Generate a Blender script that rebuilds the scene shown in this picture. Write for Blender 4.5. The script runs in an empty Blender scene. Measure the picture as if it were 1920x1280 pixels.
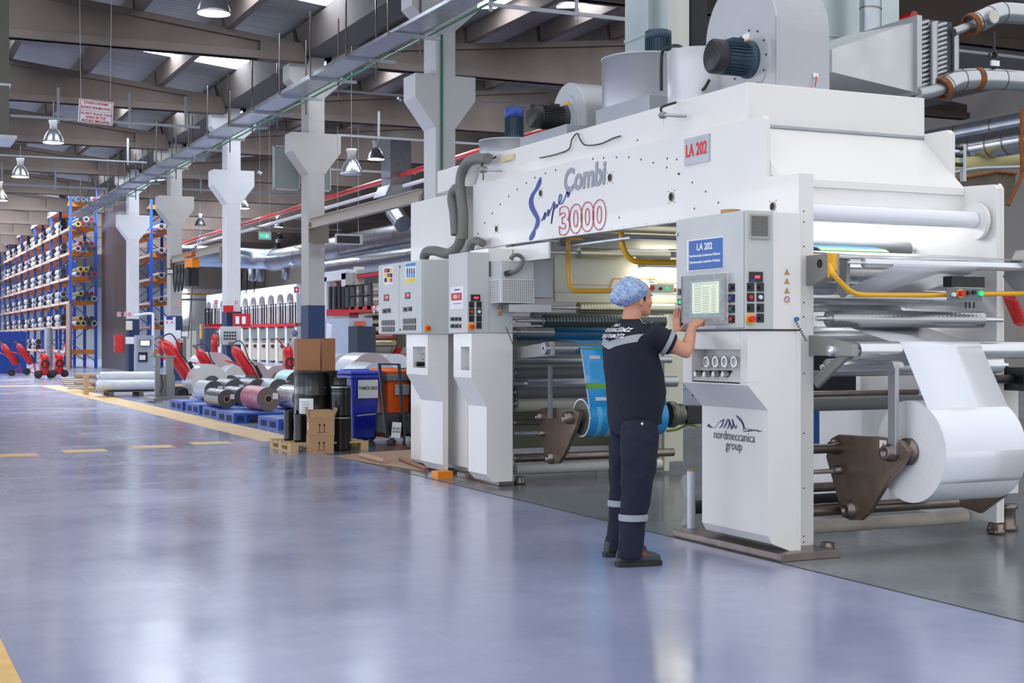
import bpy, bmesh, math, random
from mathutils import Vector, Matrix, Euler
random.seed(7)
SC = bpy.context.scene
COL = SC.collection
# ---------------------------------------------------------------- camera
F, HC, U0, V0 = 2650.0, 1.37, 960.0, 637.0          # focal length in px (1920 wide), eye height
TH = math.atan(1230 / F)
S_, C_ = math.sin(TH), math.cos(TH)
cam = bpy.data.cameras.new('camera'); cam.sensor_width = 36; cam.lens = F / 1920 * 36
cam.shift_y = -3 / 1920; cam.clip_end = 400
co = bpy.data.objects.new('camera', cam); COL.objects.link(co)
co.location = (0, 0, HC); co.rotation_euler = (math.pi / 2, 0, -TH)
SC.camera = co
SC.view_settings.view_transform = 'Standard'; SC.view_settings.look = 'None'
SC.view_settings.exposure = 0.98; SC.view_settings.gamma = 1
SC.view_settings.use_curve_mapping = False
# ---------------------------------------------------------------- daylight
W = bpy.data.worlds.new('daylight'); SC.world = W; W.use_nodes = True
W.node_tree.nodes['Background'].inputs[0].default_value = (0.92, 0.955, 1.0, 1)
W.node_tree.nodes['Background'].inputs[1].default_value = 0.62
# ---------------------------------------------------------------- pixel of the survey -> point on a world plane
def ray(u, v):
    a = (u - U0) / F; b = (V0 - v) / F
    return (S_ + a * C_, C_ - a * S_, b)
def PX(u, v, X):
    r = ray(u, v); t = X / r[0]; return Vector((X, r[1] * t, HC + r[2] * t))
def PY(u, v, Y):
    r = ray(u, v); t = Y / r[1]; return Vector((r[0] * t, Y, HC + r[2] * t))
def PZ(u, v, Z=0.0):
    r = ray(u, v); t = (Z - HC) / r[2]; return Vector((r[0] * t, r[1] * t, Z))
def dep(p): return p[0] * S_ + p[1] * C_
# ---------------------------------------------------------------- materials
MATS = {}
def srgb(c):
    return tuple(((x / 255) / 12.92 if x / 255 <= 0.04045 else (((x / 255) + 0.055) / 1.055) ** 2.4) for x in c)
def mat(name, rgb, rough=0.5, metal=0.0, bump=0.0, bscale=40, var=0.0, vscale=3, spec=0.5, alpha=1.0, emit=None, estr=0, trans=0, coat=0, stretch=None):
    if name in MATS: return MATS[name]
    m = bpy.data.materials.new(name); m.use_nodes = True; nt = m.node_tree
    b = nt.nodes['Principled BSDF']; c = srgb(rgb) + (1,)
    b.inputs['Base Color'].default_value = c; b.inputs['Roughness'].default_value = rough
    b.inputs['Metallic'].default_value = metal; b.inputs['Specular IOR Level'].default_value = spec
    b.inputs['Coat Weight'].default_value = coat
    if alpha < 1: b.inputs['Alpha'].default_value = alpha
    if trans: b.inputs['Transmission Weight'].default_value = trans
    if emit: b.inputs['Emission Color'].default_value = srgb(emit) + (1,); b.inputs['Emission Strength'].default_value = estr
    tc = nt.nodes.new('ShaderNodeTexCoord'); mp = nt.nodes.new('ShaderNodeMapping')
    nt.links.new(tc.outputs['Object'], mp.inputs[0])
    if stretch: mp.inputs['Scale'].default_value = stretch
    n1 = nt.nodes.new('ShaderNodeTexNoise'); n1.inputs['Scale'].default_value = vscale; n1.inputs['Detail'].default_value = 5
    nt.links.new(mp.outputs[0], n1.inputs[0])
    v_ = var if var else 0.06
    hs = nt.nodes.new('ShaderNodeMapRange'); hs.inputs['From Min'].default_value = 0.25; hs.inputs['From Max'].default_value = 0.75
    hs.inputs['To Min'].default_value = 1 - v_; hs.inputs['To Max'].default_value = 1 + v_ * 0.6
    nt.links.new(n1.outputs[0], hs.inputs[0])
    mx = nt.nodes.new('ShaderNodeMix'); mx.data_type = 'RGBA'; mx.blend_type = 'MULTIPLY'; mx.inputs[0].default_value = 1
    mx.inputs[6].default_value = c
    nt.links.new(hs.outputs[0], mx.inputs[7]); nt.links.new(mx.outputs[2], b.inputs['Base Color'])
    if bump:
        n2 = nt.nodes.new('ShaderNodeTexNoise'); n2.inputs['Scale'].default_value = bscale; n2.inputs['Detail'].default_value = 4
        bp = nt.nodes.new('ShaderNodeBump'); bp.inputs['Strength'].default_value = bump; bp.inputs['Distance'].default_value = 0.02
        nt.links.new(mp.outputs[0], n2.inputs[0]); nt.links.new(n2.outputs[0], bp.inputs['Height']); nt.links.new(bp.outputs[0], b.inputs['Normal'])
    MATS[name] = m; return m
def grooved(name, rgb, rough, freq, axis='X', strength=0.5, metal=1.0, dist=0.003):
    """metal with turned grooves along one axis"""
    m = mat(name, rgb, rough, metal)
    nt = m.node_tree; b = nt.nodes['Principled BSDF']
    w = nt.nodes.new('ShaderNodeTexWave'); w.bands_direction = axis; w.inputs['Scale'].default_value = freq
    tc = [n for n in nt.nodes if n.type == 'TEX_COORD'][0]
    nt.links.new(tc.outputs['Object'], w.inputs[0])
    bp = nt.nodes.new('ShaderNodeBump'); bp.inputs['Strength'].default_value = strength; bp.inputs['Distance'].default_value = dist
    nt.links.new(w.outputs[0], bp.inputs['Height']); nt.links.new(bp.outputs[0], b.inputs['Normal'])
    return m
WHITE = mat('white_enamel', (232, 229, 226), 0.32, var=0.03, vscale=1.5, coat=0.2)
CREAM = mat('cream_enamel', (228, 226, 208), 0.4, var=0.05)
GREY = mat('light_grey_enamel', (196, 199, 198), 0.42, bump=0.05, bscale=300)
SHEET = mat('grey_sheet_steel', (170, 174, 180), 0.42, 0.55, var=0.08)
GALV = mat('galvanised_steel', (176, 182, 190), 0.33, 0.9, var=0.2, vscale=6, bump=0.05, bscale=14)
CHROME = mat('polished_chrome', (222, 224, 228), 0.2, 0.85)
BRK = mat('cast_grey', (160, 160, 158), 0.45, 0.3, var=0.1)
STEEL = mat('brushed_steel', (178, 180, 184), 0.34, 0.85, var=0.1)
DSTEEL = mat('dark_steel', (136, 124, 118), 0.3, 0.9, var=0.25, vscale=8)
BRONZE = mat('oily_brown_steel', (138, 120, 106), 0.36, 0.7, var=0.3, vscale=7)
BLACK = mat('black_plastic', (26, 27, 30), 0.4)
RUBBER = mat('black_rubber', (32, 32, 34), 0.7)
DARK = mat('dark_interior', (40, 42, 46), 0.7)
YEL = mat('yellow_enamel', (238, 176, 20), 0.32, coat=0.3)
RED = mat('red_enamel', (206, 24, 28), 0.3, coat=0.4)
REDP = mat('red_plastic', (214, 40, 36), 0.35)
GRN = mat('green_lens', (20, 170, 110), 0.3, emit=(10, 200, 110), estr=0.6)
BLU = mat('blue_enamel', (30, 66, 150), 0.4, var=0.1)
ORG = mat('orange_enamel', (240, 140, 30), 0.4, var=0.1)
NAVY = mat('navy_paint', (38, 54, 92), 0.5, var=0.12)
HOSE = mat('grey_hose', (112, 112, 108), 0.55)
CONC = mat('concrete_beam', (98, 87, 80), 0.85, var=0.16, vscale=1.2, bump=0.1, bscale=30, stretch=(1, 1, 0.6))
COLP = mat('painted_column', (214, 214, 214), 0.6, var=0.06, vscale=2)
COLSH = mat('column_shade_tone', (176, 172, 166), 0.65, var=0.08, vscale=2)  # greyer copy of the white column paint; shade put into its colour
WOOD = mat('pale_pine', (206, 176, 128), 0.7, var=0.2, vscale=14, stretch=(1, 6, 6))
CARD = mat('brown_cardboard', (176, 140, 104), 0.8, var=0.06)
CARD2 = mat('tan_cardboard', (170, 118, 84), 0.8, var=0.06)
PAPER = mat('white_paper', (236, 236, 240), 0.6)
FILM = mat('white_film', (236, 238, 246), 0.16, var=0.02, coat=0.6)
FILMEND = mat('white_roll_end', (226, 226, 228), 0.45, var=0.03)
INK = mat('black_ink', (20, 20, 24), 0.6)
WTXT = mat('white_ink', (245, 245, 248), 0.5)
RTXT = mat('red_ink', (196, 30, 40), 0.5)
BTXT = mat('blue_ink', (44, 62, 150), 0.4)
GTXT = mat('grey_ink', (150, 156, 166), 0.45)
LBLUE = mat('cyan_film', (20, 150, 214), 0.22, coat=0.5)
LGREEN = mat('green_film', (100, 170, 50), 0.22, coat=0.5)
GLOW = mat('lamp_tube_glow', (250, 250, 240), 0.4, emit=(255, 250, 225), estr=6)
# ---------------------------------------------------------------- mesh builder
class MB:
    def __init__(s): s.v = []; s.f = []; s.mi = []; s.k = 0; s.sm = []
    def mset(s, k): s.k = k; return s
    def add(s, vs, fs, smooth=False):
        o = len(s.v); s.v += [tuple(p) for p in vs]
        for f in fs: s.f.append(tuple(o + i for i in f)); s.mi.append(s.k); s.sm.append(smooth)
        return s
    def box(s, x0, x1, y0, y1, z0, z1):
        vs = [(x, y, z) for x in (x0, x1) for y in (y0, y1) for z in (z0, z1)]
        return s.add(vs, [(0, 1, 3, 2), (4, 6, 7, 5), (0, 4, 5, 1), (2, 3, 7, 6), (0, 2, 6, 4), (1, 5, 7, 3)])
    def cbox(s, c, d, R=None):
        vs = []
        for x in (-.5, .5):
            for y in (-.5, .5):
                for z in (-.5, .5):
                    p = Vector((x * d[0], y * d[1], z * d[2]))
                    if R: p = R @ p
                    vs.append(p + Vector(c))
        return s.add(vs, [(0, 1, 3, 2), (4, 6, 7, 5), (0, 4, 5, 1), (2, 3, 7, 6), (0, 2, 6, 4), (1, 5, 7, 3)])
    def bar(s, p0, p1, w, h=None, up=(0, 0, 1)):
        p0 = Vector(p0); p1 = Vector(p1); h = h or w
        d = (p1 - p0).normalized(); a = d.cross(Vector(up))
        if a.length < 1e-4: a = d.cross(Vector((1, 0, 0)))
        a.normalize(); b = a.cross(d)
        vs = [p + a * i * w / 2 + b * j * h / 2 for p in (p0, p1) for i, j in ((-1, -1), (1, -1), (1, 1), (-1, 1))]
        return s.add(vs, [(0, 3, 2, 1), (4, 5, 6, 7), (0, 1, 5, 4), (1, 2, 6, 5), (2, 3, 7, 6), (3, 0, 4, 7)])
    def cyl(s, p0, p1, r, r2=None, n=20, caps=True):
        return s.tube([p0, p1], [r, r if r2 is None else r2], n, caps)
    def tube(s, pts, r, n=10, caps=True):
        pts = [Vector(p) for p in pts]; N = len(pts); rs = r if isinstance(r, (list, tuple)) else [r] * N
        vs = []; prev = None
        for i, p in enumerate(pts):
            if i == 0: d = pts[1] - p
            elif i == N - 1: d = p - pts[i - 1]
            else: d = (pts[i + 1] - p).normalized() + (p - pts[i - 1]).normalized()
            if d.length < 1e-9: d = Vector((0, 0, 1))
            d.normalize()
            if prev is None:
                a = d.cross(Vector((0, 0, 1)))
                if a.length < 1e-3: a = d.cross(Vector((1, 0, 0)))
            else: a = prev - d * prev.dot(d)
            a.normalize(); prev = a; b = d.cross(a)
            for k in range(n):
                t = 2 * math.pi * k / n; vs.append(p + (a * math.cos(t) + b * math.sin(t)) * rs[i])
        fs = [(i * n + k, i * n + (k + 1) % n, (i + 1) * n + (k + 1) % n, (i + 1) * n + k) for i in range(N - 1) for k in range(n)]
        s.add(vs, fs, True)
        if caps:
            s.add(vs[:n], [tuple(reversed(range(n)))]); s.add(vs[-n:], [tuple(range(n))])
        return s
    def ring(s, c, axis, ro, ri, w, n=32):
        """annular disc of width w centred on c along axis"""
        ax = Vector(axis).normalized(); a = ax.cross(Vector((0, 0, 1)))
        if a.length < 1e-3: a = Vector((1, 0, 0))
        a.normalize(); b = ax.cross(a); c = Vector(c); vs = []
        for t in range(n):
            q = a * math.cos(2 * math.pi * t / n) + b * math.sin(2 * math.pi * t / n)
            for r, h in ((ro, -w / 2), (ro, w / 2), (ri, w / 2), (ri, -w / 2)): vs.append(c + q * r + ax * h)
        fs = []
        for t in range(n):
            o, p = t * 4, ((t + 1) % n) * 4
            for k in range(4): fs.append((o + k, p + k, p + (k + 1) % 4, o + (k + 1) % 4))
        return s.add(vs, fs)
    def lathe(s, c, prof, axis=(0, 0, 1), n=28):
        """prof: [(r, h)] along axis"""
        ax = Vector(axis).normalized(); a = ax.cross(Vector((0, 0, 1)))
        if a.length < 1e-3: a = Vector((1, 0, 0))
        a.normalize(); b = ax.cross(a); c = Vector(c); vs = []
        for r, h in prof:
            for t in range(n):
                q = a * math.cos(2 * math.pi * t / n) + b * math.sin(2 * math.pi * t / n); vs.append(c + q * max(r, 1e-4) + ax * h)
        N = len(prof)
        return s.add(vs, [(i * n + k, i * n + (k + 1) % n, (i + 1) * n + (k + 1) % n, (i + 1) * n + k) for i in range(N - 1) for k in range(n)], True)
    def prism(s, poly, axis, a0, a1):
        """poly of 2-D points in the plane square to axis: X->(y,z) Y->(x,z) Z->(x,y)"""
        def P(p, a): return {'X': (a, p[0], p[1]), 'Y': (p[0], a, p[1]), 'Z': (p[0], p[1], a)}[axis]
        n = len(poly); vs = [P(p, a0) for p in poly] + [P(p, a1) for p in poly]
        return s.add(vs, [tuple(range(n)), tuple(reversed(range(n, 2 * n)))] + [(i, i + n, (i + 1) % n + n, (i + 1) % n) for i in range(n)])
    def ell(s, c, r, n=16, m=10, R=None):
        vs = []; fs = []
        for i in range(m + 1):
            ph = math.pi * i / m
            for k in range(n):
                t = 2 * math.pi * k / n
                p = Vector((r[0] * math.sin(ph) * math.cos(t), r[1] * math.sin(ph) * math.sin(t), r[2] * math.cos(ph)))
                if R: p = R @ p
                vs.append(p + Vector(c))
        for i in range(m):
            for k in range(n): fs.append((i * n + k, i * n + (k + 1) % n, (i + 1) * n + (k + 1) % n, (i + 1) * n + k))
        return s.add(vs, fs, True)
    # boxes standing proud of a surveyed face
    def rx(s, X, u, v, w, h, t=0.004):
        a = PX(u - w / 2, v, X); b = PX(u + w / 2, v, X); c = PX(u, v, X); k = dep(c) / F * h / 2
        return s.box(X - t, X, b.y, a.y, c.z - k, c.z + k)
    def ry(s, Y, u, v, w, h, t=0.004):
        a = PY(u - w / 2, v, Y); b = PY(u + w / 2, v, Y); c = PY(u, v, Y); k = dep(c) / F * h / 2
        return s.box(a.x, b.x, Y - t, Y, c.z - k, c.z + k)
    def dx(s, X, u, v, r, t=0.02, n=16):
        c = PX(u, v, X); k = dep(c) / F * r; return s.cyl((X, c.y, c.z), (X - t, c.y, c.z), k, n=n)
    def dy(s, Y, u, v, r, t=0.02, n=16):
        c = PY(u, v, Y); k = dep(c) / F * r; return s.cyl((c.x, Y, c.z), (c.x, Y - t, c.z), k, n=n)
    def build(s, name, mats, parent=None, bevel=0, label=None, seg=2):
        if not isinstance(mats, (list, tuple)): mats = [mats]
        me = bpy.data.meshes.new(name)
        if parent is None:
            xs = [p[0] for p in s.v]; ys = [p[1] for p in s.v]; zs = [p[2] for p in s.v]
            off = Vector(((min(xs) + max(xs)) / 2, (min(ys) + max(ys)) / 2, min(zs)))
        else: off = Vector(ORG_[parent.name])
        me.from_pydata([(p[0] - off.x, p[1] - off.y, p[2] - off.z) for p in s.v], [], s.f)
        for m in mats: me.materials.append(m)
        me.polygons.foreach_set('material_index', s.mi); me.polygons.foreach_set('use_smooth', s.sm)
        bm = bmesh.new(); bm.from_mesh(me); bmesh.ops.recalc_face_normals(bm, faces=bm.faces); bm.to_mesh(me); bm.free()
        me.update()
        o = bpy.data.objects.new(name, me); COL.objects.link(o); ORG_[o.name] = tuple(off)
        if parent is not None:
            o.parent = parent; o.location = (0, 0, 0)
        else: o.location = off
        if bevel:
            b = o.modifiers.new('b', 'BEVEL'); b.width = bevel; b.segments = seg; b.limit_method = 'ANGLE'; b.angle_limit = math.radians(40)
        if label: o['label'] = label
        return o
ORG_ = {}
def thing(name, label, cat, loc=(0, 0, 0), group=None):
    o = bpy.data.objects.new(name, None); COL.objects.link(o); o.location = loc; o.empty_display_size = 0.1
    ORG_[o.name] = tuple(loc); o['label'] = label; o['category'] = cat
    if group: o['group'] = group
    return o
def tag(o, label, cat, group=None, kind=None):
    o['label'] = label; o['category'] = cat
    if group: o['group'] = group
    if kind: o['kind'] = kind
    return o
def struct(o, label=None):
    o['kind'] = 'structure'
    if label: o['label'] = label
    return o
def dup(root, loc, rotz=None, label=None, group=None, scale=None):
    """copy of a thing with copies of its parts and sub-parts"""
    def cp(o, par):
        c = o.copy(); COL.objects.link(c)
        if par is not None: c.parent = par
        ORG_[c.name] = ORG_.get(o.name, (0, 0, 0))
        for ch in list(o.children): cp(ch, c)
        return c
    r = cp(root, None); r.location = loc
    if rotz is not None: r.rotation_euler = (r.rotation_euler[0], r.rotation_euler[1], rotz)
    if scale: r.scale = scale
    if label: r['label'] = label
    if group: r['group'] = group
    return r
FACE = {'-X': Matrix(((0, 0, -1), (-1, 0, 0), (0, 1, 0))), '-Y': Matrix(((1, 0, 0), (0, 0, -1), (0, 1, 0)))}
def text(s, pos, size, m, parent, facing='-X', name='lettering', align='CENTER', outline=0, bold=0, shear=0, sx=1, roll=0, space=1, line=1, ext=0.0006):
    cu = bpy.data.curves.new(name, 'FONT'); cu.body = s; cu.size = size; cu.align_x = align; cu.align_y = 'CENTER'
    cu.extrude = ext; cu.offset = bold; cu.shear = shear; cu.space_character = space; cu.space_line = line; cu.resolution_u = 3
    if outline: cu.fill_mode = 'NONE'; cu.bevel_depth = outline; cu.extrude = 0; cu.bevel_resolution = 0; cu.resolution_u = 6
    t = bpy.data.objects.new(name, cu); COL.objects.link(t)
    dg = bpy.context.evaluated_depsgraph_get(); me = bpy.data.meshes.new_from_object(t.evaluated_get(dg))
    bpy.data.objects.remove(t)
    R = FACE[facing] if isinstance(facing, str) else facing
    off = Vector(ORG_[parent.name]) if parent is not None else Vector((0, 0, 0))
    M = (R @ Matrix.Rotation(roll, 3, 'Z') @ Matrix.Diagonal((sx, 1, 1))).to_4x4(); M.translation = Vector(pos) - off
    me.transform(M); me.materials.clear(); me.materials.append(m)
    for p in me.polygons: p.material_index = 0
    o = bpy.data.objects.new(name, me); COL.objects.link(o); ORG_[o.name] = tuple(off)
    if parent is not None: o.parent = parent
    return o
def arcpts(c, r, a0, a1, n, plane='YZ'):
    out = []
    for i in range(n + 1):
        t = math.radians(a0 + (a1 - a0) * i / n); p, q = r * math.cos(t), r * math.sin(t)
        out.append({'YZ': (c[0], c[1] + p, c[2] + q), 'XZ': (c[0] + p, c[1], c[2] + q), 'XY': (c[0] + p, c[1] + q, c[2])}[plane])
    return out
def smoothpath(pts, n=6):
    """Catmull-Rom through the given points"""
    P = [Vector(p) for p in pts]; P = [P[0] * 2 - P[1]] + P + [P[-1] * 2 - P[-2]]; out = []
    for i in range(1, len(P) - 2):
        for k in range(n):
            t = k / n; a, b, c, d = P[i - 1], P[i], P[i + 1], P[i + 2]
            out.append(0.5 * ((2 * b) + (c - a) * t + (2 * a - 5 * b + 4 * c - d) * t * t + (3 * b - a - 3 * c + d) * t ** 3))
    out.append(P[-2]); return out
# ================================================================ THE HALL
def floor_material():
    m = bpy.data.materials.new('epoxy_floor'); m.use_nodes = True; nt = m.node_tree; N = nt.nodes; L = nt.links
    b = N['Principled BSDF']; geo = N.new('ShaderNodeNewGeometry'); sep = N.new('ShaderNodeSeparateXYZ'); L.new(geo.outputs['Position'], sep.inputs[0])
    def math_(op, a, b_=None, v=None):
        n = N.new('ShaderNodeMath'); n.operation = op
        L.new(a, n.inputs[0]) if hasattr(a, 'links') else setattr(n.inputs[0], 'default_value', a)
        if b_ is not None: L.new(b_, n.inputs[1]) if hasattr(b_, 'links') else setattr(n.inputs[1], 'default_value', b_)
        return n.outputs[0]
    def noise(scale, detail, st=(1, 1, 1), rot=0):
        mp = N.new('ShaderNodeMapping'); mp.inputs['Scale'].default_value = st; mp.inputs['Rotation'].default_value = (0, 0, rot)
        L.new(geo.outputs['Position'], mp.inputs[0]); n = N.new('ShaderNodeTexNoise'); n.inputs['Scale'].default_value = scale
        n.inputs['Detail'].default_value = detail; n.inputs['Roughness'].default_value = 0.6; L.new(mp.outputs[0], n.inputs[0]); return n.outputs[0]
    def ramp(src, p0, c0, p1, c1):
        r = N.new('ShaderNodeValToRGB'); r.color_ramp.elements[0].position = p0; r.color_ramp.elements[0].color = c0
        r.color_ramp.elements[1].position = p1; r.color_ramp.elements[1].color = c1; L.new(src, r.inputs[0]); return r.outputs[0]
    def mix(f, a, b_, mode='MIX'):
        n = N.new('ShaderNodeMix'); n.data_type = 'RGBA'; n.blend_type = mode
        L.new(f, n.inputs[0]) if hasattr(f, 'links') else setattr(n.inputs[0], 'default_value', f)
        for i, q in ((6, a), (7, b_)):
            L.new(q, n.inputs[i]) if hasattr(q, 'links') else setattr(n.inputs[i], 'default_value', q)
        return n.outputs[2]
    n1 = noise(0.7, 6); n2 = noise(6, 6)
    lane = ramp(n1, 0.3, srgb((138, 146, 176)) + (1,), 0.72, srgb((160, 165, 194)) + (1,))
    bay = ramp(n1, 0.3, srgb((96, 104, 108)) + (1,), 0.7, srgb((128, 136, 142)) + (1,))
    zone = math_('MULTIPLY', math_('GREATER_THAN', sep.outputs[0], 5.14), math_('LESS_THAN', sep.outputs[1], 18.6))
    col = mix(zone, lane, bay)
    col = mix(0.16, col, ramp(n2, 0.35, (0.72, 0.72, 0.74, 1), 0.6, (1, 1, 1, 1)), 'MULTIPLY')
    # thin scuffs and wheel marks in two directions
    sc1 = noise(3.0, 8, (7, 0.16, 1), 0.25); sc2 = noise(3.0, 8, (7, 0.14, 1), -0.7)
    sc = math_('MAXIMUM', ramp(sc1, 0.62, (0, 0, 0, 1), 0.7, (1, 1, 1, 1)), ramp(sc2, 0.63, (0, 0, 0, 1), 0.7, (1, 1, 1, 1)))
    col = mix(math_('MULTIPLY', sc, 0.05), col, srgb((196, 200, 214)) + (1,))
    # seams between the slabs
    L.new(col, b.inputs['Base Color'])
    r = N.new('ShaderNodeMapRange'); r.inputs['From Min'].default_value = 0.3; r.inputs['From Max'].default_value = 0.7
    r.inputs['To Min'].default_value = 0.12; r.inputs['To Max'].default_value = 0.24; L.new(n1, r.inputs[0])
    L.new(math_('ADD', r.outputs[0], math_('MULTIPLY', sc, 0.06)), b.inputs['Roughness'])
    b.inputs['Specular IOR Level'].default_value = 0.75
    n3 = noise(1.6, 3); bp = N.new('ShaderNodeBump'); bp.inputs['Strength'].default_value = 0.12; bp.inputs['Distance'].default_value = 0.02
    L.new(n3, bp.inputs['Height']); L.new(bp.outputs[0], b.inputs['Normal'])
    return m
struct(MB().box(-10, 30, -4, 112, -0.12, 0).build('floor', floor_material()))
WALLM = mat('white_cladding', (214, 216, 216), 0.6, var=0.06, vscale=0.6)
WALLT = mat('beige_cladding', (176, 168, 156), 0.7, var=0.08, vscale=0.6)
w = MB(); w.box(-10, 30, 112, 112.2, 0, 5.4); w.mset(1).box(-10, 30, 112, 112.2, 5.4, 9.6)
struct(w.build('wall_back', [WALLM, WALLT]))
struct(MB().mset(0).box(30, 30.2, -4, 112, 0, 9).build('wall_right', WALLT))
struct(MB().box(10.95, 11.02, 62.5, 71.5, 0, 7.6).build('wall_partition', mat('dirty_sheet', (92, 80, 68), 0.28, 0.2, var=0.4, vscale=0.9, bump=0.3, bscale=2.5, stretch=(1, 3, 0.5))))
# bright windows in the far wall
WIN = mat('daylit_pane', (240, 244, 250), 0.4, emit=(236, 244, 255), estr=8.0)
for k, (u, v, w_, h_) in enumerate(((336, 569, 26, 46), (8, 436, 44, 40))):
    c = PY(u, v, 111.9); q = dep(c) / F
    struct(MB().box(c.x - w_ / 2 * q, c.x + w_ / 2 * q, 111.85, 111.95, c.z - h_ / 2 * q, c.z + h_ / 2 * q).build('window_%d' % (k + 1), WIN))
struct(MB().box(-10.2, -10, -4, 112, 0, 8.6).build('wall_left', WALLM))
LEFTGLOW = mat('added_left_glow', (240, 244, 250), 0.4, emit=(238, 244, 255), estr=1.9)
for k in range(8): struct(MB().box(-10, -9.95, -2 + 9 * k, 5 + 9 * k, 1.0, 5.2).build('window_%d' % (60 + k), LEFTGLOW))  # unseen glowing panes added to light the aisle faces and floor
# ---- roof
def zr(x):           # underside of the roof sheets
    d = abs(x - 9.8) if x > -0.2 else 20 - abs(x - 9.8)
    return 8.66 + 0.108 * (d if d <= 10 else 20 - d)
ROOF = mat('roof_sheet', (134, 132, 130), 0.5, 0.25, var=0.2, vscale=1.5, stretch=(0.4, 3, 1))
nt = ROOF.node_tree; wv = nt.nodes.new('ShaderNodeTexWave'); wv.bands_direction = 'Y'; wv.inputs['Scale'].default_value = 1.3
nt.links.new([n for n in nt.nodes if n.type == 'TEX_COORD'][0].outputs['Object'], wv.inputs[0])
bp = nt.nodes.new('ShaderNodeBump'); bp.inputs['Strength'].default_value = 0.35; bp.inputs['Distance'].default_value = 0.03
nt.links.new(wv.outputs[0], bp.inputs['Height']); nt.links.new(bp.outputs[0], nt.nodes['Principled BSDF'].inputs['Normal'])
r = MB()
for x0, x1 in ((-10, -0.2), (-0.2, 9.8), (9.8, 19.8), (19.8, 30)):
    z0, z1 = zr(x0), zr(x1)
    r.prism([(x0, z0), (x1, z1), (x1, z1 + 0.06), (x0, z0 + 0.06)], 'Y', 14.5, 112)
struct(r.build('ceiling', ROOF))
SKY = mat('skylight_sheet', (240, 245, 250), 0.5, emit=(235, 243, 255), estr=12)
SKYF = mat('skylight_sheet_far', (240, 245, 250), 0.5, emit=(235, 243, 255), estr=26)
wn = 3
for i, y in enumerate(range(24, 104, 8)):
    for (x0, x1) in ((0.6, 3.3), (5.9, 9.35), (10.4, 13.4), (15.0, 19.2)):
        z0, z1 = zr(x0) - 0.01, zr(x1) - 0.01
        struct(MB().prism([(x0, z0 - 0.015), (x1, z1 - 0.015), (x1, z1), (x0, z0)], 'Y', y + 4.5, y + 5.8).build('window_%d' % wn, SKY if y < 64 else SKYF)); wn += 1
# ---- beams, purlins and gutters
def beam(xa, xb, y, label, grp):
    """tapered concrete I-beam from xa (low end) to xb (ridge)"""
    zb = 7.83 - 0.005 * (y - 32); za, zc = 8.25, 8.25 + 0.108 * abs(xb - xa); m = MB(); xm = xb
    s = 1 if xb > xa else -1
    def P(y0, y1, fb, ft):
        # fb/ft: how far the slab starts above the bottom / below the top
        m.prism([(xa, fb[0]), (xb, fb[1]), (xb, ft[1]), (xa, ft[0])][::s], 'Y', y0, y1)
    P(y - 0.08, y + 0.08, (zb, zb), (za, zc))
    P(y - 0.2, y + 0.2, (zb, zb), (zb + 0.17, zb + 0.17))
    P(y - 0.17, y + 0.17, (za - 0.14, zc - 0.14), (za, zc))
    m.box(min(xa, xa + s * 1.1), max(xa, xa + s * 1.1), y - 0.215, y + 0.215, zb - 0.004, za - 0.03)
    # mirrored half beyond the ridge
    xe = xb + (xb - xa)
    m.prism([(xb, zb), (xe, zb), (xe, za), (xb, zc)][::s], 'Y', y - 0.08, y + 0.08)
    m.prism([(xb, zb), (xe, zb), (xe, zb + 0.17), (xb, zb + 0.17)][::s], 'Y', y - 0.2, y + 0.2)
    o = m.build('roof_beam', CONC); tag(o, label, 'beam', grp)
ordn = ['first', 'second', 'third', 'fourth', 'fifth', 'sixth', 'seventh', 'eighth', 'ninth', 'tenth', 'eleventh', 'twelfth']
for i, y in enumerate(range(24, 112, 8)):
    if y >= 32:
        beam(9.5, -0.2, y, 'tapered grey concrete roof beam over the aisle, %s from the front' % ordn[i - 1], 'aisle roof beams')
    beam(10.1, 19.8, y, 'tapered grey concrete roof beam over the machine bay, %s from the front' % ordn[i], 'machine bay roof beams')
def purlin(x, y, lab, grp):
    z = 8.25 + 0.108 * abs(x - 9.65)
    o = MB().prism([(x - 0.09, z - 0.02), (x + 0.09, z - 0.02), (x + 0.13, z + 0.42), (x - 0.13, z + 0.42)], 'Y', y + 0.1, y + 7.9).build('roof_purlin', CONC)
    tag(o, lab, 'purlin', grp)
for i, y in enumerate(range(24, 72, 8)):
    for x in (7.7, 5.7, 3.7, 1.7):
        if x / (y + 8) > 0.08: purlin(x, y, 'grey purlin under the aisle roof, running lengthwise to the left of the column row', 'aisle roof purlins')
    for x in (11.7, 13.7, 15.7, 17.7, 21.7, 23.7):
        purlin(x, y, 'grey purlin under the machine bay roof, running lengthwise beyond the column row', 'machine bay roof purlins')
for i, y in enumerate(range(16, 64, 8)):
    o = MB().prism([(9.45, 8.0), (10.15, 8.0), (10.3, 8.62), (9.3, 8.62)], 'Y', y + 0.3, y + 8.0).build('gutter_beam', mat('dark_concrete', (84, 78, 74), 0.8, var=0.15))
    tag(o, 'wide dark gutter beam on the column heads, %s span from the front' % ordn[i], 'beam', 'gutter beams along the column row')
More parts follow.
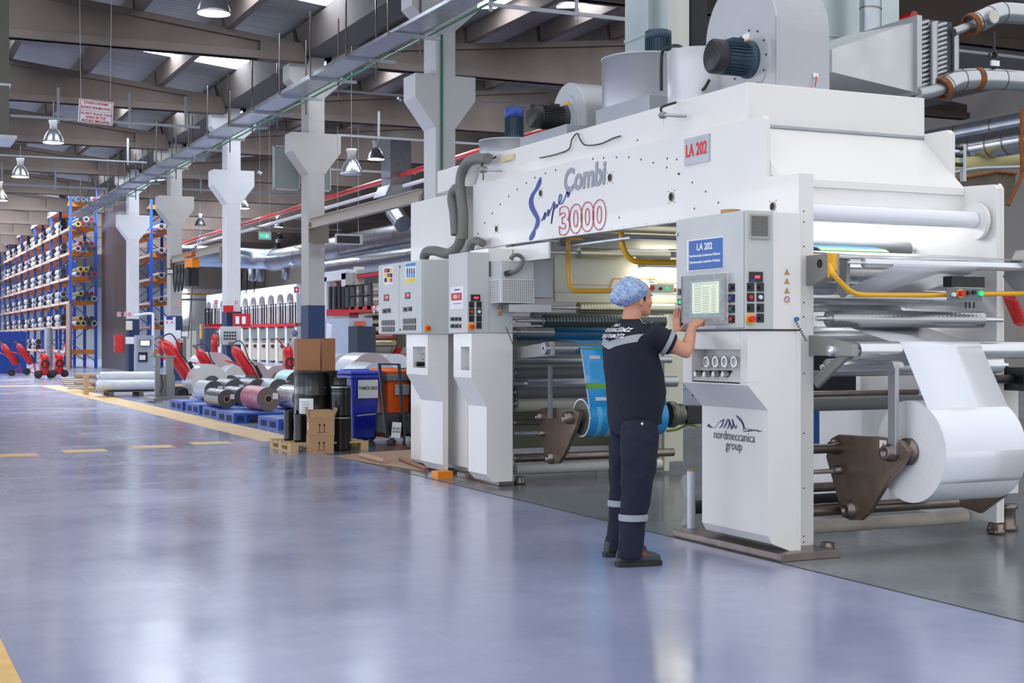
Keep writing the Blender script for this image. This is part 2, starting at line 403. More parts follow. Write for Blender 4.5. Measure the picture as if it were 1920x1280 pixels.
# ---- columns with corbels
def column(y, m, label):
    t = thing('concrete_column', label, 'column', (9.8, y + 0.3, 0), 'columns of the middle row')
    x0, x1, y0, y1 = 9.6, 10.0, y, y + 0.6
    c = MB().box(x0, x1, y0, y1, 0, 5.55)
    c.box(x0, x1, y0, y1, 5.5, 8.0); c.build('shaft', m, t, bevel=0.02)
    c = MB().prism([(x0, 5.25), (x1, 5.25), (x1 + 0.4, 5.78), (x1 + 0.4, 6.22), (x0 - 0.4, 6.22), (x0 - 0.4, 5.78)], 'Y', y0 - 0.003, y1 + 0.003)
    c.build('corbel', m, t, bevel=0.015)
    MB().prism([(x0, 7.05), (x1, 7.05), (x1 + 0.45, 7.45), (x1 + 0.45, 7.82), (x0 - 0.45, 7.82), (x0 - 0.45, 7.45)], 'Y', y0 + 0.02, y1 - 0.02).build('head_corbel', m, t)
    MB().box(x0 - 0.004, x1 + 0.004, y0 - 0.004, y1 + 0.004, 0, 2.18).build('painted_base', NAVY, t, label='navy painted foot of the column')
    return t
cl = [(16, COLP, 'column standing nearest the camera behind the laminator, mostly hidden'), (24, COLP, 'tall white concrete column with corbel arms and a green pipe, behind the far console'),
      (32, COLSH, 'beige shade-toned concrete column with navy foot behind the open cardboard box'), (40, COLP, 'white concrete column with grey button box, behind the red extinguishers'),
      (48, COLSH, 'grey shade-toned concrete column carrying a floodlight and jib beam'), (56, COLP, 'slim white column with navy foot beside the red hose cabinet'),
      (64, COLP, 'far column seen behind the dark partition'), (72, COLP, 'farther column behind the racks'), (80, COLP, 'distant column beside the racks')]
for y, m, l in cl:
    if y in (24, 32, 40, 48, 56): column(y, m, l)
# ---- yellow floor markings
YP = mat('worn_yellow_paint', (226, 182, 104), 0.4, var=0.25, vscale=5)
def mark(x0, x1, y0, y1, label, grp=None):
    tag(MB().box(x0, x1, y0, y1, 0.0, 0.003).build('floor_marking', YP), label, 'floor marking', grp)
mark(4.98, 5.58, 18.7, 44.5, 'broad yellow line running down the aisle beside the pallets')
mark(2.6, 5.0, 43.9, 44.5, 'yellow line across the far end of the aisle')
mark(0.2, 0.6, 3.0, 8.0, 'yellow line at the bottom left corner of the floor')
for k, x in enumerate((1.45, 2.3, 3.18, 4.02)):
    mark(x, x + 0.52, 17.5 + 0.33 * k, 17.95 + 0.33 * k, ['leftmost yellow dash of the row across the aisle', 'second yellow dash from the left across the aisle', 'third yellow dash from the left across the aisle', 'rightmost yellow dash, nearest the broad yellow line'][k], 'yellow dashes across the aisle')
SEAM = mat('dark_joint', (64, 62, 60), 0.8)
tag(MB().box(5.135, 5.15, 3, 18.7, 0.0, 0.0025).build('floor_joint', SEAM), 'dark joint line in the floor along the laminator', 'joint')
tag(MB().box(5.15, 9, 18.65, 18.68, 0.0, 0.0025).build('floor_joint', SEAM), 'dark joint line across the floor behind the bins', 'joint')
# ---- pendant lamps
BELL = mat('lamp_bell_aluminium', (190, 192, 196), 0.25, 0.9)
LON = mat('lit_lamp', (255, 250, 235), 0.5, emit=(255, 246, 225), estr=9)
LOFF = mat('unlit_lamp_glass', (200, 200, 205), 0.3)
def pendant(u, v, rpx, label, lit=True, drop=1.2, rod=True, dark=False):
    d = 0.27 / rpx * F; r_ = ray(u, v); k = d; p = Vector((r_[0] * k, r_[1] * k, HC + r_[2] * k))
    t = thing('pendant_lamp', label, 'lamp', tuple(p), 'hall pendant lamps')
    x, y, z = p; R = 0.27
    bell = [(R, 0), (R * 1.04, 0.01), (R * 0.98, 0.06), (R * 0.86, 0.16), (R * 0.66, 0.26), (R * 0.45, 0.34), (R * 0.34, 0.37)]
    MB().lathe(p, bell).build('reflector', mat('dark_bell', (70, 72, 76), 0.4, 0.6) if dark else BELL, t)
    MB().lathe(p, [(0.001, 0.03), (R * 0.94, 0.03), (R * 0.94, 0.005), (0.001, 0.004)]).build('lamp_glass', LON if lit else LOFF, t)
    MB().lathe(p, [(0.001, 0.37), (R * 0.36, 0.37), (R * 0.36, 0.5), (R * 0.45, 0.55), (R * 0.45, 0.6), (0.001, 0.6)]).build('housing', mat('lamp_housing', (205, 203, 200), 0.5), t)
    MB().tube([(x, y, z + 0.6), (x, y, z + 0.6 + drop)], 0.008, 6).build('hanging_rod', STEEL, t)
pendant(401, 26, 31, 'large lit pendant lamp hanging at the top edge of the view', drop=2.4)
pendant(100, 268, 19, 'lit aluminium pendant lamp below the warning sign, left of it', drop=0.5)
pendant(38, 332, 16, 'lit pendant lamp near the left edge, above the rack', drop=0.4)
pendant(-2, 376, 16, 'lit pendant lamp cut by the left edge of the view', drop=0.4)
pendant(659, 328, 22, 'large grey pendant lamp left of the tall white column, bulb off', False, drop=3)
pendant(705, 299, 16, 'small lit pendant lamp next to the tall white column', drop=0.5)
pendant(457, 391, 11.5, 'small pendant lamp right of the white column in the middle', drop=0.5)
pendant(375, 423, 10, 'dark pendant lamp between two columns, unlit', False, dark=True, drop=0.5)
pendant(376, 462, 9, 'dark pendant lamp above the long round duct', False, dark=True, drop=0.5)
pendant(521, 426, 10, 'dark pendant lamp above the green exit sign', True, dark=True, drop=0.5)
pendant(524, 449, 8, 'lower dark pendant lamp beside the green exit sign', False, dark=True, drop=0.5)
pendant(520, 466, 8, 'dark pendant lamp touching the duct bend in the view', False, dark=True, drop=0.5)
# ---- cable tray and green pipes along the column row
t = thing('cable_tray', 'long galvanised cable tray hanging on rods left of the column row', 'cable tray', (9.0, 45, 6.9))
m = MB(); m.box(8.72, 9.22, 26.5, 66, 6.9, 6.905); m.box(8.7, 8.72, 26.5, 66, 6.9, 6.99); m.box(9.22, 9.24, 26.5, 66, 6.9, 6.99)
m.build('tray', GALV, t)
m = MB(); m.bar((8.97, 26.5, 6.93), (9.15, 20, 6.98), 0.5, 0.06); m.build('tray_offset', GALV, t)
for k, y in enumerate([24 + 2.4 * i for i in range(17)]):
    MB().box(8.66, 9.7, y - 0.03, y + 0.03, 6.84, 6.9).build('bracket', GALV, t)
    MB().tube([(8.68, y, 6.84), (8.68, y, 8.3)], 0.018, 6).tube([(9.3, y, 6.5), (9.3, y, 8.2)], 0.018, 6).build('hanger_rod', DSTEEL, t)
GPIPE = mat('green_pipe', (30, 112, 84), 0.4)
for k, (x, z) in enumerate(((9.38, 6.98), (9.52, 6.95))):
    tag(MB().tube([(x, 18, z), (x, 66, z)], 0.025, 8).build('green_pipe', GPIPE), ['thin green pipe running beside the cable tray, nearer the tray', 'thin green pipe running beside the cable tray, nearer the columns'][k], 'pipe', 'green pipes')
c = PY(828, 20, 23.97)
tag(MB().tube([(c.x, 23.97, 6.95), (c.x, 23.97, PY(828, 318, 23.97).z)], 0.022, 8).build('green_pipe', GPIPE), 'thin green pipe running down the front of the tall white column', 'pipe')
# perforated channels the lamps hang from
PERF = mat('perforated_channel', (186, 190, 196), 0.4, 0.7)
def channel(u0, v0, u1, v1, Y, label, hang=(), th=0.05):
    a = PY(u0, v0, Y); b = PY(u1, v1, Y); z = (a.z + b.z) / 2
    t = thing('cable_channel', label, 'cable channel', ((a.x + b.x) / 2, Y, z), 'perforated cable channels')
    m = MB().box(a.x, b.x, Y - 0.02, Y + 0.02, z - th / 2, z + th / 2); m.build('channel', PERF, t)
    for u in hang:
        c = PY(u, v0, Y); MB().box(c.x - 0.03, c.x + 0.03, Y + 0.02, Y + 0.06, z - 0.1, z + 0.75).build('hanger', PERF, t)
channel(20, 217, 375, 238, 35.5, 'white perforated channel crossing behind the hanging warning sign', (110, 244, 349), 0.06)
channel(0, 345, 203, 354, 52, 'white perforated channel crossing in front of the blue rack top', (4, 104), 0.07)
channel(320, 357, 640, 364, 52, 'white perforated channel crossing behind the white column', (377, 461), 0.07)
channel(632, 255, 900, 268, 38, 'white perforated channel behind the tall white column', (711,), 0.06)
channel(915, 6, 1210, 42, 21, 'perforated channel at the top, right of the tall white column', (922, 1083), 0.06)
channel(610, 176, 1120, 200, 33.6, 'grey channel with small spotlights behind the tall white column', (), 0.05)
channel(0, 293, 275, 302, 46, 'dark thin channel under the aisle beams', (240,), 0.04)
channel(1790, 95, 1925, 108, 21, 'perforated channel at the right edge above the steam pipes', (), 0.05)
channel(440, 425, 640, 430, 60, 'thin channel crossing above the exit sign', (), 0.05)
channel(620, 318, 780, 325, 46, 'thin grey channel above the red pipe', (), 0.06)
for k, (u, v) in enumerate(((750, 183), (876, 192), (487, 322), (545, 495))):
    p = PY(u, v, 33.5 if k < 2 else 40)
    tag(MB().cyl((p.x - 0.05, p.y, p.z), (p.x + 0.05, p.y, p.z - 0.06), 0.05).build('spotlight', PERF), ['small spotlight under the channel left of the tall column', 'small spotlight under the channel right of the tall column', 'small white camera by the beige column', 'small lamp fitting by the beige column'][k], 'spotlight')
# red and white sprinkler pipes
tag(MB().tube([(16.4, 19, 6.9), (16.4, 88, 6.7)], 0.09, 12).build('sprinkler_pipe', RED), 'long red sprinkler pipe running under the machine bay roof', 'pipe')
tag(MB().tube([(16.4, 40, 6.45), (16.4, 88, 6.4)], 0.07, 12).build('white_pipe', mat('white_pipe', (225, 222, 222), 0.4)), 'white pipe running just below the long red pipe', 'pipe')
# steel joists between columns
def ijoist(y0, y1, z, label, h=0.24):
    m = MB(); x = 9.62
    m.box(x - 0.01, x + 0.01, y0, y1, z - h / 2, z + h / 2); m.box(x - 0.07, x + 0.07, y0, y1, z + h / 2 - 0.02, z + h / 2); m.box(x - 0.07, x + 0.07, y0, y1, z - h / 2, z - h / 2 + 0.02)
    t = thing('steel_joist', label, 'beam', (x, (y0 + y1) / 2, z)); m.build('web_and_flanges', mat('beige_steel', (170, 160, 148), 0.5, 0.2), t)
    for y in (y0, y1): MB().box(9.56, 10.04, y - 0.09, y - 0.03 if y == y1 else y + 0.05, z - 0.45, z + 0.02).build('bracket', mat('brown_bracket', (128, 116, 102), 0.6), t)
ijoist(24.7, 31.9, 4.08, 'beige steel joist between the beige column and the tall white column')
ijoist(40.7, 47.9, 4.05, 'beige crane joist carrying an orange hoist between two columns')
# hanging warning sign
t = thing('warning_sign', 'white hanging sign with red border and red lettering near the roof', 'sign', tuple(PY(179, 233, 22)))
a = PY(147, 211, 22); b = PY(212, 211, 22); zt = PY(147, 186, 22).z; zb = PY(147, 230, 22).z
R = Matrix.Rotation(math.radians(3), 3, 'Y'); cc = Vector(((a.x + b.x) / 2, 22, (zt + zb) / 2)); W_, H_ = b.x - a.x, zt - zb
MB().cbox(cc, (W_, 0.01, H_), R).build('board', PAPER, t)
m = MB()
for dx, dz, w_, h_ in ((0, .46, .94, .02), (0, -.46, .94, .02), (-.46, 0, .015, .94), (.46, 0, .015, .94), (0, 0.03, .92, .015)):
    m.cbox(cc + R @ Vector((dx * W_, -0.006, dz * H_)), (w_ * W_, 0.003, h_ * H_), R)
m.build('red_border', RTXT, t)
FR = R @ FACE['-Y']
for s, dz in (('DONEN AKSAMA', .36), ('ELINIZI SOKMAYINIZ', .16), ('DO NOT PLACE YOUR', -.1), ('HAND IN THE', -.25), ('ROTARY MACHINE', -.4)):
    text(s, cc + R @ Vector((0, -0.008, dz * H_)), 0.052, RTXT, t, FR, sx=0.9, bold=0.0012)
for u, ut in ((152, 145), (207, 211)):
    p = PY(u, 186, 22); MB().tube([tuple(p), (PY(ut, 10, 22).x, 22.0, 9.0)], 0.004, 5).build('wire', STEEL, t)
# hanging duct at the left edge
t = thing('air_duct', 'grey rectangular air duct hanging down at the left edge', 'duct', (PY(-20, 250, 26).x, 26, PY(0, 250, 26).z))
a = PY(-60, 250, 26); b = PY(17, 250, 26); m = MB().box(a.x, b.x, 26, 27, a.z, 8.6); m.build('duct_body', mat('olive_duct', (112, 112, 102), 0.5, 0.4), t)
MB().box(a.x - .02, b.x + 0.12, 25.9, 27.1, a.z - 0.06, a.z).build('duct_outlet', GALV, t)
MB().box(a.x - .02, b.x + 0.03, 25.98, 27.1, PY(0, 158, 26).z - 0.02, PY(0, 158, 26).z + 0.02).build('flange', GALV, t)
# ================================================================ THE LAMINATOR
M0 = thing('laminating_machine', 'long white laminating machine spanning two units, blue, grey and red lettering on its beam', 'machine', (6.4, 10.2, 0))
HOLE = mat('dark_hole', (52, 46, 42), 0.8)
RIMM = mat('hole_rim', (150, 140, 132), 0.35, 0.7)
def plateX(x0, x1, poly, name, m, parent, bevel=0.004): return MB().prism(poly, 'X', x0, x1).build(name, m, parent, bevel=bevel)
# aisle side plate with the beam
pl = plateX(5.56, 5.60, [(7.47, 0.02), (7.47, 2.42), (7.5, 2.45), (7.92, 2.47), (7.92, 2.86), (7.96, 2.89), (12.9, 2.91), (12.9, 2.27), (9.0, 2.25), (8.45, 2.2), (8.45, 0.02)], 'beam_plate', WHITE, M0)
# holes of the beam plate (countersunk dots along an arc and larger bores)
m = MB()
for u, v in ((1269, 299), (1251, 297), (1272, 326), (1112, 298), (1132, 296), (1156, 295), (1179, 295), (1202, 299), (1225, 305), (1250, 314), (1274, 326), (1298, 342), (1323, 359), (1347, 380),
             (1003, 333), (1023, 325), (1042, 319), (987, 343), (970, 355), (954, 368), (938, 383), (923, 400), (909, 418), (896, 438), (1302, 391), (1161, 408), (1195, 263)):
    m.dx(5.56, u, v, 2.2, 0.001, 10)
for u in range(905, 1260, 22):
    m.dx(5.56, u, 462 - (u - 905) * 0.139, 1.0, 0.001, 6)
m.build('bolt_holes', HOLE, M0)['kind'] = 'stuff'
for u, v, r_ in ((1144, 333, 8), (1014, 362, 6.5), (931, 429, 6), (1259, 369, 9), (1449, 387, 8.5)):
    b = MB().dx(5.56, u, v, r_, 0.002, 20).build('bore', HOLE, M0)
    c = PX(u, v, 5.558); k = dep(c) / F * r_; m = MB().ring((5.557, c.y, c.z), (1, 0, 0), k * 1.02, k * 0.8, 0.008, 20)
    for a in (45, 135, 225, 315): m.cyl((5.56, c.y + k * 1.75 * math.cos(math.radians(a)), c.z + k * 1.75 * math.sin(math.radians(a))), (5.555, c.y + k * 1.75 * math.cos(math.radians(a)), c.z + k * 1.75 * math.sin(math.radians(a))), k * 0.13, n=8)
    m.build('bore_rim', RIMM, b)
# lettering on the beam ------------------------------------------------
def ribbon(pts, parent, m, name, X=5.556, close=False, px=True):
    """flat painted stroke: pts = (u, v, width px)"""
    n = len(pts); L = []; R_ = []
    for i in range(n):
        a = pts[(i - 1) % n if close else max(i - 1, 0)]; b = pts[(i + 1) % n if close else min(i + 1, n - 1)]
        dx, dy = b[0] - a[0], b[1] - a[1]; l = math.hypot(dx, dy) or 1; nx, ny = -dy / l, dx / l; u, v, w_ = pts[i]; w_ /= 2
        L.append(PX(u + nx * w_, v + ny * w_, X)); R_.append(PX(u - nx * w_, v - ny * w_, X))
    m_ = MB(); fs = [(i, (i + 1) % n, n + (i + 1) % n, n + i) for i in range(n if close else n - 1)]
    m_.add(L + R_, fs); o = m_.build(name, m, parent); return o
def cr(pts, n=5):
    P = [Vector(p) for p in pts]; return [tuple(q) for q in smoothpath(P, n)]
z = 4.267  # crop scale helper (860,180)
def q(x, y, w_): return (860 + x / z, 180 + y / z, w_ / z)
ribbon(cr([q(655, 648, 6), q(645, 690, 30), q(620, 745, 24), q(590, 790, 26), q(578, 840, 34), q(585, 890, 38), q(610, 940, 36), q(632, 985, 30), q(625, 1035, 30), q(605, 1070, 18), q(595, 1100, 34), q(575, 1140, 30), q(562, 1148, 8)]), M0, BTXT, 'painted_letter_s')
ribbon(cr([q(662, 1000, 8), q(680, 960, 10), q(692, 930, 9), q(680, 990, 9), q(700, 950, 8), q(720, 905, 9), q(712, 960, 9), q(740, 900, 8), q(765, 850, 10), q(740, 1020, 7), q(752, 930, 8), q(775, 870, 9), q(790, 880, 9), q(765, 900, 8)]), M0, BTXT, 'painted_letters_up')
ribbon(cr([q(780, 880, 8), q(810, 850, 8), q(822, 800, 10), q(808, 790, 9), q(800, 850, 9), q(822, 862, 8), q(850, 810, 8), q(866, 765, 9), q(875, 790, 10), q(868, 735, 10), q(895, 735, 9), q(870, 800, 9), q(880, 800, 7), q(895, 750, 6)]), M0, BTXT, 'painted_letters_er')
cc = PX(1094, 336, 5.554)
text('Combi', (5.5555, cc.y - 0.0, cc.z + 0.01), 0.27, GTXT, M0, '-X', 'painted_word', bold=0.009, shear=0.12, sx=1.02)
cc = PX(1090, 411, 5.554)
text('3000', (5.554, cc.y, cc.z), 0.32, RTXT, M0, '-X', 'painted_number', outline=0.0035, bold=0.012, sx=1.38, space=0.95)
# LA 202 sign on the beam
t = thing('number_plate', 'small silver plate with red lettering on the beam of the laminator', 'sign', tuple(PX(1309, 305, 5.54)))
a = PX(1286, 282, 5.56); b = PX(1332, 282, 5.56); za = PX(1309, 256, 5.56).z; zb = PX(1309, 306, 5.56).z
MB().box(5.545, 5.56, b.y, a.y, zb, za).build('plate', mat('silver_plate', (186, 190, 196), 0.35, 0.6), t)
text('LA 202', (5.543, (a.y + b.y) / 2, (za + zb) / 2), 0.13, mat('bright_red_ink', (224, 44, 52), 0.5), t, '-X', bold=0.003, sx=0.72, space=1.05)
# the white trough on top (dryer box) and hood
plateX(5.62, 7.2, [(8.23, 2.86), (8.23, 3.165), (12.9, 3.175), (12.9, 2.86)], 'dryer_box', WHITE, M0, 0.008)
MB().prism([(5.575, 2.86), (5.62, 2.86), (5.62, 3.0)], 'Y', 8.2, 12.9).build('dryer_flashing', WHITE, M0)
MB().box(5.6, 7.19, 8.2, 8.235, 2.855, 2.875).build('hood_gutter', SHEET, M0)
plateX(5.6, 7.17, [(8.22, 2.86), (7.78, 2.45), (7.78, 2.40), (7.82, 2.40), (8.26, 2.84), (8.6, 2.86)], 'hood_panel', WHITE, M0, 0.003)
MB().box(5.6, 7.17, 7.8, 7.83, 2.28, 2.41).build('hood_apron', WHITE, M0)
plateX(7.17, 7.21, [(7.47, 0.1), (7.47, 2.42), (7.5, 2.45), (7.92, 2.47), (7.92, 2.86), (7.96, 2.89), (9.6, 2.90), (9.6, 0.1)], 'far_side_plate', WHITE, M0)
plateX(7.21, 7.24, [(7.5, 2.46), (7.5, 0.1), (7.47, 0.1), (7.47, 2.42)], 'side_flange', WHITE, M0)
# flange strip with screws on the aisle plate
m = MB().box(5.48, 5.6, 7.445, 7.47, 0.02, 2.44); m.build('front_flange', WHITE, M0, 0.003)
m = MB()
for v in (416, 462, 396, 567, 594, 700, 812, 915, 1005, 1016): m.dy(7.445, 1507, v, 1.6, 0.001, 8)
m.build('flange_screws', HOLE, M0)['kind'] = 'stuff'
MB().cyl((5.7, 8.25, 2.3), (7.1, 8.25, 2.3), 0.02).build('hidden_tube_light', mat('bright_tube', (255, 255, 255), 0.4, emit=(246, 250, 255), estr=14), M0)
MB().cyl((5.8, 9.0, 1.68), (7.0, 9.0, 1.68), 0.015).build('hidden_tube_light', MATS['bright_tube'], M0)  # both tubes added unseen to brighten the unit; upper one guessed from glare
# back wall panels inside the near unit and under the beam
MB().box(5.95, 7.17, 9.45, 9.5, 1.75, 2.86).build('inner_back_panel', WHITE, M0)
MB().box(5.62, 7.17, 8.55, 8.6, 2.05, 2.42).build('inner_light_panel', WHITE, M0)
# feet rails
for nm, x0, x1, y in (('foot_rail', 4.95, 5.62, 7.32), ('foot_rail', 5.25, 5.62, 12.2), ('foot_rail', 5.3, 5.62, 13.6)):
    m = MB().box(x0 + 0.22, x1, y - 0.12, y + 1.15 if y < 8 else y + 0.9, 0, 0.05); m.build(nm, DSTEEL, M0, 0.004)
for x, y in ((5.66, 7.38), (5.72, 12.15), (7.42, 7.75), (7.3, 7.6)):
    m = MB().lathe((x, y, 0), [(0.001, 0), (0.055, 0), (0.055, 0.03), (0.045, 0.04), (0.045, 0.07), (0.03, 0.075), (0.001, 0.08)]); m.build('levelling_foot', DSTEEL, M0)
GRV = grooved('grooved_roller', (188, 190, 192), 0.26, 9, 'X', 0.2)
GRVW = grooved('grooved_warm_roller', (196, 190, 168), 0.32, 9, 'X', 0.2)
GRVD = grooved('grooved_dark_roller', (84, 92, 92), 0.3, 9, 'X', 0.6, 0.7)
RUB = mat('grey_rubber_roller', (132, 134, 136), 0.5)
def roller(u, v, Y, rp, X0, X1, m, name='roller', shaft=True, capm=None):
    """cross roller whose near end projects to (u, v)"""
    c = PY(u, v, Y); r_ = rp * dep(c) / F; o = MB().cyl((X0, Y, c.z), (X1, Y, c.z), r_, n=28).build(name, m, M0)
    if shaft:
        MB().cyl((5.6, Y, c.z), (X0, Y, c.z), r_ * 0.3, n=12).build('shaft', CHROME, o); MB().cyl((X1, Y, c.z), (7.17, Y, c.z), r_ * 0.3, n=12).build('shaft', CHROME, o)
        MB().ring((X0 - 0.002, Y, c.z), (1, 0, 0), r_ * 0.55, r_ * 0.3, 0.006).build('bearing_ring', CHROME, o)
    return c.z, r_
# ---- near unit rollers
roller(1516, 398, 7.62, 17, 5.6, 7.1, FILM, 'upper_film_roller', False)
m = MB().ring((7.12, 7.62, 2.2), (1, 0, 0), 0.13, 0.02, 0.03); m.build('roller_flange', WHITE, M0)
roller(1600, 492, 7.1, 8.5, 5.72, 7.1, CHROME, 'pull_roller')
roller(1560, 462, 8.3, 14, 5.62, 7.1, RUB)
roller(1540, 530, 7.9, 17, 5.7, 7.1, CHROME)
roller(1535, 510, 8.5, 22, 5.65, 7.1, GRV)
roller(1540, 556, 7.7, 15, 5.75, 7.1, CHROME)
roller(1540, 541, 8.7, 15, 5.62, 7.1, GRV)
roller(1530, 571, 8.4, 14, 5.62, 6.9, GRV)
roller(1548, 597, 7.42, 16.5, 5.7, 6.98, GRV, 'grooved_roller')
roller(1530, 628, 8.3, 17, 5.62, 6.9, CHROME)
zR6, rR6 = roller(1597, 657, 7.06, 17, 5.63, 7.1, CHROME, 'lay_on_roller')
roller(1535, 688, 7.37, 15, 5.65, 7.1, CHROME)
roller(1530, 700, 7.6, 6, 5.6, 7.1, STEEL)
roller(1520, 758, 8.0, 13, 5.6, 7.1, RUB, 'grey_cross_tube')
roller(1520, 739, 8.2, 6, 5.6, 7.1, DSTEEL, 'tie_rod')
roller(1520, 842, 7.5, 9, 5.6, 7.1, DSTEEL, 'arm_shaft', False)
roller(1514, 885, 7.52, 4.5, 5.6, 7.1, CHROME, 'tie_rod', False)
roller(1514, 957, 7.52, 12, 5.6, 7.1, DSTEEL, 'arm_shaft', False)
roller(1520, 988, 7.75, 13, 5.6, 7.15, mat('stained_white_tube', (206, 196, 184), 0.45, var=0.25, vscale=5), 'bottom_cross_tube', False)
roller(1520, 914, 8.6, 9, 5.6, 7.1, DSTEEL, 'tie_rod')
roller(1520, 938, 8.9, 12, 5.6, 7.1, DARK, 'lower_dark_tube', False)
# dark grid of rails and the printed film deeper in the near unit
FB = M0
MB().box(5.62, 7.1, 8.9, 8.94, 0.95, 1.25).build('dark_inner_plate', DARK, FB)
m = MB(); m.box(6.1, 6.9, 9.1, 9.12, 0.55, 1.1); m.mset(1).box(6.1, 6.6, 9.095, 9.12, 1.1, 1.16).box(6.1, 6.6, 9.095, 9.12, 0.68, 0.72)
m.build('printed_film_web', [mat('blue_film', (20, 96, 176), 0.25, coat=0.4), LGREEN], FB)
m = MB(); m.prism([(8.9, 1.5), (8.5, 1.9), (8.5, 1.91), (8.91, 1.5)], 'X', 5.64, 6.0); m.prism([(8.3, 1.75), (7.9, 1.1), (7.91, 1.1), (8.31, 1.75)], 'X', 5.68, 5.86)
m.build('printed_film_web', [LBLUE], FB)
a = PY(1533, 457, 8.1); b = PY(1661, 452, 8.1)
m = MB(); m.prism([(8.1, a.z - 0.03), (8.35, a.z + 0.02), (8.35, a.z + 0.025), (8.1, a.z - 0.025)], 'X', a.x, b.x); m.mset(1).prism([(8.06, a.z - 0.05), (8.1, a.z - 0.03), (8.1, a.z - 0.025), (8.06, a.z - 0.045)], 'X', a.x, b.x)
m.build('printed_film_web', [LBLUE, LGREEN], FB)
# white web: upper reach, middle reach and unwinding reach
def web(path, x0, x1, name='white_film_web', mm=None, th=0.002, parent=None, xs=None):
    m = MB(); n = len(path); vs = []
    for i, (y, z_) in enumerate(path):
        a_, b_ = (x0, x1) if xs is None else xs[i]
        vs += [(a_, y, z_), (b_, y, z_)]
    fs = [(2 * i, 2 * i + 1, 2 * i + 3, 2 * i + 2) for i in range(n - 1)]; m.add(vs, fs, True)
    o = m.build(name, mm or FILM, parent or M0); s_ = o.modifiers.new('s', 'SOLIDIFY'); s_.thickness = th; return o
ROLLC = (6.94, 0.675); RR = 0.318
a0 = math.radians(172)
pth = [(7.6, 1.47), (7.3, 1.40), (7.12, zR6 + rR6 + 0.002)] + [(7.06 + (rR6 + 0.002) * math.cos(math.radians(t_)), zR6 + (rR6 + 0.002) * math.sin(math.radians(t_))) for t_ in range(85, 180, 12)]
pth += [(ROLLC[0] + (RR + 0.002) * math.cos(math.radians(t_)), ROLLC[1] + (RR + 0.002) * math.sin(math.radians(t_))) for t_ in range(178, 215, 6)]
web(pth, 5.955, 6.6)
web([(8.5, 2.0), (7.9, 1.93), (7.16, 1.89), (7.06, 1.84), (7.14, 1.8), (7.85, 1.64), (7.8, 1.58), (7.55, 1.5), (7.6, 1.47)], 5.93, 6.62)
# flat film deck above the pull roller
MB().prism([(7.15, 1.9), (7.15, 1.905), (7.9, 1.98), (7.9, 1.975)], 'X', 5.7, 7.1).build('web_table', SHEET, M0)
# brackets of the near unit
def pxplate(X, t_, pts, name, mm): MB().prism([(PX(u, v, X).y, PX(u, v, X).z) for u, v in reversed(pts)], 'X', X, X + t_).build(name, mm, M0, 0.004)
pxplate(5.54, 0.08, ((1505, 480), (1555, 474), (1555, 516), (1525, 534), (1505, 536)), 'guard_bracket', BRK)
cc = PX(1537, 494, 5.54); MB().cyl((5.538, cc.y, cc.z), (5.545, cc.y, cc.z), 0.028).build('bracket_bore', HOLE, M0)
pxplate(5.5, 0.03, ((1551, 474), (1563, 474), (1563, 507), (1551, 522)), 'guard_clamp', YEL)
pxplate(5.74, 0.03, ((1570, 483), (1588, 487), (1586, 550), (1576, 558), (1567, 545)), 'roller_arm', BRK)
m = MB().prism([(6.98, 1.97), (7.2, 1.97), (7.32, 1.8), (7.22, 1.7), (7.0, 1.72)], 'X', 7.08, 7.11); m.build('roller_arm', BRK, M0)
m = MB().prism([(7.0, 1.33), (7.1, 1.33), (7.47, 1.12), (7.42, 1.06)], 'X', 5.6, 5.63); m.build('roller_arm', BRK, M0, 0.003)
m = MB().prism([(7.0, 1.27), (7.5, 1.27), (7.5, 1.4), (7.38, 1.4), (7.0, 1.34)], 'X', 5.56, 5.6); m.build('roller_bracket', BRK, M0, 0.003)
m = MB(); p = PX(1535, 657, 5.55); m.lathe((5.52, 7.2, p.z), [(0.001, 0), (0.03, 0.005), (0.036, 0.02), (0.036, 0.16), (0.045, 0.16), (0.045, 0.2), (0.001, 0.2)], (1, 0, 0)); m.build('air_cylinder', CHROME, M0)
# long vertical link down to the unwind arm
lp = [PX(1632, 692, 5.86), PX(1632, 856, 5.80)]
MB().box(5.83, 5.86, 6.93, 7.0, 0.66, 1.22).build('link_bar', STEEL, M0, 0.002)
MB().cyl((5.82, 6.97, 1.2), (5.9, 6.97, 1.2), 0.04).build('link_pivot', STEEL, M0)
# unwind arm plate
def armplate(X, pts, parent, name='unwind_arm', t_=0.04, mm=None, sc=1):
    poly = [(PX(u, v, X).y, PX(u, v, X).z) for u, v in pts]; poly.reverse()
    return MB().prism(poly, 'X', X, X + t_).build(name, mm or BRONZE, parent, bevel=0.006)
ua = armplate(5.86, [(1548, 856), (1557, 822), (1572, 814), (1640, 818), (1688, 826), (1704, 846), (1690, 872), (1666, 898), (1645, 932), (1629, 960), (1612, 975), (1592, 975), (1578, 962), (1570, 933)], M0)
def hub(X, u, v, rp, parent, depth=0.05):
    c = PX(u, v, X); k = rp * dep(c) / F
    MB().lathe((X, c.y, c.z), [(k, 0.01), (k, -depth * 0.5), (k * 0.8, -depth * 0.6), (k * 0.8, -depth), (k * 0.45, -depth), (k * 0.45, -depth * 0.7), (0.001, -depth * 0.7)], (1, 0, 0)).build('hub', DSTEEL, parent)
hub(5.86, 1674, 848, 17, ua, 0.07); hub(5.86, 1568, 838, 14, ua); hub(5.86, 1575, 881, 9, ua); hub(5.86, 1595, 955, 17, ua)
m = MB().rx(5.86, 1656, 833, 13, 16, 0.002); o = m.build('warning_sticker', PAPER, ua)
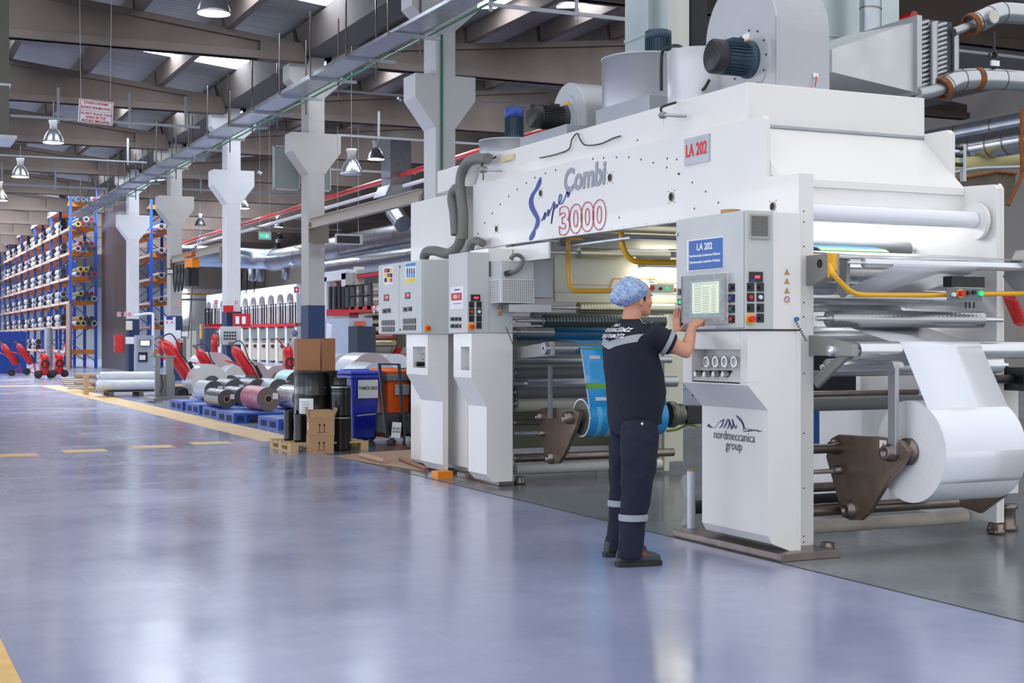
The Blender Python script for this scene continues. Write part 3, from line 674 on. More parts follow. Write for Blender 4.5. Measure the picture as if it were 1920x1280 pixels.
def warn_tri(X, u, v, s, parent, face='X'):
    c = PX(u, v, X) if face == 'X' else PY(u, v, X); k = s * dep(c) / F / 2
    if face == 'X': vs = [(X, c.y + k, c.z - k * .8), (X, c.y - k, c.z - k * .8), (X, c.y, c.z + k)]
    else: vs = [(c.x - k, X, c.z - k * .8), (c.x + k, X, c.z - k * .8), (c.x, X, c.z + k)]
    nrm = Vector((-0.0006, 0, 0)) if face == 'X' else Vector((0, -0.0006, 0)); ce = sum((Vector(q_) for q_ in vs), Vector()) / 3
    m = MB(); m.add([Vector(q_) for q_ in vs], [(0, 1, 2)]); m.mset(1).add([ce + (Vector(q_) - ce) * 0.8 + nrm for q_ in vs], [(0, 1, 2)])
    c2 = ce + nrm * 2; m.mset(0)
    d_ = Vector((0, 1, 0)) if face == 'X' else Vector((1, 0, 0))
    m.add([c2 - d_ * k * .1 + Vector((0, 0, k * .35)), c2 + d_ * k * .1 + Vector((0, 0, k * .35)), c2 + d_ * k * .07 - Vector((0, 0, k * .15)), c2 - d_ * k * .07 - Vector((0, 0, k * .15))], [(0, 1, 2, 3)])
    m.build('warning_triangle', [INK, mat('warning_orange', (240, 160, 30), 0.5)], parent)
warn_tri(5.857, 1656, 833, 10, ua)
armplate(6.68, [(1780, 838), (1880, 826), (1890, 850), (1880, 930), (1836, 962), (1800, 950)], M0, t_=0.04)
# big white roll on the unwind arm
def filmroll(x0, x1, y, z_, R, label, m, endm, corem=CARD, rc=0.045, grp=None, band=None):
    t = thing('film_roll', label, 'film roll', ((x0 + x1) / 2, y, z_ - R), grp)
    mb = MB().cyl((x0, y, z_), (x1, y, z_), R, n=64, caps=False); mb.build('wound_film', m, t)
    n = 64; MB().ring((x1, y, z_), (1, 0, 0), R, rc * 1.6, 0.004, n).build('roll_end', endm, t)
    e = MB().ring((x0, y, z_), (1, 0, 0), R, rc * 1.6, 0.004, n)
    for k in (0.35, 0.5, 0.62, 0.8): e.ring((x0 - 0.0022, y, z_), (1, 0, 0), R * k, R * k - 0.0015, 0.002, n)
    e.build('roll_end', endm, t)
    MB().cyl((x0 - 0.01, y, z_), (x1 + 0.01, y, z_), rc * 1.6, n=24).build('core', corem, t)
    return t
rt = filmroll(5.955, 6.6, ROLLC[0], ROLLC[1], RR, 'large white film roll hanging on the unwind arm at the right', FILM, FILMEND, DSTEEL)
MB().lathe((5.955, ROLLC[0], ROLLC[1]), [(0.001, -0.06), (0.05, -0.06), (0.05, -0.03), (0.085, -0.03), (0.085, 0)], (1, 0, 0)).build('chuck', DSTEEL, rt)
# yellow guard bar with control box in front of the near unit
t = thing('guard_bar', 'yellow guard bar carrying a grey button box, across the near unit', 'guard bar', (6.4, 7.1, 1.5))
pp = [PX(1557, 496, 5.5)] + [PY(u, v, 7.1) for u, v in ((1562, 512), (1580, 533), (1596, 546), (1614, 552), (1650, 553), (1760, 553), (1845, 551), (1990, 549))]
MB().tube(smoothpath(pp, 4), 0.016, 12).build('bar', YEL, t)
cb = PY(1806, 552, 7.08)
bx = MB().box(cb.x - 0.11, cb.x + 0.12, 7.03, 7.1, cb.z - 0.05, cb.z + 0.045).build('button_box', SHEET, t, 0.004)
MB().ry(7.03, 1808, 552, 66, 24, 0.003).build('box_face', mat('box_face', (110, 114, 118), 0.4), bx)
MB().dy(7.03, 1799, 550, 8.5, 0.012).build('yellow_collar', YEL, bx); MB().dy(7.018, 1800, 550, 5.5, 0.035).build('stop_button', REDP, bx)
MB().dy(7.03, 1786, 552, 4, 0.02).build('blank_plug', PAPER, bx)
MB().dy(7.03, 1813, 549, 4, 0.02).dy(7.03, 1824, 548, 4, 0.02).build('selector_knob', BLACK, bx); MB().dy(7.03, 1837, 550, 4.5, 0.02).build('lit_button', GRN, bx)
m = MB(); 
for u in (1811, 1818, 1826): p = PY(u, 566, 7.06); m.tube([p, p - Vector((0, 0, 0.04))], 0.006, 8)
m.build('cable_gland', BLACK, bx)
tag(MB().box(cb.x - 0.06, cb.x + 0.22, 7.12, 7.2, cb.z + 0.05, cb.z + 0.12).build('cable_bundle', BLACK), 'black cable bundle lying behind the button box of the guard bar', 'cable')
# red coiled air hose at the right
pts = []; 
for i in range(220):
    a = i / 220; p = PY(1893 + 22 * a, 556 + 52 * a, 7.45); th = i * 0.42
    pts.append(p + Vector((0.05 * math.cos(th), 0.05 * math.sin(th), 0.0 + 0.05 * math.sin(th) * 0.4)))
tag(MB().tube(pts, 0.005, 6).build('air_hose', REDP), 'red coiled air hose hanging at the right side of the machine', 'hose')
# body right of the near unit: side cabinets, motors, feet
t = thing('side_cabinet', 'white side cabinet standing beyond the near unit at the right edge', 'cabinet', (7.6, 8.0, 0))
a = PY(1873, 402, 8.1); MB().box(7.26, 7.75, 8.0, 8.8, 0.35, a.z).build('cabinet_body', WHITE, t, 0.005)
MB().box(7.26, 7.5, 7.6, 8.0, 0.28, 1.02).build('lower_body', WHITE, t, 0.005)
MB().lathe((7.5, 7.72, 0), [(0.001, 0), (0.08, 0), (0.08, 0.03), (0.065, 0.05), (0.065, 0.15), (0.08, 0.16), (0.08, 0.19), (0.001, 0.19)]).build('support_foot', DSTEEL, t)
tag(MB().box(7.25, 7.5, 7.3, 7.5, 1.02, 1.18).cyl((7.24, 7.4, 1.1), (7.05, 7.4, 1.1), 0.03).build('servo_motor', BLACK), 'black motor fixed to the right side of the near unit', 'motor')
# ---------------------------------------------------------------- consoles
def button(parent, X, u, v, m, r=3.6, name='push_button', face='X', base=True, s=11):
    mb = MB()
    if base: mb.mset(1); (mb.rx if face == 'X' else mb.ry)(X, u, v, s, s * 1.25, 0.006)
    mb.mset(0); (mb.dx if face == 'X' else mb.dy)(X - 0.006, u, v, r, 0.012, 12)
    return mb.build(name, [m, BLACK], parent)
def estop(parent, X, u, v, r, face='X'):
    f = 'dx' if face == 'X' else 'dy'; o = getattr(MB(), f)(X, u, v, r, 0.012, 20).build('emergency_collar', YEL, parent)
    getattr(MB(), f)(X - 0.012, u + r * 0.1, v, r * 0.55, 0.035, 16).build('emergency_button', REDP, o)
C1 = thing('control_console', 'grey control console with touch screen, which the worker operates', 'control console', (5.2, 7.7, 0))
CY = 7.28; XA = PY(1394, 617, CY).x; YF = PX(1267, 520, XA).y; XS = PY(1450, 500, CY).x; XE = PY(1503, 500, CY).x; ZB1 = PY(1394, 617, CY).z; ZT1 = PY(1394, 393, CY).z
cabo = MB().box(XA + 0.015, XS, CY, YF, ZB1, ZT1).build('cabinet', GREY, C1, 0.006)
MB().box(XS, XE, CY + 0.005, YF, ZB1, ZT1 - 0.003).box(XE, 5.56, 7.5, YF, ZB1, ZT1 - 0.01).build('cabinet_side', WHITE, C1, 0.004)
MB().box(XA, XA + 0.015, CY + 0.01, YF - 0.005, ZB1 + 0.008, ZT1 - 0.008).build('cabinet_door', GREY, C1, 0.004)
CX = XA
m = MB().dx(CX, 1271, 439, 3.2, 0.012); m.build('door_lock', STEEL, C1)
# blue sign
sg = MB().rx(CX, 1323.5, 476.5, 68, 60, 0.006).build('blue_sign', PAPER, C1); MB().rx(CX - 0.006, 1323.5, 476.5, 64, 56, 0.001).build('sign_face', mat('sign_blue', (28, 92, 172), 0.4), sg)
p = PX(1323, 463, CX); text('LA 202', (CX - 0.009, p.y, p.z + 0.002), 0.06, WTXT, sg, bold=0.0015, sx=1.05)
p = PX(1323, 478, CX); text('Nordmeccanica Laminasyon Makinesi', (CX - 0.009, p.y, p.z), 0.0235, WTXT, sg, bold=0.0006, sx=1.02)
p = PX(1323, 490, CX); text('(Nordmeccanica Lamination Machine)', (CX - 0.009, p.y, p.z), 0.0235, WTXT, sg, bold=0.0006, sx=1.0)
# touch screen under plastic wrap
sc = MB().rx(CX, 1324, 560, 80, 90, 0.03).build('touch_screen', mat('screen_bezel', (96, 98, 102), 0.35, 0.3), C1, 0.004)
MB().rx(CX - 0.03, 1323, 560, 58, 70, 0.002).build('teal_border', mat('teal_panel', (96, 160, 166), 0.35), sc)
dsp = MB().rx(CX - 0.032, 1323, 558, 50, 58, 0.001).build('display', mat('display_face', (196, 206, 184), 0.3, emit=(200, 212, 188), estr=0.35), sc)
m = MB()
for k in range(12):
    v = 537 + k * 4.2
    m.rx(CX - 0.0335, 1308, v, 12, 1, 0.0005).rx(CX - 0.0335, 1323, v + 2, 12, 0.9, 0.0005).rx(CX - 0.0335, 1338, v, 8, 1, 0.0005)
m.rx(CX - 0.0335, 1323, 532, 44, 1, 0.0005); m.build('display_lines', mat('display_ink', (110, 130, 110), 0.5), sc)
wrap = bpy.data.materials.new('plastic_wrap'); wrap.use_nodes = True; nt = wrap.node_tree; bs = nt.nodes['Principled BSDF']
bs.inputs['Base Color'].default_value = (1, 1, 1, 1); bs.inputs['Roughness'].default_value = 0.08; bs.inputs['Alpha'].default_value = 0.24
nz = nt.nodes.new('ShaderNodeTexNoise'); nz.inputs['Scale'].default_value = 22; nz.inputs['Distortion'].default_value = 1.8; bp = nt.nodes.new('ShaderNodeBump'); bp.inputs['Strength'].default_value = 1; bp.inputs['Distance'].default_value = 0.03
tc = nt.nodes.new('ShaderNodeTexCoord'); nt.links.new(tc.outputs['Object'], nz.inputs[0]); nt.links.new(nz.outputs[0], bp.inputs['Height']); nt.links.new(bp.outputs[0], bs.inputs['Normal'])
MB().rx(CX - 0.033, 1324, 560, 84, 94, 0.006).build('plastic_wrap', wrap, sc)
MB().rx(CX, 1325, 613, 34, 6, 0.002).build('paper_label', PAPER, C1)
for v, mm in ((547, BLACK), (566, GRN), (585, BLACK), (602, BLACK)): button(C1, CX, 1277, v, mm, 3.2, s=10)
for v, mm in ((539, BLACK), (559, mat('blue_button', (30, 80, 190), 0.35)), (579, mat('teal_button', (20, 120, 110), 0.35)), (598, REDP)): button(C1, CX, 1372, v, mm, 3.4, s=12)
# narrow face toward the camera
vg = MB().ry(CY, 1424, 425, 36, 46, 0.015).build('vent_grille', mat('vent_grey', (168, 166, 160), 0.5), C1)
m = MB()
for k in range(13): m.ry(CY - 0.015, 1424, 406 + k * 2.9, 31, 1.3, 0.004)
m.build('vent_slats', mat('vent_dark', (84, 82, 80), 0.6), vg)
ds = MB().ry(CY, 1416.5, 519, 24, 19, 0.012).build('digital_meter', BLACK, C1); MB().ry(CY - 0.012, 1420, 519, 9, 5, 0.002).build('red_digits', mat('red_led', (255, 40, 60), 0.4, emit=(255, 30, 60), estr=2.5), ds)
MB().ry(CY - 0.012, 1412, 525, 10, 3.5, 0.002).build('blue_strip', BLU, ds)
for u, v, mm, r in ((1407, 538, BLACK, 3), (1425, 538, BLACK, 3), (1407, 557, REDP, 4), (1425, 557, PAPER, 4), (1407, 577, BLACK, 3.6), (1425, 577, BLACK, 3.6), (1425, 596, BLACK, 2.6)):
    button(C1, CY, u, v, mm, r, face='Y', s=13)
estop(C1, CY, 1406.5, 598, 10.5, 'Y')
st = MB().ry(CY + 0.005, 1475.5, 535, 13, 71, 0.001).build('sticker_strip', mat('sticker_white', (226, 226, 230), 0.5), C1)
for v in (510, 527, 545): warn_tri(CY + 0.003, 1475.5, v, 12, st, 'Y')
c = PY(1475.5, 561, CY + 0.003); k = 6 * dep(c) / F
m = MB().ring((c.x, CY + 0.002, c.z), (0, 1, 0), k, k * 0.78, 0.001, 24); m.bar((c.x - k * .6, CY + 0.002, c.z + k * .6), (c.x + k * .6, CY + 0.002, c.z - k * .6), 0.003, 0.001); m.build('prohibition_sign', RTXT, st)
m = MB().dy(CY + 0.005, 1492, 598, 4, 0.02); m.build('blue_socket', mat('blue_plug', (30, 110, 170), 0.4), C1)
pts = []
p0 = PY(1492, 602, CY - 0.02); p1 = PY(1512, 640, CY - 0.02)
for i in range(120):
    a = i / 119; p = p0.lerp(p1, a); th = a * 16 * math.pi; pts.append(p + Vector((0.008 * math.cos(th), 0.008 * math.sin(th), 0)))
MB().tube(pts, 0.0022, 5).build('coiled_cord', BLACK, C1)
# console foot
LX, LB = PY(1405, 700, CY).x, PY(1443, 850, CY).x; YL = YF - 0.02; z1_, z2_, z3_ = PY(1405, 723, CY).z, PY(1443, 770, CY).z, ZB1 - 0.01; zr_ = PX(1342, 724, LX).z
m = MB().prism([(XE, z3_), (LX + 0.098, z3_), (LX + 0.098, z1_ + 0.02), (LX, z1_ + 0.02), (LX, z1_), (LB, z2_), (LB, 0.15), (LB + 0.03, 0.1), (LB + 0.16, 0.05), (XE, 0.05)], 'Y', CY + 0.015, YL)
m.box(XE - 0.02, 5.56, 7.5, YL, 0.05, z3_)
m.build('console_leg', WHITE, C1)
yl, yr = PX(1297, 690, LX).y, PX(1388, 690, LX).y; zt, zb = PX(1342, 655, LX).z, PX(1342, 718, LX).z
m = MB().box(LX, LX + 0.1, CY + 0.015, yr, z1_ + 0.02, z3_).box(LX, LX + 0.1, yl, YL, z1_ + 0.02, z3_).box(LX, LX + 0.1, yr, yl, zt, z3_).box(LX, LX + 0.1, yr, yl, z1_ + 0.02, zb)
m.prism([(LX + 0.002, zb), (LX + 0.098, zb), (LX + 0.098, zb + 0.12)], 'Y', yr, yl)
m.build('gauge_recess', WHITE, C1, 0.003)
for k, u in enumerate((1326, 1343, 1360, 1378)):
    c = PX(u, 678, LX + 0.06); g = MB().ring((LX + 0.06, c.y, c.z), (1, 0, 0), 0.034, 0.027, 0.02, 24).build('pressure_gauge', CHROME, C1)
    MB().cyl((LX + 0.066, c.y, c.z), (LX + 0.06, c.y, c.z), 0.027).build('gauge_face', mat('gauge_face', (225, 225, 220), 0.4), g)
    MB().box(LX + 0.064, LX + 0.1, c.y - 0.025, c.y + 0.025, c.z - 0.03, c.z + 0.03).build('gauge_body', WHITE, g)
    c = PX(u - 7, 701, LX + 0.05); MB().rx(LX + 0.08, u - 6, 700, 10, 12, 0.05).build('valve_body', BLACK, C1); MB().cyl((LX + 0.03, c.y + 0.01, c.z), (LX - 0.01, c.y + 0.01, c.z), 0.014, 0.017).build('regulator_knob', STEEL, C1)
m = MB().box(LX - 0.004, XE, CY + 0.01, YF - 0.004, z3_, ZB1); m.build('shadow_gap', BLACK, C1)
MB().box(XE - 0.03, XE, CY + 0.008, CY + 0.02, 0.05, z3_).build('seam_strip', WHITE, C1)
# maker's mark
p = PX(1376, 818, LB - 0.002); text('nordmeccanica', (LB - 0.003, p.y + 0.0, p.z + 0.0), 0.084, mat('logo_grey', (70, 74, 84), 0.5), C1, '-X', sx=0.93, bold=-0.0004)
p = PX(1376, 837, LB - 0.002); text('group', (LB - 0.003, p.y, p.z + 0.004), 0.084, mat('logo_grey', (70, 74, 84), 0.5), C1, '-X', sx=0.95, bold=-0.0004)
LG = mat('logo_blue', (34, 40, 90), 0.5); LGB = LB - 0.0025
def lq(x, y, w_): return (1080 + x / 3.764, 760 + y / 3.764, w_ / 3.764)
for st_ in ([lq(930, 135, 22), lq(945, 148, 16), lq(965, 155, 4), lq(985, 150, 3), lq(1005, 120, 3), lq(1030, 108, 8), lq(1045, 95, 3)], [lq(1010, 160, 3), lq(1030, 140, 9), lq(1040, 110, 5), lq(1048, 95, 3)], [lq(1040, 160, 4), lq(1060, 125, 10), lq(1068, 92, 4)], [lq(1066, 165, 4), lq(1082, 130, 11), lq(1076, 95, 5), lq(1095, 150, 9), lq(1090, 170, 3)],
             [lq(1100, 165, 4), lq(1110, 135, 10), lq(1100, 95, 4), lq(1125, 160, 8), lq(1135, 135, 3)], [lq(1128, 68, 5), lq(1150, 95, 9), lq(1175, 125, 10), lq(1185, 160, 9), lq(1175, 172, 3)], [lq(1132, 70, 3), lq(1165, 95, 4), lq(1180, 140, 4)], [lq(1180, 182, 6), lq(1215, 178, 8), lq(1260, 172, 5), lq(1290, 182, 7), lq(1315, 180, 3)], [lq(1215, 184, 3), lq(1260, 178, 3), lq(1290, 172, 3)], [lq(1178, 120, 4), lq(1190, 160, 5), lq(1240, 168, 4)]):
    ribbon(cr(st_, 4), C1, LG, 'logo_stroke', LGB)
# roll of brown tape on top of the console
t = tag(MB().ring((5.2, 7.8, ZT1 + 0.027), (0, 0, 1), 0.065, 0.045, 0.05, 28).build('tape_roll', mat('brown_tape', (178, 128, 80), 0.4)), 'roll of brown tape lying on top of the touch screen console', 'tape roll')
# ---------------------------------------------------------------- KKN-2 console of the second unit
C2 = thing('control_console', 'narrow grey control console with red and white paper sign, mid machine', 'control console', (5.35, 12.3, 0))
kY = 12.0; xa = 5.1
yk = PX(876, 550, xa).y; yf = PX(841, 550, xa).y; zt = PX(876, 472, xa).z; zb = PX(876, 624, xa).z
xk = PY(917, 550, yk).x; xw = PY(962, 550, yk).x
MB().box(xa, xk, yk, yf, zb, zt).build('cabinet', GREY, C2, 0.005)
MB().box(xk, xw, yk + 0.005, yf, zb, PY(940, 519, yk).z).build('cabinet_side', GREY, C2, 0.005)
MB().box(xk, xw, yk + 0.02, yf, PY(940, 490, yk).z, PY(940, 474, yk).z + 0.04).build('cabinet_top', WHITE, C2)
k2 = MB().rx(xa, 857, 558, 24, 42, 0.003).build('paper_sign', PAPER, C2); MB().rx(xa - 0.003, 856, 556, 20, 14, 0.001).build('red_field', RTXT, k2)
p = PX(856, 556, xa - 0.005); text('KKN - 2', (xa - 0.0055, p.y, p.z), 0.048, WTXT, k2, sx=0.9, bold=0.001)
p = PX(857, 543, xa - 0.005); MB().rx(xa - 0.003, 857, 543, 10, 2.4, 0.001).rx(xa - 0.003, 857, 569, 16, 1.2, 0.001).build('small_print', mat('print_blue', (50, 60, 110), 0.5), k2)
for v in (598, 611):
    for u in (848, 855, 862): button(C2, xa, u, v, REDP if (v == 611 and u == 862) else BLACK, 1.8, s=6)
ds = MB().ry(yk, 891, 558, 17, 12, 0.012).build('digital_meter', BLACK, C2); MB().ry(yk - 0.012, 893, 558, 8, 3.5, 0.002).build('red_digits', mat('red_led', (255, 40, 60), 0.4), ds)
for u, v, mm, r in ((884, 571, BLACK, 2), (898, 571, BLACK, 2), (884, 584, REDP, 3), (898, 584, PAPER, 3), (884, 597, BLACK, 2.5), (898, 597, BLACK, 2.5), (898, 610, BLACK, 2)): button(C2, yk, u, v, mm, r, face='Y', s=9.5)
estop(C2, yk, 883.5, 612, 7.5, 'Y')
for v in (575, 587): warn_tri(yk + 0.003, 937, v, 10, C2, 'Y')
m = MB()
pts = []; p0 = PY(949, 613, yk - 0.02); p1 = PY(962, 646, yk - 0.04)
for i in range(70):
    a = i / 69; p = p0.lerp(p1, a); th = a * 14 * math.pi; pts.append(p + Vector((0.007 * math.cos(th), 0.007 * math.sin(th), 0)))
MB().tube(pts, 0.003, 5).build('coiled_cord', BLACK, C2)
def leg2(C, ytop, X1, xb, zt_, near_y, far_y, gu, gv, n, uc):
    xa = PY(uc, 680, near_y).x
    m = MB().prism([(X1, zt_), (xa + 0.108, zt_), (xa + 0.108, 1.09), (xa, 1.09), (xa, 1.02), (xb, 0.75), (xb, 0.12), (xb + 0.06, 0.05), (X1, 0.05)], 'Y', near_y, far_y)
    m.build('console_leg', WHITE, C)
    a_ = PX(gu - gv[2], gv[0], xa).y; b_ = PX(gu + gv[2], gv[0], xa).y; t1 = PX(gu, gv[0], xa).z; t2 = PX(gu, gv[1], xa).z
    m = MB().box(xa, xa + 0.11, near_y, b_, 1.09, zt_).box(xa, xa + 0.11, a_, far_y, 1.09, zt_).box(xa, xa + 0.11, b_, a_, t1, zt_).box(xa, xa + 0.11, b_, a_, 1.09, t2)
    m.build('gauge_recess', WHITE, C, 0.003)
    for k in range(n):
        u = gu - 3 + 8 * k; c = PX(u, (gv[0] + gv[1]) / 2 - 2, xa + 0.07)
        MB().ring((xa + 0.08, c.y, c.z), (1, 0, 0), 0.036, 0.029, 0.02, 20).build('pressure_gauge', CHROME, C)
    for k in range(max(n, 1)):
        u = gu - 4 + 7 * k; c = PX(u, gv[1] - 8, xa + 0.07); MB().cyl((xa + 0.1, c.y, c.z), (xa + 0.02, c.y, c.z), 0.022).build('regulator_knob', BLACK, C)
leg2(C2, yk, xw, PX(885, 870, xa).x + 0.2, zb - 0.005, yk + 0.01, yf - 0.01, 872, (650, 694, 8), 0, 884)
C3 = thing('control_console', 'wide grey control cabinet with two doors at the far end of the laminator', 'control console', (5.35, 13.7, 0))
yk3 = PX(793, 550, xa).y; yf3 = PX(711, 550, xa).y; zt3 = PX(793, 486, xa).z; zb3 = PX(793, 626, xa).z; x3 = PY(833, 550, yk3).x
MB().box(xa, x3 + 0.1, yk3, yf3, zb3, zt3).build('cabinet', GREY, C3, 0.005)
ym = PX(750, 550, xa).y
for y0, y1 in ((yk3 + 0.01, ym - 0.006), (ym + 0.006, yf3 - 0.01)): MB().box(xa - 0.012, xa, y0, y1, zb3 + 0.01, zt3 - 0.01).build('cabinet_door', GREY, C3, 0.004)
X3 = xa - 0.012
for u0, v0 in ((728, 516), (770, 511)):
    pp = MB().rx(X3, u0, v0, 18 if u0 < 740 else 20, 34 if u0 < 740 else 38, 0.002).build('safety_poster', PAPER, C3)
    m = MB()
    if u0 < 740:
        for i in range(3):
            for j in range(3): m.mset((i + j * 2) % 3).rx(X3 - 0.002, u0 - 5 + 5.2 * i, v0 - 9 + 9 * j, 4.6, 7.6, 0.001)
        m.build('poster_fields', [RTXT, INK, mat('poster_yellow', (235, 205, 60), 0.5)], pp)
    else:
        m.rx(X3 - 0.002, u0, v0 - 15, 19, 6, 0.001)
        for i in range(4): m.rx(X3 - 0.002, u0 - 6.5 + 4.3 * i, v0 + 4, 3, 11, 0.001)
        m.mset(1).rx(X3 - 0.002, u0, v0 + 14.5, 18.5, 8, 0.001); m.mset(2)
        for i in range(4): m.rx(X3 - 0.0025, u0 - 6.5 + 4.3 * i, v0 - 4, 2, 9, 0.001)
        m.build('poster_fields', [mat('poster_blue', (60, 140, 200), 0.5), mat('poster_yellow', (235, 205, 60), 0.5), INK], pp)
for u, v in ((725, 558), (765, 554)):
    o = MB().rx(X3, u, v, 8, 12, 0.01).build('digital_meter', BLACK, C3); MB().rx(X3 - 0.01, u + 0.5, v - 1, 4, 4.5, 0.002).build('red_digits', mat('red_led', (255, 40, 60), 0.4), o)
for u0, v0 in ((721, 583), (729, 582), (760, 580), (769, 579)): button(C3, X3, u0, v0, BLACK, 1.6, s=7, name='selector_knob')
for u0, v0 in ((728, 605), (768, 602)):
    o = MB().rx(X3, u0, v0, 24, 10, 0.004).rx(X3, u0, v0 + 12, 24, 10, 0.004).build('button_panel', BLACK, C3); m = MB()
    for r_ in range(2):
        for k in range(5): m.mset(1 if (r_ and k == 0 and u0 > 740) else 0).dx(X3 - 0.004, u0 - 9.5 + 4.8 * k, v0 + 12 * r_, 1.5, 0.006, 8)
    m.build('button_rows', [mat('button_grey', (150, 152, 150), 0.4), REDP], o)
m = MB().dx(X3, 750.5, 500, 1.8, 0.01).dx(X3, 751, 618, 1.8, 0.01); m.build('door_lock', BLACK, C3)
estop(C3, yk3, 801.5, 615, 6.5, 'Y')
leg2(C3, yk3, x3 + 0.05, PX(800, 870, xa).x + 0.22, zb3 - 0.005, yk3 + 0.02, PX(752, 660, xa).y, 786, (650, 690, 12), 2, 802)
tag(MB().box(5.2, 5.36, yk3 - 0.15, yk3 + 0.02, 0, 0.07).build('orange_wedge', ORG), 'orange block on the floor beneath the far console', 'block')
# ---- second unit frame
yS = 12.2
for nm, x0, x1 in (('unit_side_plate', 5.6, 5.66), ('unit_side_plate', 7.5, 7.56)):
    ys_ = yS if x0 < 6 else 12.46
    plateX(x0, x1, [(ys_, 0.03), (ys_, 2.27), (13.9, 2.27), (13.9, 0.03)], nm, WHITE if x0 < 6 else CREAM, M0)
MB().box(5.66, 6.0, 13.6, 14.9, 0.03, PX(790, 378, 5.7).z).build('tall_cover', WHITE, M0, 0.006)
MB().box(5.5, 6.0, 12.95, 13.7, PX(830, 363, 5.56).z, PX(830, 322, 5.56).z).build('junction_cover', WHITE, M0, 0.006)
m = MB().box(5.5, 5.66, 12.9, 13.5, 0.1, 2.2); m.build('cable_duct', WHITE, M0, 0.004)
m = MB().rx(5.6, 990, 474, 85, 30, 0.02); m.build('cover_panel', WHITE, M0)
y2 = 12.42
p0, p1 = PY(1040, 546, y2), PY(1320, 560, y2); zt = PY(1100, 478, y2).z
MB().box(p0.x, 7.66, y2, y2 + 0.03, PY(1100, 547, y2).z, zt).build('cream_panel', CREAM, M0)
MB().box(p0.x, 7.66, y2 - 0.01, y2 + 0.03, PY(1100, 566, y2).z, PY(1100, 551, y2).z).build('cream_panel', CREAM, M0)
MB().box(p0.x, 7.66, y2 - 0.002, y2 + 0.03, PY(1100, 551, y2).z, PY(1100, 547, y2).z).build('groove', SHEET, M0)
# maker's strip, partly hidden by the worker's hair net
p = PY(1238, 526, y2 - 0.01)
m = MB(); m.bar(PY(1142, 545, y2 - 0.008), PY(1150, 522, y2 - 0.008), 0.006).bar(PY(1150, 522, y2 - 0.008), PY(1230, 522, y2 - 0.008), 0.006).bar(PY(1230, 522, y2 - 0.008), PY(1233, 530, y2 - 0.008), 0.006).bar(PY(1233, 530, y2 - 0.008), PY(1270, 530, y2 - 0.008), 0.006)
m.bar(PY(1072, 533, y2 - 0.008), PY(1142, 534, y2 - 0.008), 0.003); m.build('orange_line', mat('orange_ink', (226, 130, 60), 0.5), M0)
text('ELLI', (PY(1222, 528, y2).x, y2 - 0.006, p.z), 0.062, INK, M0, '-Y', sx=0.62, bold=0.001)
# lamp under the beam
t = thing('tubular_lamp', 'lit sealed tube lamp mounted beneath the yellow bar of the middle unit', 'lamp', tuple(PY(1240, 510, 12.2)))
a = PY(1208, 500, 12.2); b = PY(1300, 500, 12.2)
MB().box(a.x, b.x, 12.2, 12.35, a.z - 0.01, a.z + 0.05).build('lamp_housing', SHEET, t, 0.02)
MB().box(a.x + 0.01, b.x, 12.2, 12.34, a.z - 0.07, a.z - 0.01).build('lamp_cover', GLOW, t, 0.02)
def mid(u, v, Y, rp, uend, mm, name='roller', lx=None):
    c = PY(u, v, Y); r_ = rp * dep(c) / F; x1 = min(PY(uend, v, Y).x, 7.48)
    o = MB().cyl((c.x, Y, c.z), (x1, Y, c.z), r_, n=24).build(name, mm, M0)
    MB().cyl((5.66, Y, c.z), (c.x, Y, c.z), r_ * 0.3, n=10).build('shaft', CHROME, o); MB().ring((c.x - 0.002, Y, c.z), (1, 0, 0), r_ * 0.5, r_ * 0.3, 0.006).build('bearing_ring', CHROME, o)
mid(1085, 474, 12.35, 10.5, 1300, GRVW); mid(1084, 577, 12.25, 10.5, 1300, GRVW); mid(1020, 601, 12.1, 12, 1245, GRVD)
mid(998, 597, 12.35, 12, 1200, RUB); mid(972, 622, 12.3, 10, 1036, STEEL); mid(972, 625, 12.5, 13, 1262, mat('blue_wrapped_roller', (26, 110, 160), 0.3), 'film_covered_roller')
mid(968, 699, 12.5, 10, 1260, RUB); mid(985, 719, 12.2, 11, 1300, STEEL); mid(966, 676, 12.3, 7, 1260, STEEL); mid(966, 735, 12.6, 12, 1260, RUB)
mid(966, 792, 12.2, 6.5, 1262, DSTEEL, 'arm_shaft'); mid(966, 812, 12.2, 4, 1020, CHROME, 'tie_rod'); mid(966, 859, 12.2, 8, 1262, DSTEEL, 'arm_shaft'); mid(966, 880, 12.5, 10, 1262, WHITE, 'bottom_cross_tube')
mid(966, 756, 12.7, 16, 1262, CREAM, 'cream_cross_tube'); mid(1110, 427, 12.0, 9, 1300, GRVW); mid(1050, 452, 12.7, 9, 1300, RUB)
MB().box(5.66, 7.5, 13.2, 13.23, 0.25, 0.95).build('mesh_guard', mat('fine_wire_mesh', (150, 150, 132), 0.6, 0.3, bump=0.6, bscale=180), M0)
MB().box(5.66, 7.5, 13.0, 13.03, 0.95, 1.5).build('blue_inner_cover', mat('pale_inner_cover', (150, 154, 148), 0.45), M0)
ua2 = armplate(5.85, [(1008, 768), (1020, 764), (1075, 766), (1086, 775), (1078, 802), (1058, 850), (1046, 868), (1030, 870), (1020, 850), (1012, 800)], M0, name='unwind_arm')
hub(5.85, 1071, 783, 12, ua2, 0.08); hub(5.85, 1014, 781, 9, ua2); hub(5.85, 1020, 812, 6, ua2); hub(5.85, 1034, 858, 11, ua2)
MB().box(5.8, 5.82, 12.0 - 0.35, 12.0 - 0.29, PX(1048, 786, 5.8).z, PX(1048, 686, 5.8).z).build('link_bar', STEEL, M0)
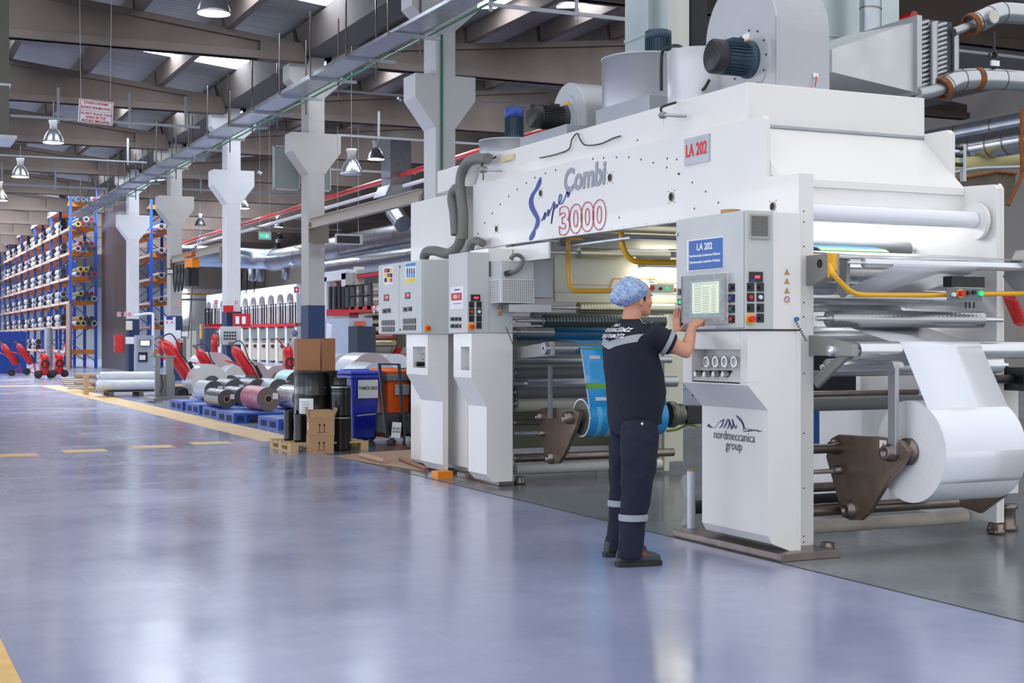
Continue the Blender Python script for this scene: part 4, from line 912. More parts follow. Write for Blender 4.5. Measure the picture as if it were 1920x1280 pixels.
# blue printed roll on the middle unit with its web
c = PX(1090, 783, 5.95); Rb = 36 * dep(c) / F; x2 = PY(1236, 783, c.y).x
BPRT = mat('cyan_print', (24, 146, 214), 0.25, coat=0.4)
rb = thing('film_roll', 'blue printed film roll mounted behind the worker on the middle unit', 'film roll', (6.5, c.y, c.z - Rb))
m = MB().cyl((c.x, c.y, c.z), (x2, c.y, c.z), Rb, n=48, caps=False); m.build('wound_film', BPRT, rb)
m = MB()
for k in (0.08, 0.62): m.cyl((c.x + k, c.y, c.z), (c.x + k + 0.045, c.y, c.z), Rb + 0.001, n=48, caps=False)
m.mset(1); 
for k in (0.2, 0.34): m.cyl((c.x + k, c.y, c.z), (c.x + k + 0.06, c.y, c.z), Rb + 0.001, n=48, caps=False)
m.build('printed_bands', [mat('light_cyan', (90, 180, 226), 0.3), mat('pale_print', (150, 180, 214), 0.3)], rb)
m = MB().ring((c.x, c.y, c.z), (1, 0, 0), Rb, 0.05, 0.006, 48); m.build('roll_end', mat('grey_roll_end', (120, 116, 112), 0.4, 0.4), rb)
m = MB().ring((c.x - 0.003, c.y, c.z), (1, 0, 0), Rb * 1.0, Rb * 0.93, 0.004, 48); m.build('white_edge', PAPER, rb)
MB().cyl((c.x - 0.09, c.y, c.z), (x2, c.y, c.z), 0.055, n=20).build('core', DSTEEL, rb)
xl = c.x + 0.0; YT = PX(1087, 650, xl).y; mid(1019, 653, YT + 0.06, 11.5, 1300, STEEL); MB().prism([(YT, PX(1087, 660, xl).z - 0.03), (12.3, 1.18), (12.3, 1.28), (YT, PX(1087, 640, xl).z)], 'X', 5.66, 5.70).build('roller_arm', BRK, M0, 0.004); 
w1 = web([(c.y - Rb * 0.99, c.z), (YT - 0.01, PX(1087, 652, xl).z), (YT + 0.06, PX(1087, 640, xl).z), (YT + 0.5, PX(1087, 636, xl).z)], xl + 0.0, x2, 'blue_printed_web', BPRT)
def wpt(x, s_):   # point on the slanting web
    y0_, z0_ = c.y - Rb * 0.99, c.z; y1_, z1_ = YT - 0.01, PX(1087, 652, xl).z
    return Vector((x, y0_ + (y1_ - y0_) * s_ - 0.004, z0_ + (z1_ - z0_) * s_))
def wquad(m, xa_, xb_, s0, s1): m.add([wpt(xa_, s0), wpt(xb_, s0), wpt(xb_, s1), wpt(xa_, s1)], [(0, 1, 2, 3)])
m = MB(); wquad(m, xl, x2, 0.42, 0.5); wquad(m, xl, x2, 0.985, 1.0); wquad(m, xl, x2, 0.02, 0.05); m.mset(1)
for s0 in (0.25, 0.84):
    for dx in (0.08, 0.24): wquad(m, xl + dx, xl + dx + 0.11, s0, s0 + 0.05)
wquad(m, xl, xl + 0.012, 0, 1)
m.mset(2); wquad(m, xl + 0.07, xl + 0.38, 0.56, 0.8)
m.build('printed_bands', [LGREEN, mat('print_grey', (200, 206, 220), 0.4), mat('light_cyan2', (50, 160, 220), 0.3)], w1)
RW = Matrix(((-1, 0, 0), (0, 0, -1), (0, -1, 0)))
for s0, xx in ((0.3, 0.62), (0.9, 0.66)):
    p = wpt(xl + xx, s0); text('Costinda', p - Vector((0, 0.004, 0)), 0.1, INK if s0 < 0 else WTXT, w1, RW, shear=0.2)
m = MB(); wquad(m, xl + 0.52, xl + 0.68, 0.1, 0.22); wquad(m, xl + 0.56, xl + 0.7, 0.62, 0.8); m.build('dark_motif', mat('motif_brown', (70, 60, 56), 0.5), w1)
# yellow guard bars of the middle unit
t = thing('guard_bar', 'yellow bent guard bar of the middle unit, beneath the beam lettering', 'guard bar', tuple(PY(1065, 545, 11.6)))
pp = [PY(u, v, 11.7) for u, v in ((1065, 448), (1066, 500), (1068, 530), (1073, 541), (1084, 545), (1140, 545), (1300, 543))]
MB().tube(smoothpath(pp, 4), 0.022, 12).build('bar', YEL, t)
MB().ry(11.7, 1075, 448, 26, 4, 0.05).build('mounting_foot', YEL, t)
o = MB().ry(11.68, 1237, 541, 38, 16, 0.08).build('button_box', CREAM, t, 0.004)
MB().dy(11.6, 1222, 540, 4.5, 0.02).build('stop_button', REDP, o); MB().dy(11.6, 1238, 541, 3, 0.015).build('selector_knob', BLACK, o); MB().dy(11.6, 1250, 540, 3, 0.015).build('lit_button', GRN, o)
t = thing('guard_bar', 'yellow bent pipe hanging from the beam just left of the touch screen console', 'guard bar', tuple(PY(1165, 440, 10.2)))
pp = [PY(u, v, 10.4) for u, v in ((1165, 434), (1166, 455), (1172, 473), (1184, 486), (1205, 491), (1300, 492))]
MB().tube(smoothpath(pp, 4), 0.024, 12).build('bar', YEL, t)
tag(MB().prism([(10.1, 2.2), (10.1, 2.215), (11.2, 2.215), (11.2, 2.2)], 'X', 5.75, 7.1).prism([(9.9, 2.1), (9.9, 2.11), (10.6, 2.15), (10.6, 2.14)], 'X', 6.0, 7.1).build('steel_tray', GALV), 'crumpled galvanised sheet tray under the beam near the console', 'tray')
# perforated blower housing beside the KKN console
t = thing('heater_box', 'light grey box with perforated sides beside the marked console', 'heater box', tuple(PY(955, 570, 11.9)))
y_ = 11.75; x0 = PY(940, 540, y_).x; x1 = PY(1001, 540, y_).x; zt = PY(970, 489, y_).z; zb = PY(970, 568, y_).z; zm = PY(970, 523, y_).z; yb = PX(913, 540, x0).y
MB().box(x0, x1, y_, yb, zb, zt).build('housing', GREY, t, 0.005)
PERFW = mat('perforated_white', (214, 216, 216), 0.4)
MB().box(x0 - 0.012, x1, y_ - 0.012, yb, zb, zm).build('perforated_cover', PERFW, t, 0.003)
m = MB(); nx, nz = 15, 11
for i in range(nx):
    for j in range(nz):
        xx = x0 + (x1 - x0) * (i + 0.9) / (nx + 0.8); zz = zb + (zm - zb) * (j + 1) / (nz + 1); m.cyl((xx, y_ - 0.0125, zz), (xx, y_ - 0.014, zz), 0.0055, n=6)
for i in range(10):
    for j in range(nz):
        yy = y_ + (yb - y_) * (i + 1) / 11; zz = zb + (zm - zb) * (j + 1) / (nz + 1); m.cyl((x0 - 0.0125, yy, zz), (x0 - 0.014, yy, zz), 0.0055, n=6)
m.build('perforation', HOLE, t)['kind'] = 'stuff'
xe = PY(1038, 530, y_).x; MB().box(x1, xe, y_ + 0.02, y_ + 0.3, PY(1020, 558, y_).z, PY(1020, 486, y_).z).build('duct_neck', SHEET, t, 0.004)
MB().box(x0 + 0.1, xe, y_ + 0.05, y_ + 0.25, PY(1020, 585, y_).z, PY(1020, 571, y_).z).build('support_rail', STEEL, t)
pp = [PY(u, v, y_ - 0.04) for u, v in ((957, 485), (963, 479), (972, 478), (980, 485), (978, 497), (968, 508), (953, 512))]
MB().tube(smoothpath(pp, 5), 0.018, 10).build('hose', HOSE, t); MB().cyl(PY(957, 511, y_), PY(949, 513, y_ - 0.03), 0.026).build('hose_end', BLACK, t)
# big grey hoses behind the beam end
for k, (pts_, lab) in enumerate(((((868, 448), (868, 400), (863, 350), (868, 318), (885, 300), (915, 297)), 'outer grey hose curving over the far end of the machine beam'), (((855, 440), (852, 400), (848, 372), (853, 356), (865, 350)), 'inner grey hose beside the far end of the machine beam'), (((795, 484), (800, 472), (815, 470), (840, 475), (858, 462), (866, 440)), 'grey hose lying over the top of the wide console cabinet'), (((880, 472), (884, 458), (893, 451), (905, 456)), 'short grey hose behind the top of the narrow middle console'))):
    yy = 12.93 if k < 2 else (12.7 if k == 2 else 12.5)
    pp = [PX(u, v, 5.47) for u, v in pts_]
    tag(MB().tube(smoothpath(pp, 6), 0.052 if k < 3 else 0.04, 14).build('flexible_hose', HOSE), lab, 'hose')
# eye bolts with shackles on the beam
for k, (u, v) in enumerate(((906, 318), (1243, 216))):
    t = thing('lifting_shackle', ['lifting shackle with padlock at the far end of the machine beam', 'lifting shackle with keys above the number plate of the beam'][k], 'shackle', tuple(PX(u, v, 5.4)))
    c = PX(u, v, 5.45); k_ = dep(c) / F
    MB().ell(c, (9 * k_, 9 * k_, 7 * k_)).build('cap', mat('cast_aluminium', (150, 148, 146), 0.5, 0.6), t)
    MB().tube([c, c + Vector((0.0, -22 * k_, -3 * k_)), c + Vector((0.13, -30 * k_, -4 * k_))], 0.012, 8).build('pin', STEEL, t)
    MB().tube([c + Vector((0, 0, -8 * k_)), c + Vector((0, 0, -20 * k_))], 0.006, 6).build('tag', BLACK if k == 0 else PAPER, t)
    pp = [c, c + Vector((0, 0.02, 0.06)), PX(u + 24, v - 24, 5.6)]; MB().tube(smoothpath(pp, 5), 0.01, 8).build('cable', BLACK, t)
pp = [PX(u, v, 5.595) for u, v in ((1012, 296), (1040, 290), (1066, 280), (1072, 262), (1082, 250), (1088, 262), (1098, 272), (1125, 270), (1150, 259), (1163, 255))]
tag(MB().tube(smoothpath(pp, 5), 0.006, 6).build('thin_cable', BLACK), 'thin black cable looping along the top of the machine beam', 'cable')
tag(MB().box(5.59, 5.615, PX(962, 299, 5.6).y, PX(942, 299, 5.6).y, PX(952, 301, 5.6).z, PX(952, 291, 5.6).z).build('tape_strip', mat('masking_tape', (222, 204, 160), 0.6)), 'strip of masking tape on the machine beam near its far end', 'tape')
a = PY(1236, 640, 12.5); MB().box(a.x, 7.75, 12.5, 12.54, 0.12, PY(1250, 560, 12.5).z).build('cream_cover', CREAM, M0)
# ================================================================ ON TOP OF THE LAMINATOR
ZT = 3.17
VOL = mat('fan_housing_grey', (176, 178, 184), 0.38, 0.35, var=0.05)
MOTB = mat('motor_blue_grey', (44, 66, 84), 0.45)
def volute(x0, x1, yc, zc, R, t, name='scroll_housing', ccw=1, foot=True):
    """fan scroll: round rim with a straight tangent leg down to the box"""
    pts = []
    for i in range(0, 37):
        a = math.radians(-5 + 185 * i / 36) if ccw > 0 else math.radians(185 - 185 * i / 36)
        k = R * (0.86 + 0.14 * (1 - i / 36))
        pts.append((yc - math.cos(a) * k, zc + math.sin(a) * k))
    pts += [(yc + R * 0.86, zc - R * 0.2), (yc + R * 0.7, ZT), (yc - R, ZT)]
    MB().prism(pts, 'X', x0, x1).build(name, VOL, t, bevel=0.006)
    MB().prism(pts, 'X', x0 - 0.012, x0).build('side_plate', mat('side_plate_light', (196, 198, 202), 0.35, 0.35), t)
def motor(c, L, R, t, axis='X', m=None, capm=None, legs=False):
    m = m or MOTB; c = Vector(c)
    d = Vector((-1, 0, 0)) if axis == 'X' else Vector((0, 0, 1))
    o = MB().cyl(c, c + d * L * 0.72, R * 0.86, n=28).build('motor_body', m, t)
    fn = MB(); a = d.cross(Vector((0, 1, 0))).normalized(); b = d.cross(a)
    for k in range(28):
        th = 2 * math.pi * k / 28; q_ = a * math.cos(th) + b * math.sin(th); fn.bar(c + q_ * R * 0.92 + d * L * .05, c + q_ * R * 0.92 + d * L * .7, R * 0.05, R * 0.16, up=q_)
    fn.build('cooling_fins', m, o)
    MB().lathe(c, [(R * 0.9, L * 0.7), (R, L * 0.72), (R, L * 0.95), (R * 0.8, L), (0.001, L)], tuple(d)).build('fan_cowl', capm or BLACK, o)
    MB().lathe(c, [(R * 0.001, -0.01), (R * 1.1, -0.01), (R * 1.1, 0.02), (R * 0.9, 0.05), (R * 0.86, 0.1)], tuple(d)).build('end_flange', m, o)
    if axis == 'X':
        MB().box(c.x - L * 0.5, c.x - L * 0.2, c.y - R * 0.3, c.y + R * 0.4, c.z + R * 0.8, c.z + R * 1.15).build('terminal_box', m, o)
        m2 = MB()
        for k in range(1, 5): m2.ring(c + d * (L + 0.001), tuple(d), R * 0.18 * k, R * 0.18 * k - 0.004, 0.002, 24)
        m2.build('cowl_grille', mat('cowl_grille', (70, 72, 74), 0.5), o)
    return o
# near large fan
b1 = thing('extraction_fan', 'large grey fan with scroll housing on top of the laminator, nearest the camera', 'fan', (6.2, 8.9, ZT))
yN = 8.32; xL = PY(1460, 100, yN).x; xR = PY(1556, 100, yN).x
Rn = 0.5; volute(xL, xR, yN + Rn, ZT + 0.42, Rn, b1)
MB().prism([(yN - 0.004, ZT), (yN + 0.02, ZT), (yN + 0.02, ZT + 0.5), (yN - 0.004, ZT + 0.5)], 'X', xL - 0.02, xL).build('corner_strip', VOL, b1)
mc = PX(1404, 112, xL - 0.03)
MB().ring((xL - 0.018, mc.y, mc.z), (1, 0, 0), 0.235, 0.01, 0.012, 40).build('motor_plate', mat('side_plate_light', (196, 198, 202), 0.35, 0.35), b1)
m = MB()
for k in range(12): a = k * math.pi / 6; m.cyl((xL - 0.024, mc.y + 0.215 * math.cos(a), mc.z + 0.215 * math.sin(a)), (xL - 0.034, mc.y + 0.215 * math.cos(a), mc.z + 0.215 * math.sin(a)), 0.008, n=8)
m.build('plate_bolts', DSTEEL, b1)['kind'] = 'stuff'
motor((xL - 0.03, mc.y, mc.z), 0.33, 0.125, b1)
MB().box(xL - 0.027, xL - 0.024, mc.y + 0.0, mc.y + 0.09, mc.z + 0.12, mc.z + 0.15).build('yellow_label', YEL, b1)
MB().box(xL - 0.027, xL - 0.024, mc.y + 0.0, mc.y + 0.08, mc.z + 0.155, mc.z + 0.2).build('rating_plate', PAPER, b1)
o = MB().ry(yN - 0.004, 1529, 141, 10, 8, 0.004).build('cable_plate', PAPER, b1)
MB().tube([PY(1531, 143, yN - 0.02), PY(1530, 152, yN - 0.03), PY(1528, 163, yN - 0.02)], 0.004, 6).build('red_wire', REDP, o)
# curved scoop behind it
t = thing('inlet_scoop', 'curved grey sheet scoop left of the large fan', 'duct', (5.95, 9.3, ZT))
c0 = PX(1330, 150, 5.9)
MB().lathe((c0.x, c0.y + 0.15, ZT), [(0.24, 0), (0.24, 0.42), (0.225, 0.42), (0.225, 0)], (0, 0, 1), 36).build('scoop_wall', mat('fan_housing_light', (206, 208, 214), 0.35, 0.3), t)
MB().lathe((c0.x, c0.y + 0.15, ZT), [(0.001, 0.1), (0.224, 0.1)], (0, 0, 1), 36).build('scoop_floor', DARK, t)
# drum with upright motor
def drum(u0, u1, vt, vb, Y, label, mu, mv0, mv1, mr, capm, base=None):
    a = PY(u0, vb, Y); b = PY(u1, vb, Y); r_ = (b.x - a.x) / 2 * 0.98; cx_ = (a.x + b.x) / 2; zt_ = PY(u0, vt, Y).z
    t = thing('extraction_drum', label, 'fan', (cx_, Y, ZT))
    MB().lathe((cx_, Y, 0), [(r_, ZT + (0.1 if base else 0)), (r_, zt_), (r_ * 1.02, zt_), (r_ * 1.02, zt_ + 0.015), (0.001, zt_ + 0.03)], (0, 0, 1), 44).build('drum', VOL, t)
    if base:
        yf_, yn_ = PX(base[0], 215, 5.72).y, PX(base[1], 215, 5.72).y
        MB().box(5.72, 6.35, yn_, yf_, ZT - 0.01, PX(base[1], base[2], 5.72).z).build('base_box', SHEET, t, 0.004)
    p = PY(mu, mv1, Y); k = dep(p) / F
    motor((p.x, Y, zt_ + 0.02), (mv1 - mv0) * k, mr * k, t, 'Z', MOTB, capm)
    return t
drum(1137, 1282, 108, 190, 10.7, 'wide grey drum with dark upright motor, between the two scroll fans', 1234, 44, 100, 25, MOTB, (1117, 1217, 176))
drum(902, 1000, 264, 292, 12.7, 'low grey drum with blue capped upright motor at the far end of the machine', 964, 200, 262, 18, BLU)
# small far fan
b2 = thing('extraction_fan', 'smaller grey fan with scroll housing and black motor toward the far end of the machine', 'fan', (6.1, 11.5, ZT))
yS2 = PX(1116, 260, 5.75).y
a = PX(975, 282, 5.72); b = PX(1062, 262, 5.72)
MB().box(5.72, 6.25, b.y, a.y, ZT - 0.02, PX(1062, 232, 5.72).z).build('base_box', SHEET, b2, 0.004)
Z0 = ZT; ZT = PX(1062, 232, 5.72).z
yy = PX(1084, 210, 5.98).y; zz = PX(1098, 200, 5.98).z
volute(5.98, 6.26, yy + 0.2, ZT + 0.12, 0.36, b2)
MB().ring((5.96, yy + 0.22, ZT + 0.13), (1, 0, 0), 0.22, 0.01, 0.01, 36).build('motor_plate', mat('side_plate_light', (196, 198, 202), 0.35, 0.35), b2)
motor((5.96, yy + 0.22, ZT + 0.13), 0.36, 0.11, b2, 'X', mat('motor_black', (40, 42, 42), 0.45), BLACK)
MB().box(5.95, 5.953, yy + 0.13, yy + 0.21, ZT + 0.25, ZT + 0.28).build('yellow_label', YEL, b2)
ZT = Z0
pp = [PX(u, v, 5.85) for u, v in ((1240, 170), (1240, 120), (1243, 95), (1262, 86), (1280, 92), (1282, 130), (1276, 158))]
tag(MB().tube(smoothpath(pp, 5), 0.014, 8).build('power_cable', BLACK), 'black power cable looping in front of the wide grey drum', 'cable')
pp = [PX(u, v, 5.8) for u, v in ((1330, 150), (1318, 168), (1295, 178), (1262, 190), (1245, 205))]
tag(MB().tube(smoothpath(pp, 5), 0.012, 8).build('power_cable', BLACK), 'black power cable running from the large fan motor down to the shackle', 'cable')
# heat exchanger with diffuser and steam pipes
hx = thing('heat_exchanger', 'steel tube heat exchanger with tapered sheet duct at the top right', 'heat exchanger', (7.0, 9.4, ZT + 0.1))
Y = 8.9
def P4(u, v, y): return tuple(PY(u, v, y))
DIF = mat('worn_sheet', (196, 198, 200), 0.4, 0.55, var=0.15, vscale=4)
m = MB(); y2_ = 9.7
fr = [P4(1560, 92, Y + .1), P4(1560, 135, Y + .1), P4(1712, 172, Y), P4(1712, 42, Y)]; bk = [tuple(Vector(p) + Vector((0.0, 0.5 if i < 2 else 0.8, 0.06 if i in (0, 3) else 0))) for i, p in enumerate(fr)]
m.add(fr + bk, [(0, 1, 2, 3), (7, 6, 5, 4), (0, 3, 7, 4), (1, 5, 6, 2), (0, 4, 5, 1), (3, 2, 6, 7)]); m.build('tapered_duct', DIF, hx)
xf = fr[3][0]; zf0, zf1 = fr[2][2] - 0.03, fr[3][2] + 0.05
MB().box(xf, xf + 0.05, Y - 0.05, Y + 0.85, zf0, zf1).build('duct_flange', STEEL, hx, 0.003)
xc1 = PY(1785, 100, Y).x
m = MB(); nr = 15
for j in range(nr):
    z_ = zf0 + 0.05 + (zf1 - zf0 - 0.1) * j / (nr - 1)
    for x in (xf + 0.09, xf + 0.18, xf + 0.27): m.lathe((x, Y - 0.02, z_), [(0.014, -0.05), (0.018, 0.0), (0.014, 0.05)], (0.9, -0.1, 0.3), 8)
m.build('tube_bends', STEEL, hx)['kind'] = 'stuff'
MB().box(xf + 0.05, xc1, Y, Y + 0.8, zf0 - 0.02, zf1 - 0.01).build('coil_block', mat('coil_dark', (84, 86, 90), 0.45, 0.6, bump=0.5, bscale=60), hx)
MB().tube([(xf + 0.16, Y - 0.06, zf0 + 0.08), (xf + 0.16, Y - 0.06, zf1 - 0.05)], 0.03, 14).build('header_pipe', STEEL, hx)
MB().tube([(xc1 + 0.02, Y - 0.02, zf0 + 0.2), (xc1 + 0.02, Y - 0.02, zf1 - 0.07)], 0.028, 14).build('header_pipe', STEEL, hx)
SP = mat('steam_lagging', (190, 192, 196), 0.22, 0.95, var=0.08); RST = mat('rusty_band', (140, 84, 44), 0.7, 0.3, var=0.4, vscale=20)
def lagged(pts, r, label, rings=(), nm='steam_pipe'):
    t = thing(nm, label, 'pipe', pts[0]); pth = smoothpath(pts, 8); MB().tube(pth, r, 22).build('lagging', SP, t)
    m = MB(); n = len(pth)
    for k in range(3, n - 1, 9):
        d = (pth[k + 1] - pth[k - 1]); m.ring(pth[k], tuple(d), r * 1.02, r * 0.98, 0.012, 22)
    m.build('lagging_seams', DSTEEL, t)
    for k in rings:
        i = int(k * (n - 1)); d = pth[min(i + 1, n - 1)] - pth[max(i - 1, 0)]; MB().ring(pth[i], tuple(d), r * 1.08, r * 0.9, 0.05, 22).build('rusty_band', RST, t)
    return t
u1 = lagged([PY(u, v, 8.85) for u, v in ((1822, 46), (1845, 36), (1868, 26), (1890, 24), (1960, 30))], 0.085, 'upper lagged steam pipe with a dial gauge at the top right corner', (0,))
MB().tube([PY(1788, 60, 8.86), PY(1824, 46, 8.85)], 0.035, 14).build('branch_pipe', STEEL, u1)
g = PY(1864, 31, 8.72); o = MB().cyl(g, g + Vector((0, 0.06, 0)), 0.055, n=28).build('dial_gauge', STEEL, u1); MB().cyl(g - Vector((0, 0.003, 0)), g, 0.047, n=28).build('gauge_face', mat('old_gauge_face', (205, 200, 186), 0.4), o)
u2 = lagged([PY(u, v, 8.8) for u, v in ((1768, 165), (1790, 152), (1815, 148), (1850, 148), (1890, 150), (1960, 156))], 0.085, 'lower lagged steam pipe with a rust stained joint at the right', (0.0, 0.5))
MB().tube([PY(1722, 176, 8.86), PY(1745, 172, 8.84), PY(1770, 164, 8.8)], 0.055, 14).build('branch_pipe', STEEL, u2)
vt = thing('valve', 'black hand valve hanging between the two steam pipes', 'valve', tuple(PY(1862, 125, 8.8)))
MB().tube([PY(1863, 60, 8.78), PY(1864, 130, 8.78)], 0.014, 8).build('stem', BLACK, vt); c = PY(1862, 104, 8.76); MB().ring(c, (0.3, 1, 0), 0.04, 0.026, 0.02, 24).build('handwheel', BLACK, vt)
MB().ry(8.76, 1864, 119, 14, 10, 0.02).build('white_tag', PAPER, vt)
# duct work behind the fans
def boxduct(u0, u1, v0, v1, Y, dz, label, m=GALV, name='air_duct', zmax=None):
    a = PY(u0, v1, Y); b = PY(u1, v0, Y); t = thing(name, label, 'duct', ((a.x + b.x) / 2, Y, a.z))
    MB().box(a.x, b.x, Y, Y + dz, a.z, zmax or b.z).build('duct_body', m, t, 0.004)
    k = int((b.z - a.z) / 0.55) + 1
    for i in range(k): MB().box(a.x - 0.015, b.x + 0.015, Y - 0.015, Y + dz, a.z + 0.55 * i + 0.25, a.z + 0.55 * i + 0.28).build('seam_flange', m, t)
    return t
PALE = mat('pale_galvanised', (186, 198, 200), 0.35, 0.6, var=0.12, vscale=3)
boxduct(1214, 1268, -60, 108, 13.4, 0.5, 'pale upright rectangular duct behind the dark upright motor', PALE, zmax=8.5)
tag(MB().box(PY(1270, 0, 13).x, PY(1292, 0, 13).x, 13.0, 13.2, 3.0, 8.4).build('steel_post', mat('post_beige', (200, 198, 190), 0.5)), 'beige steel post between the pale duct and the large fan', 'post')
tag(MB().box(PY(1297, 0, 13.2).x, PY(1326, 0, 13.2).x, 13.2, 13.4, 3.0, 8.4).build('steel_post', DARK), 'dark steel post right of the beige post behind the fans', 'post')
boxduct(1540, 1686, -60, 110, 12.5, 0.6, 'wide pale rectangular duct rising behind the heat exchanger', PALE, zmax=8.5)
p = PY(1621, 90, 12.3); t = thing('spiral_duct', 'round spiral duct rising in front of the wide pale duct', 'duct', (p.x, 12.2, p.z - 0.6))
MB().cyl((p.x, 12.2, p.z - 0.7), (p.x, 12.2, 8), 0.115, n=28).build('duct_tube', GALV, t); m = MB()
for k in range(10): m.ring((p.x, 12.2, p.z - 0.5 + 0.3 * k), (0.08, 0, 1), 0.12, 0.113, 0.015, 28)
m.build('spiral_seam', DSTEEL, t)
# right background: ducts, tank, wrapped pipe
def yduct(X, z_, r_, y0, y1, label, m=GALV, seams=0.7, nm='spiral_duct'):
    t = thing(nm, label, 'duct', (X, (y0 + y1) / 2, z_ - r_)); MB().cyl((X, y0, z_), (X, y1, z_), r_, n=36).build('duct_tube', m, t); mm = MB(); y = y0
    while y < y1: mm.ring((X, y, z_), (0, 1, 0), r_ * 1.015, r_ * 0.98, 0.03, 36); y += seams
    mm.build('seams', DSTEEL, t); return t
yduct(14, 1.37 + .192 * 14 / .907 - 0.08, 0.13, 9, 26, 'long polished round duct at the right edge behind the machine')
yduct(13.2, 1.37 + .165 * 14 / .907 - 0.05, 0.17, 9, 26, 'lower ribbed round duct at the right edge behind the machine', SP, 0.3)
t = thing('steel_hopper', 'brown rusty steel hopper behind the right side of the machine', 'hopper', tuple(PY(1850, 395, 12)))
pl_ = [(PY(u, v, 12).x, PY(u, v, 12).z) for u, v in ((1790, 335), (1870, 322), (1905, 325), (1903, 365), (1880, 392), (1790, 400))]; pl_.reverse()
MB().prism(pl_, 'Y', 12, 12.8).build('hopper_body', mat('rusty_steel', (104, 94, 84), 0.5, 0.5, var=0.3, vscale=4), t, 0.006)
MB().tube([PY(1790, 336, 11.98), PY(1870, 322, 11.98), PY(1905, 325, 11.98)], 0.02, 8).build('rim', RST, t)
tag(MB().tube(smoothpath([PY(u, v, 14) for u, v in ((1780, 312), (1830, 308), (1870, 300), (1930, 296))], 5), 0.11, 14).build('wrapped_pipe', mat('yellow_wrap', (196, 188, 132), 0.6, bump=0.6, bscale=14)), 'pale yellow wrapped pipe behind the right side of the machine', 'pipe')
tag(MB().tube(smoothpath([PY(u, v, 11.5) for u, v in ((1780, 325), (1830, 316), (1880, 314), (1935, 312))], 5), 0.02, 10).build('conduit', STEEL), 'thin steel conduit in front of the yellow wrapped pipe', 'pipe')
tag(MB().tube([PY(1916, 205, 11), PY(1916, 330, 11), PY(1890, 385, 11)], 0.02, 8).build('rusty_hose', RST), 'rusty brown hose hanging at the right edge', 'hose')
t = thing('roller_frame', 'small grey frame with dark rollers just right of the hood', 'frame', tuple(PY(1800, 320, 11)))
a, b = PY(1792, 320, 11), PY(1812, 270, 11)
MB().box(b.x - 0.04, b.x, 11, 11.05, a.z - 0.1, b.z).build('post', STEEL, t)
for v in (277, 291, 308): p = PY(1800, v, 11); MB().cyl((a.x - 0.2, 11.02, p.z), (b.x, 11.02, p.z), 0.02).build('roller', BLACK, t)
# ================================================================ BACKGROUND MACHINES
# press line: units with tall arches, red gallery with black gates
PW = mat('press_white', (226, 226, 228), 0.4); PG = mat('press_grey', (150, 150, 146), 0.5); RD = mat('gallery_red', (190, 30, 44), 0.4)
X = 23.0
proto = None
for i in range(11):
    y = 100 - 2.1 * i
    if proto is None:
        t = thing('printing_unit', 'white printing unit of the far press line, one of the arched row', 'printing unit', (X, y, 0), 'press line units')
        def L(x0, x1, y0, y1, z0, z1): return MB().box(X + x0, X + x1, y + y0, y + y1, z0, z1)
        m = L(0, 1.5, 0.0, 0.6, 2.1, 4.6).box(X, X + 1.5, y, y + 0.35, 0, 2.1); m.build('tower', PW, t)
        m = L(0, 1.5, 0.6, 2.1, 4.1, 4.6); m.build('arch_head', PW, t)
        q_ = [(y + 0.6, 4.1), (y + 0.6, 3.7), (y + 0.8, 4.0), (y + 1.35, 4.12), (y + 1.9, 4.0), (y + 2.1, 3.7), (y + 2.1, 4.12)]
        MB().prism(q_, 'X', X, X + 1.5).build('arch_curve', PW, t)
        L(0.3, 1.5, 0.6, 2.1, 2.4, 4.1).build('arch_back', mat('arch_back', (150, 134, 122), 0.6), t)
        L(0.06, 1.5, 0.5, 2.1, 1.45, 2.1).build('control_face', mat('unit_panel', (118, 120, 112), 0.5), t)
        L(0.1, 1.5, 0.5, 2.1, 0.1, 1.2).build('lower_door', mat('unit_door', (176, 166, 146), 0.5), t)
        L(0.04, 0.1, 1.0, 1.5, 0.9, 1.08).build('door_window', BLACK, t)
        MB().cyl((X + 0.3, y + 0.36, 1.32), (X + 0.3, y + 2.1, 1.32), 0.11).build('cylinder', PG, t)
        L(-0.05, 1.4, 0, 2.1, 2.15, 2.35).build('red_gallery', RD, t)
        for dy in (0.1, 0.6, 1.2): L(-0.06, 0.0, dy, dy + 0.09, 2.35, 3.55).build('black_post', BLACK, t)
        L(-0.03, 0.0, 0, 2.1, 3.4, 3.44).build('rail', PAPER, t)
        proto = t
    else: dup(proto, (X, y, 0))
# upper arm rods above the far press units
for k, y in enumerate((96.5, 94, 92, 90.5, 88.5)):
    tag(MB().lathe((X, y, 4.3), [(0.01, 0), (0.09, 0.5), (0.09, 1.3), (0.01, 1.8)]).build('black_rod', BLACK), 'tapered black rod standing above the far printing units', 'rod', 'black rods over the press line')
# nearer press with red canopy and gates
t = thing('printing_press', 'press with white frame, red gallery and black gates behind the bins', 'printing press', (17.0, 46, 0))
X = 16.0
def r2(u0, v0, u1, v1, X_, t_=0.3):
    a = PX(u0, (v0 + v1) / 2, X_); b = PX(u1, (v0 + v1) / 2, X_); c = PX((u0 + u1) / 2, v0, X_); d = PX((u0 + u1) / 2, v1, X_)
    return MB().box(X_, X_ + t_, b.y, a.y, d.z, c.z)
def bx2(name, u0, v0, u1, v1, X_, mm, t_=0.3, p=None): return r2(u0, v0, u1, v1, X_, t_).build(name, mm, p or t)
bx2('frame_post', 601, 520, 612, 640, X, PW); bx2('frame_head', 601, 508, 648, 526, X, PW); bx2('frame_post', 640, 512, 648, 545, X, PW)
bx2('red_canopy', 615, 516, 645, 528, X + 0.3, RD); bx2('frame_back', 613, 526, 648, 572, X + 0.6, mat('press_beige', (170, 140, 130), 0.6))
